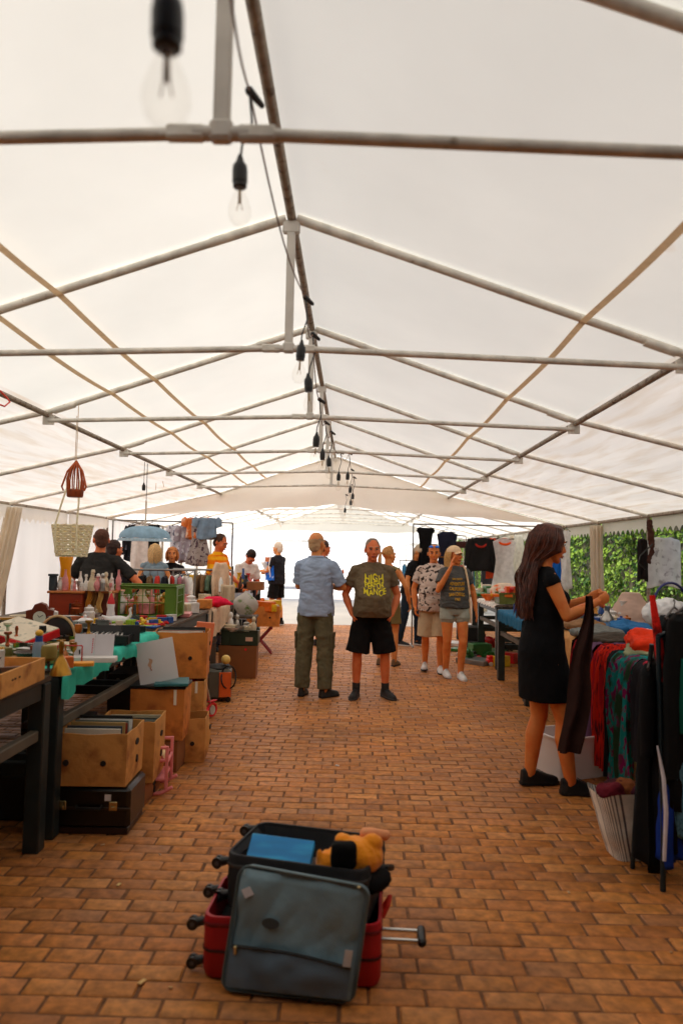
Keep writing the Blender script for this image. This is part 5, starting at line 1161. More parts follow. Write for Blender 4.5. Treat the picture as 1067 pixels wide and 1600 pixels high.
# litter on the paving
random.seed(9)
for i, (px, py, lab, cc, sx) in enumerate([(186, 1382, 'pale scrap of paper on the paving left of the suitcases', (225, 190, 120), .028), (222, 1534, 'cream cigarette end on the paving left of the suitcases', (225, 180, 110), .035), (161, 1320, 'small pale chip on the bricks by the table leg', (190, 150, 110), .022), (527, 1196, 'white scrap in the middle of the aisle', (225, 220, 215), .03), (267, 1543, 'tiny pale crumb near the red suitcase wheel', (210, 170, 110), .015), (888, 1394, 'pale scrap on the paving below the striped bag', (200, 170, 130), .02), (250, 1335, 'pale fleck between the table and the suitcase', (190, 160, 130), .015), (1048, 1488, 'small light pebble at the right edge of the paving', (190, 160, 120), .012)]):
    q = remesh(MB().box((0, 0, 0), (sx, sx * .5, .006), ch=.002), .002, wrinkle(.001, (90, 90, 90), i), smooth_it=1); solo('litter_scrap', q, M(S(*cc)), lab, 'litter', gnd(px, py, .004), random.uniform(0, 3))
# ------------------------------------------------------------------ hanging clothes
def stripes(c1, c2, scale, axis='X', key=None, dist=0.0, thr=.5):
    k = (c1, c2, scale, axis, dist, thr)
    if k in _mc: return _mc[k]
    m = bpy.data.materials.new('stripe'); m.use_nodes = True; nt = m.node_tree; N = nt.nodes; L = nt.links; b = N['Principled BSDF']
    tc = N.new('ShaderNodeTexCoord'); w = N.new('ShaderNodeTexWave'); w.bands_direction = axis; w.inputs['Scale'].default_value = scale; w.inputs['Distortion'].default_value = dist; w.inputs['Detail'].default_value = 3
    L.new(tc.outputs['Object'], w.inputs[0]); cr = N.new('ShaderNodeValToRGB'); L.new(w.outputs[0], cr.inputs[0]); e = cr.color_ramp.elements
    e[0].position = thr - .06; e[1].position = thr + .06; e[0].color = (*S(*c1), 1); e[1].color = (*S(*c2), 1)
    L.new(cr.outputs[0], b.inputs['Base Color']); b.inputs['Roughness'].default_value = .9; b.inputs['Specular IOR Level'].default_value = .1; _mc[k] = m; return m
def tiedye(c1, c2, c3, stretch=(6, 6, 1.5), ns=3.0, at1=.5, at2=.6):
    m = M(S(*c1), rough=.9, var=.25, ns=ns * 3, col2=S(*c2), c2at=at1, c2w=.05, stretch=stretch, spec=.1, key=('td', c1, c2, c3, stretch, ns)).copy()
    nt = m.node_tree; N = nt.nodes; L = nt.links; b = N['Principled BSDF']; src = b.inputs['Base Color'].links[0].from_socket
    n = N.new('ShaderNodeTexNoise'); n.inputs['Scale'].default_value = ns; n.inputs['Detail'].default_value = 4; mp = [x for x in N if x.type == 'MAPPING'][0]; L.new(mp.outputs[0], n.inputs[0])
    cr = N.new('ShaderNodeValToRGB'); cr.color_ramp.elements[0].position = at2 - .04; cr.color_ramp.elements[1].position = at2 + .04; L.new(n.outputs[0], cr.inputs[0])
    mx = N.new('ShaderNodeMixRGB'); L.new(cr.outputs[0], mx.inputs[0]); L.new(src, mx.inputs[1]); mx.inputs[2].default_value = (*S(*c3), 1); L.new(mx.outputs[0], b.inputs['Base Color']); return m
def garment(kind, w, L_, m, label, loc, rz=0, thick=.05, folds=5, seed=0, group=None, hanger=True, rot=None, cat=None, accents=()):
    """a garment on a hanger; loc is the hook, width along local X"""
    t = thing(kind, label, cat or kind.replace('_', ' '), loc, rz, group)
    prof = {'dress': [(0, .20), (.02, .42), (.05, .50), (.16, .44), (.34, .36), (.50, .42), (.75, .55), (1, .66)],
            'tank_dress': [(0, .34), (.03, .52), (.10, .36), (.25, .30), (.42, .28), (.62, .36), (.8, .40), (1, .46)],
            'shirt': [(0, .16), (.03, .40), (.10, .50), (.20, .47), (.5, .45), (.8, .46), (1, .48)],
            'jacket': [(0, .18), (.03, .42), (.09, .52), (.25, .54), (.6, .58), (1, .62)],
            'skirt': [(0, .34), (.06, .36), (.4, .42), (1, .52)],
            'trousers': [(0, .36), (.1, .38), (.5, .36), (1, .32)],
            'scarf': [(0, .30), (.2, .44), (.6, .5), (1, .42)]}.get(kind, [(0, .2), (.04, .45), (.1, .5), (1, .5)])
    rings = []; n = 44; K = 18; top = .07 if hanger else 0
    for i in range(K + 1):
        v = i / K
        for j in range(len(prof) - 1):
            if prof[j][0] <= v <= prof[j + 1][0]:
                f_ = (v - prof[j][0]) / (prof[j + 1][0] - prof[j][0]); hw = prof[j][1] + (prof[j + 1][1] - prof[j][1]) * f_; break
        hw *= w; z = -top - v * L_; amp = (.2 + .8 * v) * thick * .55
        rings.append([Vector((hw * cos(a) * (1 + .03 * sin(7 * a + seed)), thick * .5 * (1.0 - .35 * (v < .05)) * sin(a) + amp * sin(folds * a * 1.0 + seed + v * 1.5) * abs(sin(a)) + .012 * noise.noise(Vector((cos(a) * 2, v * 4, seed))), z + (.02 * cos(a * 2 + seed) * v) - (.015 * (1 - abs(cos(a))) if v < .03 else 0))) for a in [2 * pi * j / n for j in range(n)]])
    q = MB(); q.loft(rings); part('cloth_body', q, m, t, ang=None)
    if kind in ('shirt', 'jacket'):
        for s_ in (-1, 1):
            q = MB(); ln = L_ * (.78 if kind == 'jacket' else .38); p0 = Vector((s_ * w * .43, 0, -top - L_ * .06)); p1 = Vector((s_ * w * .60, 0, -top - L_ * .06 - ln))
            q.tube([p0, p0.lerp(p1, .3) + Vector((s_ * .02, 0, 0)), p0.lerp(p1, .7), p1], [.05, .062, .055, .05], 12); o = part('sleeve', q, m, t); o.scale = (1, .6, 1)
    for (z0, z1, mm, nm) in accents:
        q = MB(); q.tube([(.24 * w * cos(a) * (1.0 if nm != 'belt' else 1.7), thick * .7 * sin(a) - .002, z0 + (z1 - z0) * (.5 - .5 * sin(a))) for a in [2 * pi * j / 20 for j in range(21)]], .02 if nm != 'belt' else .012, 6); part(nm, q, mm, t)
    if hanger:
        q = MB(); q.tube([(-w * .42, 0, -top - .015), (0, 0, -top + .035), (w * .42, 0, -top - .015), (-w * .42, 0, -top - .02)], .006, 6)
        q.tube([(0, 0, -top + .035), (0, 0, -.03), (.014, 0, -.008), (0, 0, .006), (-.014, 0, -.004)], .003, 6); part('hanger', q, M(S(60, 50, 44), rough=.4), t)
    return t
def rail(kind, label, p0, p1, h, cat='clothes rack', foot=.5, m=None, z1=None):
    p0 = Vector(p0); p1 = Vector(p1); t = thing(kind, label, cat, (*p0.xy, 0)); d = (p1 - p0); d.z = 0; pr = Vector((-d.y, d.x, 0)).normalized(); m = m or M(S(150, 148, 144), rough=.3, metal=.7)
    for o_ in (Vector((0, 0, 0)), d):
        q = MB(); q.tube([o_, o_ + Vector((0, 0, h))], .014, 10); part('upright', q, m, t)
        q = MB(); q.tube([o_ - pr * foot / 2 + Vector((0, 0, .015)), o_ + pr * foot / 2 + Vector((0, 0, .015))], .014, 8); part('foot', q, m, t)
    q = MB(); q.tube([Vector((0, 0, h)), d + Vector((0, 0, h))], .014, 10); part('rail', q, m, t); return t
# far right display
rail('clothes_rail', 'tall clothes rail holding the dresses at the far right', (1.05, 12.9, 0), (3.35, 12.9, 0), 2.12)
q0 = lambda px, Y: at(px, 865, Y).x
garment('tank_dress', .36, .95, cloth(16, 15, 16), 'black sleeveless dress hanging highest at the far right', (q0(664, 12.86), 12.84, 2.13), .05, seed=1, cat='dress')
garment('dress', .36, 1.0, cloth(30, 32, 48), 'navy dress with a dark patterned skirt, hanging right of the black one', (q0(697, 12.86), 12.80, 2.07), -.05, seed=2, accents=((-.50, -.52, cloth(110, 70, 40), 'belt'),))
garment('jacket', .40, .60, cloth(32, 30, 30), 'black jacket with a dark red collar on the far rail', (q0(750, 12.86), 12.82, 1.98), .0, seed=3, accents=((-.09, -.24, cloth(150, 40, 30), 'collar'),))
garment('shirt', .26, .7, cloth(208, 74, 40), 'orange-red garment squeezed between the black jacket and the white dress', (q0(770, 12.9), 12.95, 1.98), .1, seed=8)
garment('dress', .40, 1.12, cloth(244, 244, 246, tr=.7), 'white dress with an orange yoke on the far rail', (q0(786, 12.8), 12.70, 1.97), .0, seed=4, accents=((-.085, -.18, cloth(238, 84, 34), 'collar'),))
q = MB(); q.box((0, 0, 0), (.34, .06, .12), ch=.02); q.tube([(-.12, 0, .05), (-.1, 0, .16), (.1, 0, .16), (.12, 0, .05)], .008, 6); solo('handbag', q, paint(70, 30, 26), 'dark red-brown bag hung behind the navy dress', 'bag', (q0(718, 13.2), 13.2, 1.78))
garment('scarf', .17, .36, cloth(24, 92, 176), 'blue cloth hanging just before the face of the woman in black', (q0(874, 10.6) , 10.8, 1.62), .2, seed=5, hanger=False)
garment('scarf', .15, .38, cloth(236, 60, 40), 'coral red cloth hanging above the blue one at the tent leg', (q0(874, 10.6), 10.82, 1.98), .3, seed=6, hanger=False)
garment('scarf', .18, .24, cloth(228, 60, 46), 'coral red cloth hanging under the blue one', (q0(872, 10.6), 10.84, 1.24), .3, seed=6, hanger=False)
garment('dress', .16, .9, cloth(242, 242, 242, tr=.55), 'narrow white dress hanging edge-on at the tent opening', (q0(884, 11.5), 11.5, 2.08), .2, seed=7)
garment('scarf', .34, .9, cloth(232, 220, 212, tr=.3), 'thin cream curtain-like scarf hanging by the hedge', (q0(815, 13.5), 13.8, 2.0), .6, seed=11, hanger=False)
rail('clothes_rail', 'low clothes rack far behind the stooping man', (1.1, 17.3, 0), (2.9, 17.3, 0), 1.45)
RC = [(30, 32, 40), (60, 64, 84), (200, 60, 50), (40, 90, 120), (220, 216, 210), (30, 28, 30), (150, 60, 60), (90, 110, 90), (230, 170, 60), (24, 30, 60), (180, 120, 130), (120, 90, 60)]
RN = ['charcoal', 'slate blue', 'brick red', 'petrol blue', 'white', 'black', 'dusty red', 'sage green', 'mustard', 'navy', 'mauve', 'brown']
def rack_fill(p0, p1, h, n, seed, where, L_=(.55, .8), w=.40, cols=None):
    rr = random.Random(seed); p0 = Vector(p0); p1 = Vector(p1); d = p1 - p0; ang = atan2(d.y, d.x) + pi / 2
    for i in range(n):
        k = cols[i % len(cols)] if cols else rr.randrange(len(RC)); c_ = RC[k]
        p = p0.lerp(p1, (i + .5) / n); garment('shirt' if rr.random() < .6 else 'dress', w * rr.uniform(.9, 1.1), rr.uniform(*L_), cloth(*c_, col2=tuple(min(1, v * 1.8 + .02) for v in S(*c_)) if rr.random() < .4 else None, c2at=.62), f'{RN[k]} garment on {where}', (p.x, p.y, h - .012), ang + rr.uniform(-.2, .2), thick=.045, seed=rr.random() * 9, group='garments on ' + where, cat='garment', hanger=True)
rack_fill((1.15, 17.3, 0), (2.85, 17.3, 0), 1.45, 14, 3, 'the rack behind the stooping man')
# second tent, right side: more hung garments
garment('jacket', .42, .7, cloth(60, 60, 66), 'grey jacket on the rack beyond the right-hand stalls', (2.9, 15.4, 1.7), .5, seed=13)
rail('clothes_rail', 'clothes rack on the right beyond the dresses', (2.4, 14.8, 0), (3.4, 16.2, 0), 1.7)
# left side racks
rail('clothes_rail', 'low clothes rack behind the green crate', (-2.95, 9.3, 0), (-2.05, 9.6, 0), 1.32)
rack_fill((-2.9, 9.32, 0), (-2.1, 9.58, 0), 1.33, 9, 8, 'the rack behind the green crate', (.5, .6), .34, [5, 4, 5, 11, 2, 0, 2, 10, 4])
rail('clothes_rail', 'clothes rack of shirts beyond the linen-covered table', (-2.65, 10.9, 0), (-1.75, 10.75, 0), 1.30)
rack_fill((-2.6, 10.9, 0), (-1.8, 10.75, 0), 1.31, 8, 12, 'the rack beyond the linen cloth', (.5, .62), .38, [4, 3, 8, 11, 11, 7, 5, 4])
garment('scarf', .26, .50, cloth(214, 184, 156), 'cream draped blouse at the aisle end of the shirt rack', (q0(346, 10.6), 10.6, 1.42), .2, thick=.1, seed=4, hanger=False)
garment('trousers', .26, .42, cloth(186, 164, 136), 'beige trousers folded over the rack end beside the plastic bag', (q0(358, 10.2), 10.2, 1.12), .3, thick=.12, seed=5, hanger=False)
rail('clothes_rail', 'high rail of hung clothes by the left tent wall', (-3.9, 11.9, 0), (-2.0, 12.2, 0), 2.05)
for i, (px, kk, c_, L_, lab) in enumerate([(212, 'jacket', cloth(26, 26, 30, col2=S(150, 150, 170), c2at=.66, ns=10), .75, 'black floral blouse'), (238, 'trousers', cloth(20, 20, 24), 1.2, 'long black trousers'), (224, 'scarf', cloth(214, 206, 200), 1.1, 'pale long scarf'), (284, 'shirt', cloth(196, 196, 206, col2=S(90, 90, 110), c2at=.58, c2w=.02, ns=10), .6, 'white shirt with grey pattern'), (300, 'shirt', cloth(150, 140, 150, col2=S(206, 206, 212), ns=9), .75, 'grey patterned shirt'), (312, 'shirt', cloth(232, 118, 60, col2=S(240, 200, 170), ns=6), .42, 'orange patterned top'), (318, 'dress', cloth(160, 150, 146, col2=S(90, 70, 80), c2at=.56, c2w=.03, ns=12), .80, 'brown and grey printed dress'), (330, 'shirt', cloth(120, 140, 160), .42, 'pale blue denim shirt')]):
    garment(kk, .34, L_ * .8, c_, f'{lab} on the high rail by the left tent wall', (q0(px, 12 + i * .02), 12.0 - i * .04, 2.06 + (.12 if i in (5, 7) else 0)), .2 * (i % 3 - 1), seed=i, cat='garment', thick=.05)
# ------------------------------------------------------------------ right side: clothes table, rack, bag, bin
def drape(y0, y1, xe, inlen, length, m, label, fold=.018, nf=4, seed=0, z=TZ + .03, taper=0, sway=0.0, cat='garment', kind='draped_garment'):
    q = MB()
    def fn(u, v):
        s_ = -inlen + (inlen + length) * v; yy = y0 + (y1 - y0) * (u + taper * (v - .5) * (u - .5) * -1) + sway * max(0, s_)
        w = fold * (sin(2 * pi * nf * u + seed + 1.2 * sin(v * 3 + seed)) + .5 * sin(2 * pi * nf * 2.3 * u + seed * 2 + v * 2))
        if s_ < -.03: return (xe - s_ * 1.0, yy, z + .012 * noise.noise(Vector((yy * 9, s_ * 9, seed))) + .3 * w + .01)
        if s_ < .03: a = (s_ + .03) / .06 * pi / 2; return (xe + .03 - .045 * sin(a) + .0, yy, z + .01 + .3 * w - .03 * (1 - cos(a)))
        return (xe - .02 - w * min(1, s_ / .15) - .02 * min(1, s_ / .4) - .012, yy, z - .02 - (s_ - .03))
    q.grid(fn, max(20, int(nf * 9)), 36); return solo(kind, q, m, label, cat, ang=None)
XE = 1.84
drape(6.62, 6.95, XE, .3, .62, cloth(112, 124, 128), 'grey-green garment draped over the far end of the clothes table', seed=1, nf=2)
drape(6.10, 6.55, XE, .3, .34, cloth(182, 132, 82), 'tan garment with a rounded hem hanging short off the clothes table', seed=2, nf=2)
drape(5.66, 6.02, XE, .25, .80, tiedye((150, 30, 36), (60, 18, 26), (40, 16, 22), stretch=(4, 4, .6), ns=4), 'dark red tie-dyed skirt draped off the clothes table, left of the purple one', seed=3, nf=4, fold=.025)
drape(5.54, 5.66, XE - .02, .25, .74, cloth(98, 70, 96), 'narrow purple garment hanging between two red skirts', seed=4, nf=2)
drape(5.22, 5.53, XE, .25, .84, tiedye((206, 44, 26), (70, 20, 30), (176, 30, 40), stretch=(4.5, 4.5, .5), ns=3.5, at1=.56), 'bright red streaked skirt draped off the clothes table', seed=5, nf=5, fold=.03)
drape(5.12, 5.23, XE - .015, .25, .86, cloth(26, 22, 26), 'narrow black garment hanging beside the red streaked skirt', seed=6, nf=2)
drape(4.72, 5.12, XE - .02, .22, .84, tiedye((26, 132, 128), (130, 24, 84), (44, 66, 44), stretch=(2, 2.4, 1.1), ns=3.0, at1=.52, at2=.58), 'teal, green and magenta tie-dyed skirt draped off the clothes table', seed=7, nf=4, fold=.028)
drape(4.34, 4.70, XE - .03, .2, .6, cloth(30, 28, 32), 'black garment draped off the near corner of the clothes table', seed=8, nf=3)
def pile(px, py, w, d, h, m, label, Y=None, z=TZ, rz=0, seed=0, cat='folded clothes'):
    p = gnd(px, py, z) if Y is None else Vector((at(px, 865, Y).x, Y, z))
    q = MB(); q.box((0, 0, h * .35), (w * .9, d * .9, h * .7), ch=.01); q.ell((0, 0, h * .5), (w * .5, d * .5, h * .5)); q.ell((w * .12, d * .1, h * .75), (w * .3, d * .36, h * .4), rot=Matrix.Rotation(seed, 3, 'Z'))
    me = remesh(q, .013, wrinkle(.016, (9 + 3 * sin(seed), 13, 26), seed), smooth_it=1); return solo('folded_garment', me, m, label, cat, (p.x, p.y, z), rz)
pl_ = [(955, 1020, .5, .30, .12, (226, 56, 24), 'orange-red crumpled garment on the edge of the clothes table', 1.35, .13),
 (905, 1003, .42, .34, .07, (70, 62, 54), 'dark brown folded garment behind the orange-red one', .3, .05), (900, 995, .40, .3, .07, (110, 112, 108), 'grey folded top on the brown pile', .4, .11),
 (895, 986, .42, .3, .06, (130, 96, 66), 'brown folded top high on the pile near the woman', .3, .16), (890, 982, .4, .3, .06, (52, 56, 58), 'charcoal folded garment on top of the pile near the woman', .2, .21),
 (975, 1022, .42, .3, .07, (152, 158, 122), 'sage green twisted garment in the middle of the clothes table', 1.1, .05), (985, 1043, .34, .28, .06, (206, 160, 146), 'pale pink folded garment near the edge', .9, .04),
 (965, 1036, .3, .22, .05, (180, 40, 60), 'raspberry garment under the pale pink one', .7, .02), (1000, 1058, .3, .24, .05, (196, 176, 156), 'beige twisted garment at the near corner', .5, .03),
 (985, 988, .42, .36, .09, (44, 98, 146), 'bright blue crinkled garment towards the back of the clothes table', 1.4, .07), (960, 985, .5, .3, .08, (66, 96, 128), 'denim blue garment left of the bright blue one', .6, .03),
 (930, 975, .5, .36, .09, (34, 32, 34), 'black heap behind the denim blue garment', .9, .05), (1010, 975, .36, .3, .08, (50, 80, 116), 'navy garment right at the back of the clothes table', .2, .08),
 (1030, 1000, .34, .4, .07, (206, 204, 210), 'white floral garment by the red strap', .8, .06), (1050, 1012, .3, .4, .06, (222, 210, 200), 'cream lace garment beside the white floral one', .3, .05), (1058, 1030, .3, .3, .06, (180, 150, 130), 'brown and cream printed garment by the black rack', .5, .06),
 (1000, 1005, .36, .3, .05, (120, 66, 46), 'rust brown garment between the blue and the sage ones', .6, .07), (950, 1005, .4, .2, .05, (56, 44, 40), 'dark scarf under the denim garment', .1, .03)]
for i, (px, py, w, d, h, c_, lab, rz, dz) in enumerate(pl_):
    p = gnd(px, py, TZ + .03); dz *= .4; p.x = max(p.x, XE + w * .42); p.y = min(max(p.y, 4.5), 7.8)
    q = MB(); q.box((0, 0, h * .35), (w * .9, d * .9, h * .7), ch=.01); q.ell((0, 0, h * .5), (w * .5, d * .5, h * .5)); q.ell((w * .12, d * .1, h * .75), (w * .3, d * .36, h * .4), rot=Matrix.Rotation(i, 3, 'Z'))
    fl = 'floral' in lab or 'printed' in lab or 'lace' in lab
    solo('folded_garment', remesh(q, .013, wrinkle(.018, (7, 12, 26), i), smooth_it=1), cloth(*c_, col2=S(*[int(v * .55) for v in c_]) if fl else None, ns=22 if fl else 14, c2at=.55, c2w=.03), lab, 'clothes', (p.x, p.y, TZ + dz), rz)
# garment she is lifting
hp = at(921, 946, 4.80)
t = thing('held_garment', 'dark brown garment held up by the woman in black, trailing to her knees', 'garment', hp)
q = MB()
def hg(u, v):
    z = .06 - v * 1.0; w = .035 + .085 * min(1, v * 1.6); x = (u - .5) * w * 1.1 - .115 * v ** 1.2; return (x + .01 * sin(v * 11), .02 * sin(u * 9 + v * 3) + .02 * noise.noise(Vector((u * 3, v * 5, 2))), z)
q.grid(hg, 22, 36); q.grid(lambda u, v: tuple(Vector(hg(1 - u, v)) + Vector((0, .03 + .02 * v, 0))), 22, 36); part('cloth_body', q, cloth(46, 28, 24), t, ang=None)
# clear bin
t = thing('storage_bin', 'empty clear plastic storage bin on the paving behind the woman in black', 'bin', (1.62, 5.52, 0), .42)
m_clear = bpy.data.materials.new('clear_plastic'); m_clear.use_nodes = True; _b = m_clear.node_tree.nodes['Principled BSDF']; _b.inputs['Base Color'].default_value = (*S(236, 232, 230), 1); _b.inputs['Roughness'].default_value = .35; _b.inputs['Alpha'].default_value = .74
q = MB(); q.loft([rring(.40, .30, .03, 0), rring(.40, .30, .03, .004), rring(.47, .36, .035, .30), rring(.463, .353, .033, .30), rring(.395, .295, .03, .008)]); part('tub', q, m_clear, t)
q = MB(); q.loft([rring(.47, .36, .035, .29), rring(.50, .39, .04, .292), rring(.50, .39, .04, .305), rring(.465, .355, .035, .306)], caps=False); part('rim', q, m_clear, t)
# striped bag
t = thing('striped_bag', 'white shopping bag with fine grey stripes, full of dark clothes, on the paving', 'bag', (gnd(978, 1325).x + .01, 4.05, 0), .12); q = MB(); rings = []; K = 14
for i in range(K + 1):
    v = i / K; w = .13 + .055 * v; d = .085 + .03 * v; ring = []
    for j in range(112):
        a = 2 * pi * j / 112; ex = .38
        x = w * (abs(cos(a)) ** ex) * (1 if cos(a) > 0 else -1); y = d * (abs(sin(a)) ** ex) * (1 if sin(a) > 0 else -1)
        n_ = .012 * noise.noise(Vector((x * 9, v * 3, y * 9))) * (1 - .3 * v) + .006 * sin(v * 9 + x * 30) * v * (1 - v) * 3; ring.append(Vector((x + n_ - .05 * v, y + n_ * 1.5, .34 * v + .012 * sin(a * 3) * v)))
    rings.append(ring)
q.loft(rings, caps=False); q.add(rings[0], [tuple(range(111, -1, -1))]); q.m = [1 if (i % 112) % 3 == 0 else 0 for i in range(len(q.f))]; q.m[-1] = 0; part('bag_body', q, [cloth(222, 214, 204), cloth(92, 88, 92)], t, ang=None)
for i, (x, y, c_) in enumerate(((-.11, -.02, (96, 22, 34)), (.0, .02, (120, 66, 34)), (.07, -.02, (70, 28, 40)), (-.04, .05, (60, 24, 30)))):
    solo('garment_in_bag', remesh(MB().ell((0, 0, 0), (.075, .07, .05)), .01, wrinkle(.018, (14, 14, 18), i + 3)), cloth(*c_), ['maroon cloth at the left of the striped bag', 'rust brown cloth in the middle of the striped bag', 'plum cloth at the right of the striped bag', 'dark red cloth at the back of the striped bag'][i], 'clothes', t.location + Matrix.Rotation(.12, 3, 'Z') @ Vector((x - .03, y, .335)))
# near clothes rack
P0 = gnd(1035, 1392); P1 = Vector((2.05, 4.35, 0)); m_rk = M(S(40, 56, 64), rough=.4, metal=.5)
t = thing('clothes_rack', 'dark blue metal rack with a round arch, hung with black clothes, nearest at right', 'clothes rack', (P0.x, P0.y, 0)); d = P1 - P0
for o_, nm in ((Vector((0, 0, 0)), 'a'), (d, 'b')):
    q = MB(); q.tube([o_ + Vector((0, 0, .0)), o_ + Vector((.004, 0, .26)), o_ + Vector((-.01, .02, 1.2))], [.014, .013, .012], 10); part('leg', q, m_rk, t)
q = MB(); q.tube([Vector((-.05, .25, 0)), Vector((-.03, .22, .5)), Vector((.0, .12, 1.15))], .012, 8); part('leg', q, m_rk, t)
q = MB(); q.tube([Vector((-.01, .02, 1.2)), d * .5 + Vector((0, 0, 1.22)), d + Vector((-.01, .02, 1.2))], .012, 10); part('rail', q, m_rk, t)
ac = at(1047, 952, 3.95) - Vector((P0.x, P0.y, 0)); q = MB(); q.tube([ac + Vector((.115 * cos(a), .05 * cos(a), .14 * sin(a))) for a in [pi * j / 16 * 1.15 - .1 for j in range(17)]], .007, 8); part('arch', q, paint(34, 40, 110), t)
def rk(px, Y, ztop, w, L_, m, kind, label, rz, **k): return garment(kind, w, L_, m, label, (at(px, 865, Y).x, Y, ztop), rz, cat='garment', **k)
rk(1016, 3.80, 1.12, .26, .98, cloth(15, 15, 16), 'shirt', 'black T-shirt dress hanging at the aisle end of the near rack', 1.05, thick=.09, seed=2)
rk(1052, 3.95, 1.36, .40, 1.05, cloth(17, 17, 18), 'dress', 'long black coat-like dress hanging on the near rack', .9, thick=.14, seed=5)
rk(1078, 3.75, 1.40, .36, .95, cloth(20, 20, 20), 'jacket', 'black jacket cut by the right edge of the picture', .7, thick=.14, seed=7)
rk(1040, 3.70, .98, .20, .80, cloth(18, 18, 20), 'trousers', 'black sports trousers hanging low in front of the rack', .9, thick=.08, seed=9, hanger=False)
rk(1066, 3.66, .62, .14, .36, cloth(92, 140, 160, col2=S(50, 84, 104), ns=60), 'scarf', 'light blue speckled cloth low on the near rack', .4, thick=.08, seed=1, hanger=False)
rk(1042, 3.66, .50, .15, .38, cloth(22, 50, 132), 'scarf', 'royal blue cloth at the foot of the near rack', .8, thick=.06, seed=3, hanger=False)
rk(1070, 3.62, 1.10, .10, .34, cloth(16, 96, 80), 'scarf', 'jade green patch of cloth at the right edge of the rack', .4, thick=.05, seed=3, hanger=False)
q = MB(); a_ = [at(1026, 1165, 3.60), at(1036, 1215, 3.58), at(1040, 1270, 3.57), at(1037, 1345, 3.57)]
q.tube(a_, [.004, .010, .011, .009], 6); solo('piping_stripe', q, cloth(196, 192, 198), 'white side stripe running down the dark sports trousers', 'stripe')
q = MB(); a_ = [at(1018, 930, 3.72), at(1026, 985, 3.70), at(1034, 1060, 3.68), at(1042, 1150, 3.67), at(1040, 1210, 3.67)]
q.tube(a_, [.014, .022, .024, .018, .01], 8); solo('red_belt', q, cloth(206, 34, 26, col2=S(90, 14, 14), c2at=.6, ns=6), 'bright red scarf hanging in front of the black clothes', 'scarf')
q = MB(); q.tube([at(1049, 1035, 3.66), at(1053, 1100, 3.66), at(1052, 1180, 3.66)], .012, 8); solo('grey_strap', q, cloth(104, 122, 132), 'blue-grey strap hanging on the black clothes at right', 'strap')
# things hung on the tent leg by the hedge
garment('apron', .42, .60, cloth(228, 226, 222, tr=.2, col2=S(180, 176, 178), ns=8, c2at=.62), 'white apron with a faint print hanging by the hedge', (at(1036, 865, 8.9).x, 8.9, at(1036, 830, 8.9).z), .1, seed=3, thick=.05)
garment('bikini_top', .13, .50, cloth(34, 28, 28), 'black underwear top hanging on the tent leg by the hedge', (at(1003, 865, 8.8).x, 8.8, at(1003, 832, 8.8).z), .1, seed=3, thick=.05)
q = MB(); q.tube([at(1013, 812, 8.7), at(1016, 835, 8.7), at(1018, 862, 8.7), at(1012, 880, 8.7)], [.03, .035, .03, .02], 8); q = remesh(q, .012, wrinkle(.02, (16, 16, 16), 2)); solo('knotted_cloth', q, cloth(70, 44, 36), 'rusty brown knotted cloth tied to the tent leg by the hedge', 'cloth')
q = MB(); q.tube([at(1019, 850, 8.6), at(1000, 868, 8.6), at(997, 880, 8.6), at(1008, 890, 8.6)], .008, 6); solo('cord', q, m_black, 'thin black cord looped below the knotted cloth', 'cord')
# pale objects behind the clothes table
q = MB(); q.lathe([(.24, 0), (.20, .12), (.12, .26), (.09, .32)], n=28); q = remesh(q, .015, wrinkle(.006, seed=2)); solo('lampshade', q, M(S(222, 190, 172), rough=.8, tr=.3), 'pinkish beige lampshade at the back of the clothes table', 'lampshade', (at(985, 865, 7.5).x, 7.5, TZ + .02))
q = remesh(MB().ell((0, 0, .13), (.24, .16, .15)), .015, wrinkle(.02, (9, 9, 9), 5)); solo('white_blanket', q, cloth(226, 222, 226), 'white bundled blanket behind the clothes table, under the blue arch', 'blanket', (at(1040, 865, 7.3).x, 7.3, TZ + .02))
for i, (px, py, c_, lab) in enumerate([(921, 968, (196, 96, 20), 'amber bottle behind the hand of the woman in black'), (903, 972, (190, 100, 50), 'small orange bottle left of the amber one'), (930, 966, (214, 150, 60), 'yellow jar right of the amber bottle'), (946, 968, (210, 214, 216), 'glass jug behind the lifted garment'), (893, 975, (60, 110, 150), 'blue little jar at the far end of the clothes table'), (962, 962, (60, 60, 64), 'dark pan handle at the back of the clothes table'), (885, 965, (230, 226, 220), 'white mug by the elbow of the woman in black')]):
    q = MB(); q.lathe([(.03, 0), (.034, .01), (.034, .08), (.016, .11), (.014, .15), (.016, .155)]); solo('bottle', q, M(S(*c_), rough=.25), lab, 'bottle', (at(px, 865, 7.7).x, 7.7, TZ), scale=1.1)
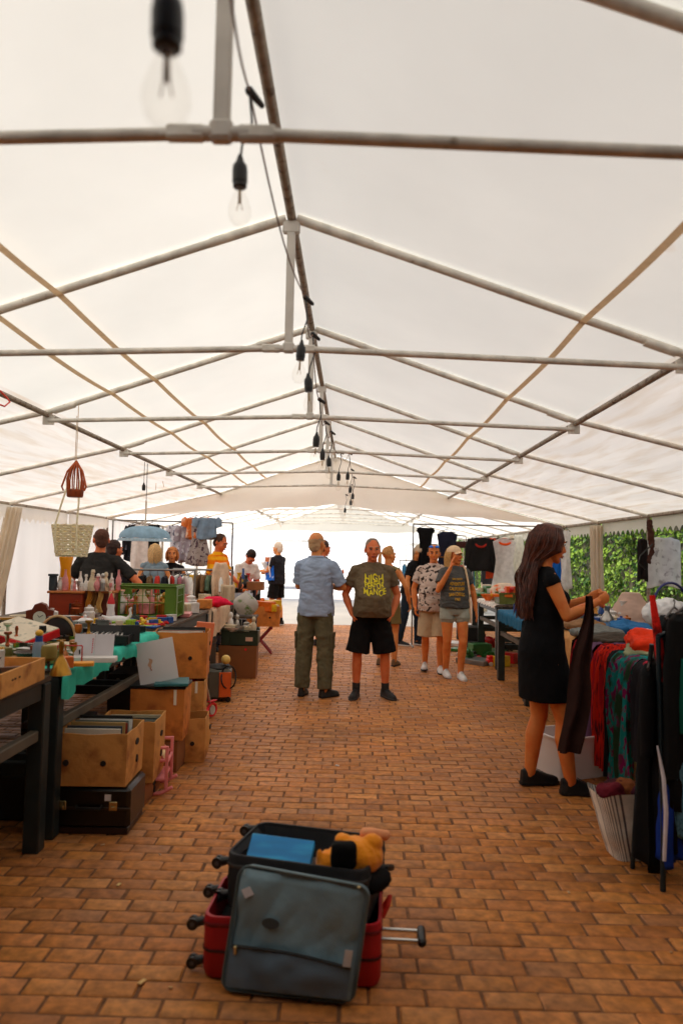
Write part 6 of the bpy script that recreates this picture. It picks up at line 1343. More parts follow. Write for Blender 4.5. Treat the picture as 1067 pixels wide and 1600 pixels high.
# ------------------------------------------------------------------ small goods
def lathe_proto(prof, n=16): return MB().lathe(prof, n=n)
PR = {
 'vase': lambda: lathe_proto([(.03, 0), (.035, .01), (.055, .06), (.05, .10), (.02, .14), (.018, .17), (.03, .19)]),
 'bowl': lambda: lathe_proto([(.03, 0), (.032, .01), (.07, .05), (.085, .07), (.08, .07), (.06, .045), (.02, .02)]),
 'cup': lambda: lathe_proto([(.02, 0), (.025, .005), (.035, .03), (.037, .07), (.033, .07), (.028, .02)]),
 'candlestick': lambda: lathe_proto([(.045, 0), (.045, .01), (.012, .03), (.01, .07), (.018, .09), (.01, .11), (.01, .16), (.03, .175), (.028, .19), (.012, .19)]),
 'bell': lambda: lathe_proto([(.045, 0), (.04, .015), (.026, .05), (.014, .07), (.008, .08), (.009, .10), (.013, .12), (.008, .14)]),
 'bottle': lambda: lathe_proto([(.028, 0), (.03, .01), (.03, .12), (.012, .17), (.011, .22), (.014, .225)]),
 'decanter': lambda: lathe_proto([(.045, 0), (.05, .02), (.045, .08), (.015, .12), (.014, .16), (.02, .165), (.01, .17), (.022, .19), (.016, .215)]),
 'jar': lambda: lathe_proto([(.035, 0), (.04, .01), (.04, .08), (.03, .09), (.034, .095), (.034, .11), (.01, .12), (.012, .13)]),
 'figurine': lambda: lathe_proto([(.03, 0), (.034, .01), (.025, .04), (.03, .08), (.018, .12), (.012, .13), (.02, .15), (.02, .17), (.008, .185)]),
 'plate': lambda: lathe_proto([(.04, 0), (.05, .004), (.10, .016), (.098, .02), (.05, .01)], 22),
 'tin': lambda: MB().box((0, 0, .03), (.10, .07, .06), ch=.006),
 'small_box': lambda: MB().box((0, 0, .04), (.12, .08, .08), ch=.003),
 'book': lambda: MB().box((0, 0, .014), (.15, .21, .028), ch=.002).box((.004, 0, .014), (.148, .204, .022)),
 'glass': lambda: lathe_proto([(.028, 0), (.028, .004), (.005, .01), (.004, .06), (.025, .09), (.03, .12), (.027, .15)]),
 'pan': lambda: lathe_proto([(.07, 0), (.08, .008), (.085, .04), (.08, .04), (.075, .01)], 22).tube([(.08, 0, .03), (.22, 0, .045)], .010, 8),
}
def toycar():
    q = MB(); q.box((0, 0, .02), (.09, .042, .02), ch=.006); q.box((.0, 0, .037), (.05, .036, .018), ch=.008)
    for x in (-.026, .028):
        for y in (-.021, .021): q.tube([(x, y - .004, .011), (x, y + .004, .011)], .011, 10)
    return q
def animal():
    q = MB(); q.ell((0, 0, .045), (.05, .028, .03)); q.ell((.055, 0, .075), (.024, .02, .022)); q.cap((.03, 0, .05), (.05, 0, .07), .018, .016)
    for x in (-.03, .03):
        for y in (-.015, .015): q.cap((x, y, .035), (x, y, .006), .011, .009)
    q.cap((-.048, 0, .055), (-.07, 0, .08), .007, .004); return q
def frame_(): return MB().box((0, 0, .10), (.15, .015, .012)).box((0, 0, .006), (.15, .015, .012)).box((-.07, 0, .053), (.012, .015, .09)).box((.07, 0, .053), (.012, .015, .09)).box((0, .003, .053), (.13, .004, .085))
PR['toy_car'] = toycar; PR['toy_animal'] = animal; PR['picture_frame'] = frame_
WORD = {'small_box': 'box', 'toy_car': 'toy car', 'toy_animal': 'toy animal', 'picture_frame': 'picture frame', 'decanter': 'stoppered decanter'}
CT = {'white': (226, 220, 214), 'cream': (214, 196, 164), 'brass': (176, 128, 50), 'dark brown': (66, 40, 26), 'red': (206, 30, 30), 'yellow': (232, 186, 30), 'black': (26, 24, 24), 'orange': (232, 112, 26), 'green': (54, 116, 56), 'blue': (40, 84, 156), 'amber': (190, 104, 30), 'silver': (176, 172, 166), 'pink': (222, 140, 140), 'olive': (112, 106, 50), 'grey': (120, 118, 114), 'lime': (150, 190, 50), 'copper': (176, 92, 54)}
_pm = {}; GOODS = []
def good(kind, colour, loc, where, rz=0, s=1.0, tilt=None):
    k = (kind, colour)
    if k not in _pm:
        met = .85 if colour in ('brass', 'silver', 'copper') else 0; me = PR[kind]().mesh(kind, True, 40); setmats(me, M(S(*CT[colour]), rough=.28 if met else .35, metal=met, var=.25, ns=18)); _pm[k] = me
    o = bpy.data.objects.new(kind, _pm[k]); COL.objects.link(o); o.location = loc; o.rotation_euler = tilt or (0, 0, rz); o.scale = (s, s, s); o['category'] = WORD.get(kind, kind).split()[-1]; GOODS.append((o, colour, kind, where)); return o
def scatter(n, x0, x1, y0, y1, kinds, cols, where, seed, z=TZ + .006, s=(.85, 1.25), gap=.055, zr=0, avoid=()):
    rr = random.Random(seed); pts = []; tries = 0
    while len(pts) < n and tries < n * 40:
        tries += 1; x, y = rr.uniform(x0, x1), rr.uniform(y0, y1)
        if any((x - a) ** 2 + (y - b_) ** 2 < gap ** 2 for a, b_ in pts) or any(abs(x - a) < w and abs(y - b_) < d for a, b_, w, d in avoid): continue
        pts.append((x, y)); good(rr.choice(kinds), rr.choice(cols), (x, y, z + rr.uniform(0, zr)), where, rr.uniform(0, 6.28), rr.uniform(*s))
# teal table: brassware, candlesticks
AV = [(-2.2, 5.35, .22, .2), (-1.93, 4.75, .15, .12)]
scatter(62, -2.45, -1.62, 4.12, 5.25, ['candlestick', 'bell', 'bowl', 'cup', 'tin', 'small_box', 'glass', 'pan', 'book', 'picture_frame', 'plate'], ['brass', 'dark brown', 'brass', 'cream', 'amber', 'black', 'copper', 'silver', 'olive'], 'the teal cloth', 1, z=TZ + .012, avoid=AV, gap=.062, s=(.5, .95))
scatter(52, -2.45, -1.66, 5.25, 6.0, ['tin', 'bowl', 'toy_car', 'small_box', 'cup', 'pan', 'toy_animal', 'picture_frame'], ['black', 'dark brown', 'silver', 'grey', 'black', 'brass'], 'the far end of the teal cloth', 2, z=TZ + .012, gap=.055, s=(.5, .95))
scatter(130, -2.5, -1.66, 6.35, 7.0, ['toy_car', 'toy_animal', 'small_box', 'tin', 'cup', 'toy_car', 'book'], ['yellow', 'red', 'orange', 'yellow', 'red', 'lime', 'black', 'blue', 'green', 'white'], 'the toy table in front of the green crate', 3, gap=.04, s=(.4, .8))
scatter(26, -2.22, -1.75, 7.04, 7.36, ['figurine', 'jar', 'cup', 'small_box', 'vase', 'bottle'], ['white', 'cream', 'pink', 'amber', 'yellow', 'brass'], 'the green crate', 4, z=TZ + .06, gap=.05, s=(.8, 1.35))
scatter(40, -2.5, -1.72, 7.5, 8.3, ['figurine', 'jar', 'cup', 'small_box', 'vase', 'book', 'tin'], ['white', 'cream', 'pink', 'white', 'dark brown'], 'the table behind the green crate', 5, gap=.07, s=(.8, 1.5))
scatter(30, -3.4, -2.7, 4.4, 5.5, ['book', 'small_box', 'tin', 'plate', 'bowl', 'picture_frame'], ['cream', 'amber', 'white', 'orange', 'dark brown', 'grey'], 'the back table by the wall', 6, gap=.12, s=(1.0, 1.7))
scatter(30, -3.4, -2.7, 5.5, 6.25, ['book', 'small_box', 'bowl', 'plate', 'vase', 'jar', 'tin'], ['silver', 'white', 'brass', 'cream', 'dark brown'], 'the back table near the clock', 7, gap=.1, s=(1.0, 1.5))
scatter(16, -2.55, -2.3, 5.9, 7.1, ['bowl', 'jar', 'cup', 'plate'], ['silver', 'white', 'cream', 'copper'], 'the gap between the purse and the white figure', 8, gap=.10, s=(1.1, 1.5))
# red cabinet on the back table, topped with glassware
CX, CY = at(106, 865, 6.75).x, 6.75
t = thing('wooden_cabinet', 'red-brown wooden cabinet under the glassware on the back table', 'cabinet', (CX, CY, TZ), .08); m_cab = M(S(154, 52, 22), rough=.35, var=.15, ns=4, stretch=(1, 1, 5)); m_oak = M(S(190, 110, 50), rough=.45, var=.2, ns=3, stretch=(8, 1, 1))
q = MB(); q.box((0, .15, .13), (.30, .30, .26), ch=.004); part('carcass', q, m_cab, t)
q = MB(); q.box((0, .15, .27), (.33, .34, .022), ch=.006); part('top_board', q, m_oak, t)
q = MB(); q.box((.06, -.004, .10), (.05, .008, .14), ch=.002); part('keyhole_plate', q, M(S(46, 42, 40), rough=.3), t)
t = thing('wooden_chest', 'dark brown chest with scarves hanging from it, right of the red cabinet', 'chest', (CX + .29, CY + .1, TZ), .0)
q = MB(); q.box((0, .15, .13), (.24, .30, .26), ch=.004); part('carcass', q, M(S(104, 42, 24), rough=.4, var=.2), t); q = MB(); q.box((0, .15, .272), (.26, .33, .022), ch=.006); part('top_board', q, m_oak, t)
for i, (x, c_) in enumerate(((-.10, (196, 130, 50)), (-.06, (120, 80, 40)), (.0, (190, 150, 90)), (.10, (214, 190, 150)))):
    q = MB(); q.grid(lambda u, v: (x + (u - .5) * .05 + .01 * sin(v * 7), -.02 - .012 * sin(u * 6 + v * 4), .285 - .2 * v), 8, 12); solo('scarf', q, cloth(*c_), ['ochre tie', 'brown tie', 'gold scarf', 'cream lace scarf'][i] + ' hanging on the front of the brown chest', 'scarf', t.location)
zt = TZ + .284
rr = random.Random(4)
for i in range(34):
    x = CX - .14 + .54 * (i % 17) / 16 + rr.uniform(-.015, .015); y = CY + .06 + .17 * (i // 17) + rr.uniform(-.02, .02)
    good(rr.choice(['decanter', 'vase', 'glass', 'jar', 'figurine', 'bottle']), rr.choice(['white', 'white', 'pink', 'cream', 'silver']), (x, y, zt), 'the cabinet tops', 0, rr.uniform(.5, .95))
q = MB(); q.lathe([(.034, 0), (.036, .01), (.036, .12), (.03, .13)]); q.tube([(0, 0, .13), (0, 0, .15)], .045, 14); solo('lantern', q, M(S(60, 66, 70), metal=.5), 'black and silver lantern at the left end of the cabinet top', 'lantern', (CX - .13, CY + .02, zt))
q = MB(); q.lathe([(.05, 0), (.055, .02), (.045, .20), (.065, .30), (.062, .31)]); solo('tall_vase', q, paint(236, 140, 14, rough=.3), 'tall orange-yellow vase on the cabinet behind the lantern', 'vase', (CX - .08, CY + .18, zt))
# clock, purse, red box, pot, sign and others on the left
p = Vector((at(68, 865, 5.9).x, 5.9, TZ))
t = thing('mantel_clock', 'ornate reddish wooden mantel clock standing by the tent wall', 'clock', p, .25); m_ck = M(S(110, 42, 20), rough=.35, var=.2)
q = MB(); q.box((0, 0, .02), (.30, .12, .04), ch=.008); part('plinth', q, m_ck, t)
q = MB(); q.loft([[Vector((x, y, z)) for (x, z) in [(-.12, .03), (-.13, .09), (-.10, .12), (-.105, .17), (-.06, .18), (-.04, .22), (0, .235), (.04, .22), (.06, .18), (.105, .17), (.10, .12), (.13, .09), (.12, .03)]] for y in (-.045, .045)]); part('case', q, m_ck, t, ang=30)
q = MB(); q.tube([(0, -.046, .12), (0, -.052, .12)], .048, 24); part('dial', q, M(S(220, 212, 196)), t)
for a, l_ in ((.6, .034), (2.2, .024)): q = MB(); q.tube([(0, -.054, .12), (l_ * cos(a), -.054, .12 + l_ * sin(a))], .0022, 5); part('hand', q, m_black, t)
for s_ in (-1, 1): q = MB(); q.lathe([(.012, 0), (.016, .02), (.008, .04), (.012, .06)], c=(s_ * .13, -.02, .04)); part('finial', q, M(S(200, 130, 50)), t)
p = Vector((at(97, 865, 5.35).x, 5.35, TZ + .012))
t = thing('handbag', 'black evening purse with a tan rim, upright on the teal cloth', 'bag', p, .1)
q = MB(); q.loft([[Vector((w * cos(a), .05 * sin(a) * (1 - .3 * (z > .1)), z)) for a in [2 * pi * j / 24 for j in range(24)]] for z, w in ((0, .10), (.01, .125), (.08, .12), (.14, .095), (.165, .08))]); part('pouch', q, M(S(28, 24, 22), rough=.35), t)
q = MB(); q.tube([(.125 * cos(a), -.03, .02 + .15 * sin(a)) for a in [pi * j / 14 for j in range(15)]], .010, 8); part('rim', q, M(S(206, 170, 120)), t)
p = Vector((at(40, 865, 5.1).x, 5.1, TZ + .05))
t = thing('board_game_box', 'red-sided game box with printed cream lid tilted by the tent wall', 'box', p, -.45); t.rotation_euler = (radians(14), radians(8), -.45)
q = MB(); q.box((0, 0, .03), (.42, .30, .06), ch=.003); part('box_side', q, paint(206, 24, 30), t); q = MB(); q.box((0, 0, .063), (.41, .29, .006)); part('printed_lid', q, M(S(214, 200, 176), var=.1, ns=10, col2=S(150, 150, 130), c2at=.62), t)
p = gnd(133, 988, TZ + .012)
t = thing('porcelain_pot', 'square white lidded porcelain pot on the teal cloth', 'pot', p, .1); mw = M(S(226, 222, 220), rough=.25, var=.03)
q = MB(); q.loft([rring(.09, .09, .015, 0), rring(.10, .10, .018, .01), rring(.095, .095, .018, .08), rring(.10, .10, .018, .085)]); part('pot_body', q, mw, t)
q = MB(); q.loft([rring(.112, .112, .018, .086), rring(.112, .112, .018, .094), rring(.07, .07, .018, .112), rring(.02, .02, .009, .116)]); q.lathe([(.006, .114), (.014, .124), (.012, .134), (.002, .138)]); part('lid', q, mw, t)
p = gnd(146, 1030, TZ + .012); t = thing('open_booklet', 'white open booklet with red writing standing on the teal cloth', 'booklet', p, .12); t.rotation_euler = (radians(-14), 0, .12)
q = MB(); q.box((-.058, 0, .075), (.115, .006, .15), rot=Matrix.Rotation(.15, 3, 'Z')); part('page', q, M(S(214, 210, 214), var=.03), t); q = MB(); q.box((.058, 0, .075), (.115, .006, .15), rot=Matrix.Rotation(-.15, 3, 'Z')); part('page', q, M(S(208, 204, 208), var=.03), t)
for k_ in range(7): q = MB(); q.box((-.008 + .0 * k_, -.012, .04 + .013 * k_), (.006, .001, .009)); part('red_mark', q, M(S(200, 60, 70)), t)
q = MB(); q.box((0, 0, .02), (.26, .09, .03), ch=.003); solo('paper_stack', q, M(S(216, 210, 204)), 'stack of white papers under the booklet', 'paper', p + Vector((.02, -.05, -.012)), .12)
q = MB(); q.box((0, 0, .004), (.36, .2, .006)); solo('white_sheet', q, M(S(214, 208, 204)), 'white sheet lying behind the booklet', 'paper', gnd(112, 998, TZ + .014), .1)
p = gnd(109, 1033, TZ + .014); t = thing('wire_stand', 'small red wire frame standing on the teal cloth', 'stand', p, .1)
for (a, b_) in (((-.07, 0, 0), (-.07, 0, .09)), ((.07, 0, 0), (.07, 0, .09)), ((-.07, 0, .09), (.07, 0, .09)), ((-.07, .06, 0), (.07, .06, 0)), ((-.07, 0, 0), (-.07, .06, 0)), ((.07, 0, 0), (.07, .06, 0))): q = MB(); q.tube([a, b_], .004, 6); part('wire', q, paint(180, 34, 24), t)
for i, (px, py, c_, sx, sy, sz, lab, rz) in enumerate([(104, 1043, (206, 100, 30), .07, .06, .06, 'small orange wooden box at the table edge', .5), (127, 1040, (226, 150, 40), .14, .08, .02, 'yellow book on the teal cloth near the wire frame', .3), (28, 1010, (226, 214, 190), .2, .12, .02, 'cream box lid between the tray and the game box', .2), (6, 998, (220, 170, 80), .3, .2, .03, 'yellow-brown flat box at the left edge', -.3), (204, 1003, (40, 44, 44), .13, .02, .12, 'small black board propped at the far end of the teal cloth', .3), (186, 1000, (222, 200, 170), .05, .02, .14, 'cream folded card leaning in the black case', .6)]):
    q = MB(); q.box((0, 0, sz / 2), (sx, sy, sz), ch=.003); solo('small_box' if i != 4 else 'black_board', q, M(S(*c_)), lab, 'box' if i != 4 else 'board', gnd(px, py, TZ + .014), rz)
# black open tool case
p = gnd(168, 1004, TZ + .014); t = thing('open_case', 'black open case of cutlery and tools at the far end of the teal cloth', 'case', (p.x, min(p.y, 5.75), p.z), .1)
for (cx, cy, lx, ly) in ((0, -.11, .32, .012), (0, .11, .32, .012), (-.16, 0, .012, .22), (.16, 0, .012, .22)): q = MB(); q.box((cx, cy, .03), (lx, ly, .06), ch=.002); part('side', q, m_black, t)
for j in range(9): q = MB(); q.cap((-.11 + .028 * j, -.08, .062), (-.12 + .028 * j + random.uniform(-.02, .02), .07, .066), .008, .004, 8); part('cutlery', q, M(S(190, 186, 180), metal=.8, rough=.3), t)
q = MB(); q.box((0, 0, .025), (.31, .21, .05)); part('base', q, M(S(60, 56, 54)), t); q = MB(); q.box((0, .12, .06), (.32, .012, .1), rot=Matrix.Rotation(-.3, 3, 'X')); part('lid', q, m_black, t)
# tray contents (nearest left)
TL_ = Vector((-1.80, 3.50, TZ + .015))
for i, (x, y, w, d, h, c_, lab, rz) in enumerate([(.12, -.02, .09, .03, .17, (222, 218, 208), 'white boxed set with a small picture, upright in the tray', .5), (.18, .0, .12, .03, .09, (90, 60, 40), 'dark multi-striped book in front of the white boxed set', .45), (-.05, .05, .03, .14, .16, (226, 110, 50), 'orange book upright in the tray', .2), (-.12, -.1, .16, .02, .12, (214, 208, 200), 'pale picture card leaning at the left of the tray', -.3), (.0, .15, .16, .02, .16, (226, 170, 60), 'yellow book at the back of the tray', .2), (-.18, .1, .14, .1, .12, (70, 66, 60), 'dark box at the back left of the tray', 0)]):
    q = MB(); q.box((0, 0, h / 2), (w, d, h), ch=.002); solo('book', q, M(S(*c_), var=.2, ns=26, col2=S(60, 50, 44), c2at=.64, c2w=.02), lab, 'book', TL_ + Vector((x, y, 0)), rz)
q = remesh(MB().ell((0, 0, .06), (.11, .08, .07)), .008, wrinkle(.02, (16, 16, 16), 4)); solo('crumpled_paper', q, M(S(196, 188, 170)), 'crumpled grey-white wrapping paper in the tray', 'paper', TL_ + Vector((-.16, -.02, .05)))
p = gnd(60, 1038, TZ + .014); t = thing('spray_bottle', 'tall blue and grey bottle with a yellow cap beside the tray', 'bottle', p)
q = MB(); q.lathe([(.03, 0), (.033, .01), (.033, .10), (.02, .13)]); part('bottle_body', q, M(S(130, 140, 156)), t); q = MB(); q.lathe([(.034, .04), (.034, .09)]); q2 = MB(); q2.lathe([(.021, .125), (.02, .16)]); part('neck', q2, paint(40, 66, 130), t); q = MB(); q.ell((0, 0, .175), (.022, .022, .02)); part('cap', q, paint(236, 160, 30), t)
p = gnd(76, 1050, TZ + .014); t = thing('small_lamp', 'little lamp with an olive cup shade at the table corner', 'lamp', p)
q = MB(); q.lathe([(.028, 0), (.03, .01), (.008, .02), (.008, .07)]); part('stem', q, M(S(50, 40, 30)), t); q = MB(); q.lathe([(.026, .06), (.04, .075), (.042, .12), (.036, .14)]); part('shade', q, M(S(140, 120, 50)), t)
good('bell', 'brass', gnd(95, 1054, TZ + .014), 'the near edge of the teal cloth', 0, 1.25)
# white figure with red hood, candle, swan
p = Vector((at(177, 865, 6.6).x, 6.6, TZ)); t = thing('santa_figure', 'white figurine with a red hood standing tall before the chest', 'figurine', p)
q = MB(); q.lathe([(.045, 0), (.05, .02), (.04, .08), (.03, .14), (.035, .18), (.02, .21)]); part('figure_body', q, mw, t); q = MB(); q.lathe([(.034, .18), (.03, .21), (.012, .26), (.004, .28)]); part('hood', q, paint(196, 26, 34), t)
q = MB(); q.ell((0, 0, .05), (.10, .05, .045)); q.tube([(.08, 0, .06), (.11, 0, .10), (.10, 0, .15), (.12, 0, .165)], [.022, .016, .012, .012], 10); q.cap((-.08, 0, .06), (-.13, 0, .09), .03, .01); q = remesh(q, .007, None); solo('china_swan', q, mw, 'white china swan beside the red-hooded figurine', 'ornament', (at(188, 865, 6.45).x, 6.45, TZ), .2)
q = MB(); q.lathe([(.05, 0), (.055, .02), (.05, .07)]); q.lathe([(.014, .07), (.014, .17)]); solo('candle', q, M(S(58, 66, 60)), 'dark pot with a pale candle before the green crate', 'candle', (at(214, 865, 6.75).x, 6.75, TZ))
# items behind / on linen table
scatter(16, -2.45, -1.70, 8.7, 9.6, ['book', 'tin', 'small_box', 'plate', 'book'], ['white', 'amber', 'cream', 'green', 'dark brown', 'grey'], 'the linen cloth', 12, gap=.12, s=(1.1, 1.6), z=TZ + .014)
q = remesh(MB().ell((0, 0, .05), (.17, .09, .06)).cap((.1, 0, .05), (.24, -.02, .03), .04, .02), .01, wrinkle(.02, (14, 14, 14), 3)); solo('soft_toy', q, cloth(226, 36, 70), 'crimson-pink soft toy lying on the linen cloth', 'soft toy', (at(338, 865, 8.9).x, 8.9, TZ + .02), -.3)
q = MB(); q.box((0, 0, .05), (.16, .2, .1), ch=.003); solo('small_carton', q, m_card_o, 'small orange carton at the near end of the linen cloth', 'box', (at(322, 865, 8.6).x, 8.62, TZ + .01), .1)
q = MB(); 
for i in range(9): pass
rings = []
for i in range(12):
    v = i / 11; w = .16 * sin(pi * min(1, v * 1.05 + .12)) ** .6 * (1 if v < .6 else 1 - .75 * (v - .6) / .4); rings.append([Vector((w * cos(a) * (1 + .1 * sin(5 * a + v * 6)), .7 * w * sin(a) * (1 + .1 * sin(4 * a)), .36 * v)) for a in [2 * pi * j / 32 for j in range(32)]])
q.loft(rings); solo('plastic_bag', q, M(S(214, 208, 200), rough=.25, var=.06, tr=.4, col2=S(120, 150, 80), c2at=.6, c2w=.06, ns=6), 'full whitish plastic carrier bag with green contents by the clothes rack', 'plastic bag', (at(386, 865, 9.9).x, 9.9, at(386, 960, 9.9).z))
t = thing('small_side_table', 'small dark trestle under the plastic bag', 'table', (at(386, 865, 9.9).x, 9.9, 0)); zz = at(386, 962, 9.9).z
q = MB(); q.box((0, .05, zz - .015), (.3, .34, .03), ch=.004); part('tabletop', q, m_plank, t)
for x in (-.12, .12):
    for y in (-.08, .18): q = MB(); q.box((x, y, (zz - .03) / 2), (.03, .03, zz - .03), ch=.003); part('leg', q, m_frame, t)
# white goods in the dark green crate, toys in the stool carton, far-left table goods
scatter(12, -1.58, -1.22, 9.3, 9.52, ['cup', 'bowl', 'jar', 'small_box', 'figurine'], ['white', 'cream', 'silver'], 'the dark green crate', 14, z=.53, gap=.07, s=(1.1, 1.6))
scatter(12, -1.58, -1.2, 11.5, 11.75, ['small_box', 'toy_animal', 'cup', 'tin'], ['orange', 'yellow', 'orange', 'white'], 'the carton on the folding stool', 15, z=.66, gap=.08, s=(1.3, 2.0))
scatter(110, -2.7, -1.8, 11.9, 14.1, ['small_box', 'toy_animal', 'toy_car', 'tin', 'figurine', 'bottle', 'book', 'vase'], ['orange', 'black', 'blue', 'dark brown', 'yellow', 'red', 'cream', 'copper', 'black'], 'the far left table', 16, gap=.09, s=(.9, 1.8))
for i, (px, Y, c_, w, L_, lab) in enumerate([(408, 12.3, (190, 198, 210), .30, .42, 'pale blue folded cloth hanging off the far left table'), (400, 12.0, (170, 180, 196), .2, .38, 'grey-blue cloth hanging beside the pale blue one'), (424, 13.1, (40, 40, 46), .3, .4, 'dark cloth hanging off the far end of the far left table')]):
    q = MB(); xx = at(px, 865, Y).x; q.grid(lambda u, v: (-1.73 + .02 * sin(u * 14 + i), Y - w / 2 + w * u, TZ + .03 - L_ * v), 14, 8); q.grid(lambda u, v: (-1.73 + (px - 400) * .0 + w * (u - .5) , 11.78 - .02 * sin(u * 12 + i) - .01 * i, TZ + .02 - L_ * v), 14, 8) if i < 2 else None; solo('hanging_cloth', q, cloth(*c_), lab, 'cloth', ang=None)
for i, (px, py, c_, lab) in enumerate([(400, 905, (146, 96, 52), 'brown carton on the far left table'), (372, 905, (180, 140, 90), 'tan carton at the near end of the far left table'), (356, 912, (150, 110, 66), 'paper bag on the far left table')]):
    p = at(px, py, 12.6); q = MB(); q.box((0, 0, .1), (.28, .2, .2 if i else .14), ch=.004); solo('small_carton', q, M(S(*c_), var=.15), lab, 'box', (p.x, 12.6 + .2 * i, TZ), .1 * i)
# right-hand goods
scatter(12, 2.12, 2.42, 10.5, 10.75, ['small_box', 'tin', 'book', 'toy_animal'], ['orange', 'yellow', 'orange', 'white', 'red'], 'the olive toy crate', 17, z=TZ + .11, gap=.07, s=(1.1, 1.6))
q = MB(); q.box((0, 0, .06), (.26, .1, .12), ch=.004); solo('game_box', q, M(S(240, 100, 34), rough=.4, var=.1, col2=S(226, 60, 60), ns=12), 'bright orange game box on top of the olive crate', 'box', (2.30, 10.52, TZ + .14), .05)
q = remesh(MB().ell((0, 0, .08), (.2, .16, .12)), .015, wrinkle(.03, (9, 9, 9), 6)); solo('soft_bag', q, cloth(210, 190, 170, col2=S(230, 110, 50), c2at=.58, ns=9), 'patterned cream and orange bag behind the olive crate', 'bag', (2.28, 11.2, TZ + .08))
scatter(14, 2.05, 2.8, 10.5, 11.8, ['plate', 'cup', 'small_box', 'bowl'], ['white', 'cream', 'white', 'blue', 'orange'], 'the white cloth on the right', 18, gap=.14, s=(1.0, 1.5), avoid=[(2.28, 10.62, .25, .22)], z=TZ + .012)
scatter(22, 1.98, 2.75, 8.2, 9.5, ['small_box', 'cup', 'book', 'jar', 'bowl'], ['white', 'cream', 'pink', 'blue', 'amber', 'orange'], 'the blue cloth', 19, gap=.13, s=(.9, 1.4), z=TZ + .012)
scatter(26, 1.95, 2.7, 6.9, 7.95, ['jar', 'bottle', 'cup', 'small_box', 'vase', 'book'], ['white', 'amber', 'cream', 'blue', 'orange', 'silver'], 'the far end of the clothes table', 20, gap=.12, s=(.9, 1.4))
scatter(14, 2.25, 2.65, 8.85, 9.15, ['figurine', 'vase', 'cup', 'toy_animal'], ['white', 'cream', 'amber'], 'the low green crate', 21, z=.03, gap=.07, s=(1.3, 2.2))
scatter(30, 1.75, 2.7, 10.6, 13.4, ['toy_car', 'small_box', 'tin', 'toy_animal', 'book'], ['black', 'red', 'white', 'yellow', 'pink', 'black', 'green', 'grey'], 'the paving under the right-hand tables', 22, z=.0, gap=.16, s=(1.6, 2.8))
p = gnd(771, 1040); t = thing('toy_truck', 'red toy truck with white wheels on the paving at the table leg', 'toy', (p.x, p.y, 0), .3)
q = MB(); q.box((0, 0, .07), (.22, .10, .06), ch=.02); q.box((-.05, 0, .12), (.10, .09, .05), ch=.015); part('truck_body', q, paint(222, 24, 24), t)
for x in (-.07, .07):
    for y in (-.05, .05): q = MB(); q.tube([(x, y - .012, .03), (x, y + .012, .03)], .03, 14); part('wheel', q, M(S(214, 210, 206)), t)
q = MB(); q.box((0, 0, .22), (.3, .3, .44), ch=.02); solo('dark_bin', q, M(S(30, 28, 26)), 'black bin on the paving under the white-clothed table', 'bin', (at(742, 865, 12.2).x, 12.2, 0))
tablecloth(2.0, 2.9, 12.32, 14.1, .45, .0, cloth(214, 200, 184), 'cream cloth hanging low off the far right table', seed=4, fold=.03)
scatter(24, 2.05, 2.8, 12.4, 14.0, ['book', 'small_box', 'tin', 'cup'], ['white', 'pink', 'cream', 'grey', 'green'], 'the far right table', 23, z=TZ + .012, gap=.13, s=(1.3, 2.0))
# ------------------------------------------------------------------ things hung on the left
hb = Vector((at(112, 865, 6.0).x, 6.0, at(112, 868, 6.0).z))
t = thing('wicker_basket', 'white wicker basket with long handles hanging above the cabinet', 'basket', hb); m_w = M(S(252, 232, 196), rough=.8, var=.15, ns=30)
bw = []
for i in range(13):
    z = .245 * i / 12; r = .115 + .038 * i / 12; bw.append((z, r))
q = MB()
for i, (z, r) in enumerate(bw): q.tube([(r * cos(a) * 1.05 + .002, r * sin(a) * .8, z + .004 * sin(a * 14 + i * pi)) for a in [2 * pi * j / 42 for j in range(43)]], .0095, 5, caps=False)
o = part('weave', q, m_w, t); o['kind'] = 'stuff'
for j in range(14): a = 2 * pi * j / 14; q = MB(); q.tube([(bw[0][1] * 1.06 * cos(a), bw[0][1] * .82 * sin(a), 0), (bw[-1][1] * 1.08 * cos(a), bw[-1][1] * .83 * sin(a), .25)], .006, 5); part('stake', q, m_w, t)
q = MB(); q.lathe([(.11, 0), (.115, .006), (.1, .01)]); part('base', q, m_w, t)
zt_ = at(112, 762, 6.0).z - hb.z
for s_ in (-1, 1): q = MB(); q.tube([(s_ * .085, -.12, .02), (s_ * .085, -.13, .26), (s_ * .070, -.07, zt_ * .75), (s_ * .04, 0, zt_ + .06)], .008, 7); part('handle', q, m_w, t)
q = MB(); q.tube([hb + Vector((0, 0, zt_ + .05)), Vector((hb.x - .0, 6.0, roofz(hb.x - X0) + .02))], .003, 5); q.v = [tuple(Vector(v) - hb) for v in q.v]; part('cord', q, m_rope, t)
lb = Vector((at(114, 865, 5.7).x, 5.7, at(114, 777, 5.7).z)); t = thing('rattan_lantern', 'orange-brown rattan hanging holder with slender ribs above the wicker basket', 'lantern', lb); m_rt = M(S(190, 84, 22), rough=.5, var=.25)
q = MB(); q.lathe([(.055, 0), (.062, .01), (.064, .055), (.06, .06)]); part('base', q, M(S(150, 66, 24), rough=.5, var=.3, ns=40), t)
for j in range(12): a = 2 * pi * j / 12; q = MB(); q.tube([(.06 * cos(a), .06 * sin(a), .05), (.066 * cos(a), .066 * sin(a), .14), (.045 * cos(a), .045 * sin(a), .22), (.0, .0, .285)], .0055, 6); part('rib', q, m_rt, t)
for s_ in (-1, 1): q = MB(); q.tube([(0, 0, .285), (s_ * .06, -.02, .20), (s_ * .095, -.03, .08), (s_ * .08, -.03, .05)], .008, 6); part('wing', q, m_rt, t)
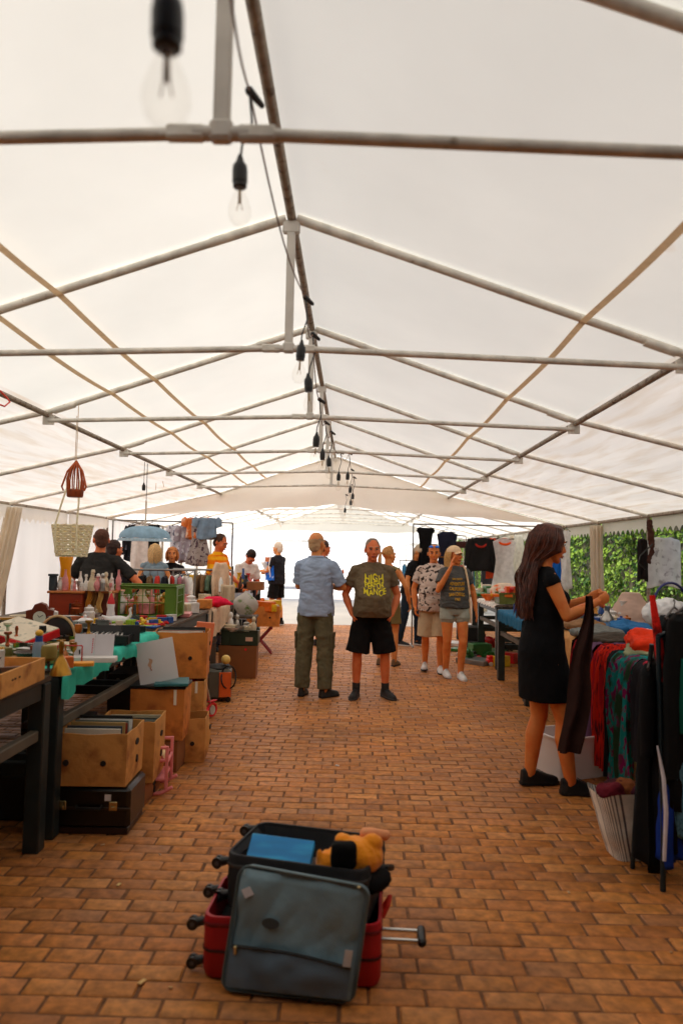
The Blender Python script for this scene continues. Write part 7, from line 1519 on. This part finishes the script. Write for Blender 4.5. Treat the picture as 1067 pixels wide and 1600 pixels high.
q = MB(); q.tube([lb + Vector((0, 0, .28)), Vector((lb.x, lb.y, roofz(lb.x - X0) + .02))], .003, 5); q.v = [tuple(Vector(v) - lb) for v in q.v]; part('cord', q, m_rope, t)
ub = Vector((at(226, 865, 8.8).x, 8.8, at(226, 842, 8.8).z)); t = thing('umbrella', 'small pale blue frilled parasol hanging open from the roof at left', 'umbrella', ub)
NR = 10
for j in range(NR):
    q = MB(); a0 = 2 * pi * j / NR
    q.grid(lambda u, v: ((.30 * sin(v * pi / 2) ** .9) * cos(a0 + u * 2 * pi / NR), (.30 * sin(v * pi / 2) ** .9) * sin(a0 + u * 2 * pi / NR), .155 * cos(v * pi / 2) + .018 * v * sin(u * pi)), 6, 8); part('canopy_panel', q, cloth(150, 184, 206, tr=.35), t, ang=None)
q = MB(); q.grid(lambda u, v: ((.30 + .015 * v + .006 * sin(u * 2 * pi * 40)) * cos(u * 2 * pi), (.30 + .015 * v + .006 * sin(u * 2 * pi * 40)) * sin(u * 2 * pi), .004 - .03 * v), 200, 2); part('frill', q, cloth(176, 200, 214, tr=.3), t, ang=None)
q = MB(); q.tube([(0, 0, .15), (0, 0, .46)], .011, 8); part('shaft', q, M(S(226, 210, 190)), t)
q = MB(); q.tube([(0, 0, .45), (0, 0, roofz(ub.x - X0) + .02 - ub.z)], .004, 6); part('cord', q, m_black, t)
p = at(225, 762, 8.7); o = part('lamp_socket', sock_me, None, LS, loc=p); part('bulb', bulb_me, None, o); q = MB(); q.tube([p + Vector((0, 0, .05)), Vector((p.x, p.y, roofz(p.x - X0) + .03))], .0035, 6); part('cord', q, m_black, LS)
# dark mass of hung curtains on the far left and post
gathered(-3.05, 11.2, 1.95, .5, .06, cloth(22, 22, 24), T1, X0, yb1, name='dark_curtain')
# ------------------------------------------------------------------ labels for the small goods
def proj(p):
    l = R3.transposed() @ (Vector(p) - CAMP); return 533.5 + F * l.x / -l.z, 800 - F * l.y / -l.z
ORD = ['leftmost', 'second from left', 'third from left', 'fourth from left', 'fifth from left', 'sixth from left', 'seventh from left', 'eighth from left', 'ninth from left', 'tenth from left', 'eleventh from left', 'twelfth from left']
byk = {}
for o, c_, k_, w_ in GOODS:
    n_ = WORD.get(k_, k_); w_ = w_ if w_.startswith('the') else 'the ' + w_
    prep = 'in' if 'crate' in w_ and 'behind' not in w_ and 'front' not in w_ or 'carton' in w_ else 'on'
    if w_.startswith('the gap'): prep = 'in'
    byk.setdefault((f'{c_} {n_} {prep} {w_}', w_), []).append(o)
for (lab, w_), os_ in byk.items():
    os_.sort(key=lambda o: proj(o.matrix_basis.translation)[0])
    for i, o in enumerate(os_):
        if len(os_) == 1: o['label'] = lab
        else: o['label'] = f'{lab}, {ORD[i] if i < len(ORD) - 1 else f"{i + 1}th from left"}' if i < len(os_) - 1 else f'{lab}, rightmost'
        o['group'] = 'small goods ' + lab.split(' ', 2)[-1] if False else 'small goods on ' + w_
bl = {}
for o in list(sc.objects):
    if o.parent is None and 'group' in o.keys() and (o['group'].startswith('record') or o['group'].startswith('garments') or o['group'].startswith('goblets') or o['group'].startswith('rope')): bl.setdefault(o['label'], []).append(o)
for lab, os_ in bl.items():
    if len(os_) < 2: continue
    if 'record' in lab: os_.sort(key=lambda o: o.location.y)
    else: os_.sort(key=lambda o: proj(o.matrix_basis.translation)[0] if o.matrix_basis.translation.length > .01 else proj(o.data.vertices[0].co)[0])
    for i, o in enumerate(os_):
        if 'record' in lab: tail = ['frontmost', 'second from front', 'third from front', 'fourth from front', 'fifth from front', 'sixth from front', 'seventh from front', 'eighth from front'][i] if i < len(os_) - 1 else 'rearmost'
        else: tail = ORD[i] if i < len(os_) - 1 else 'rightmost'
        o['label'] = f'{lab}, {tail}'
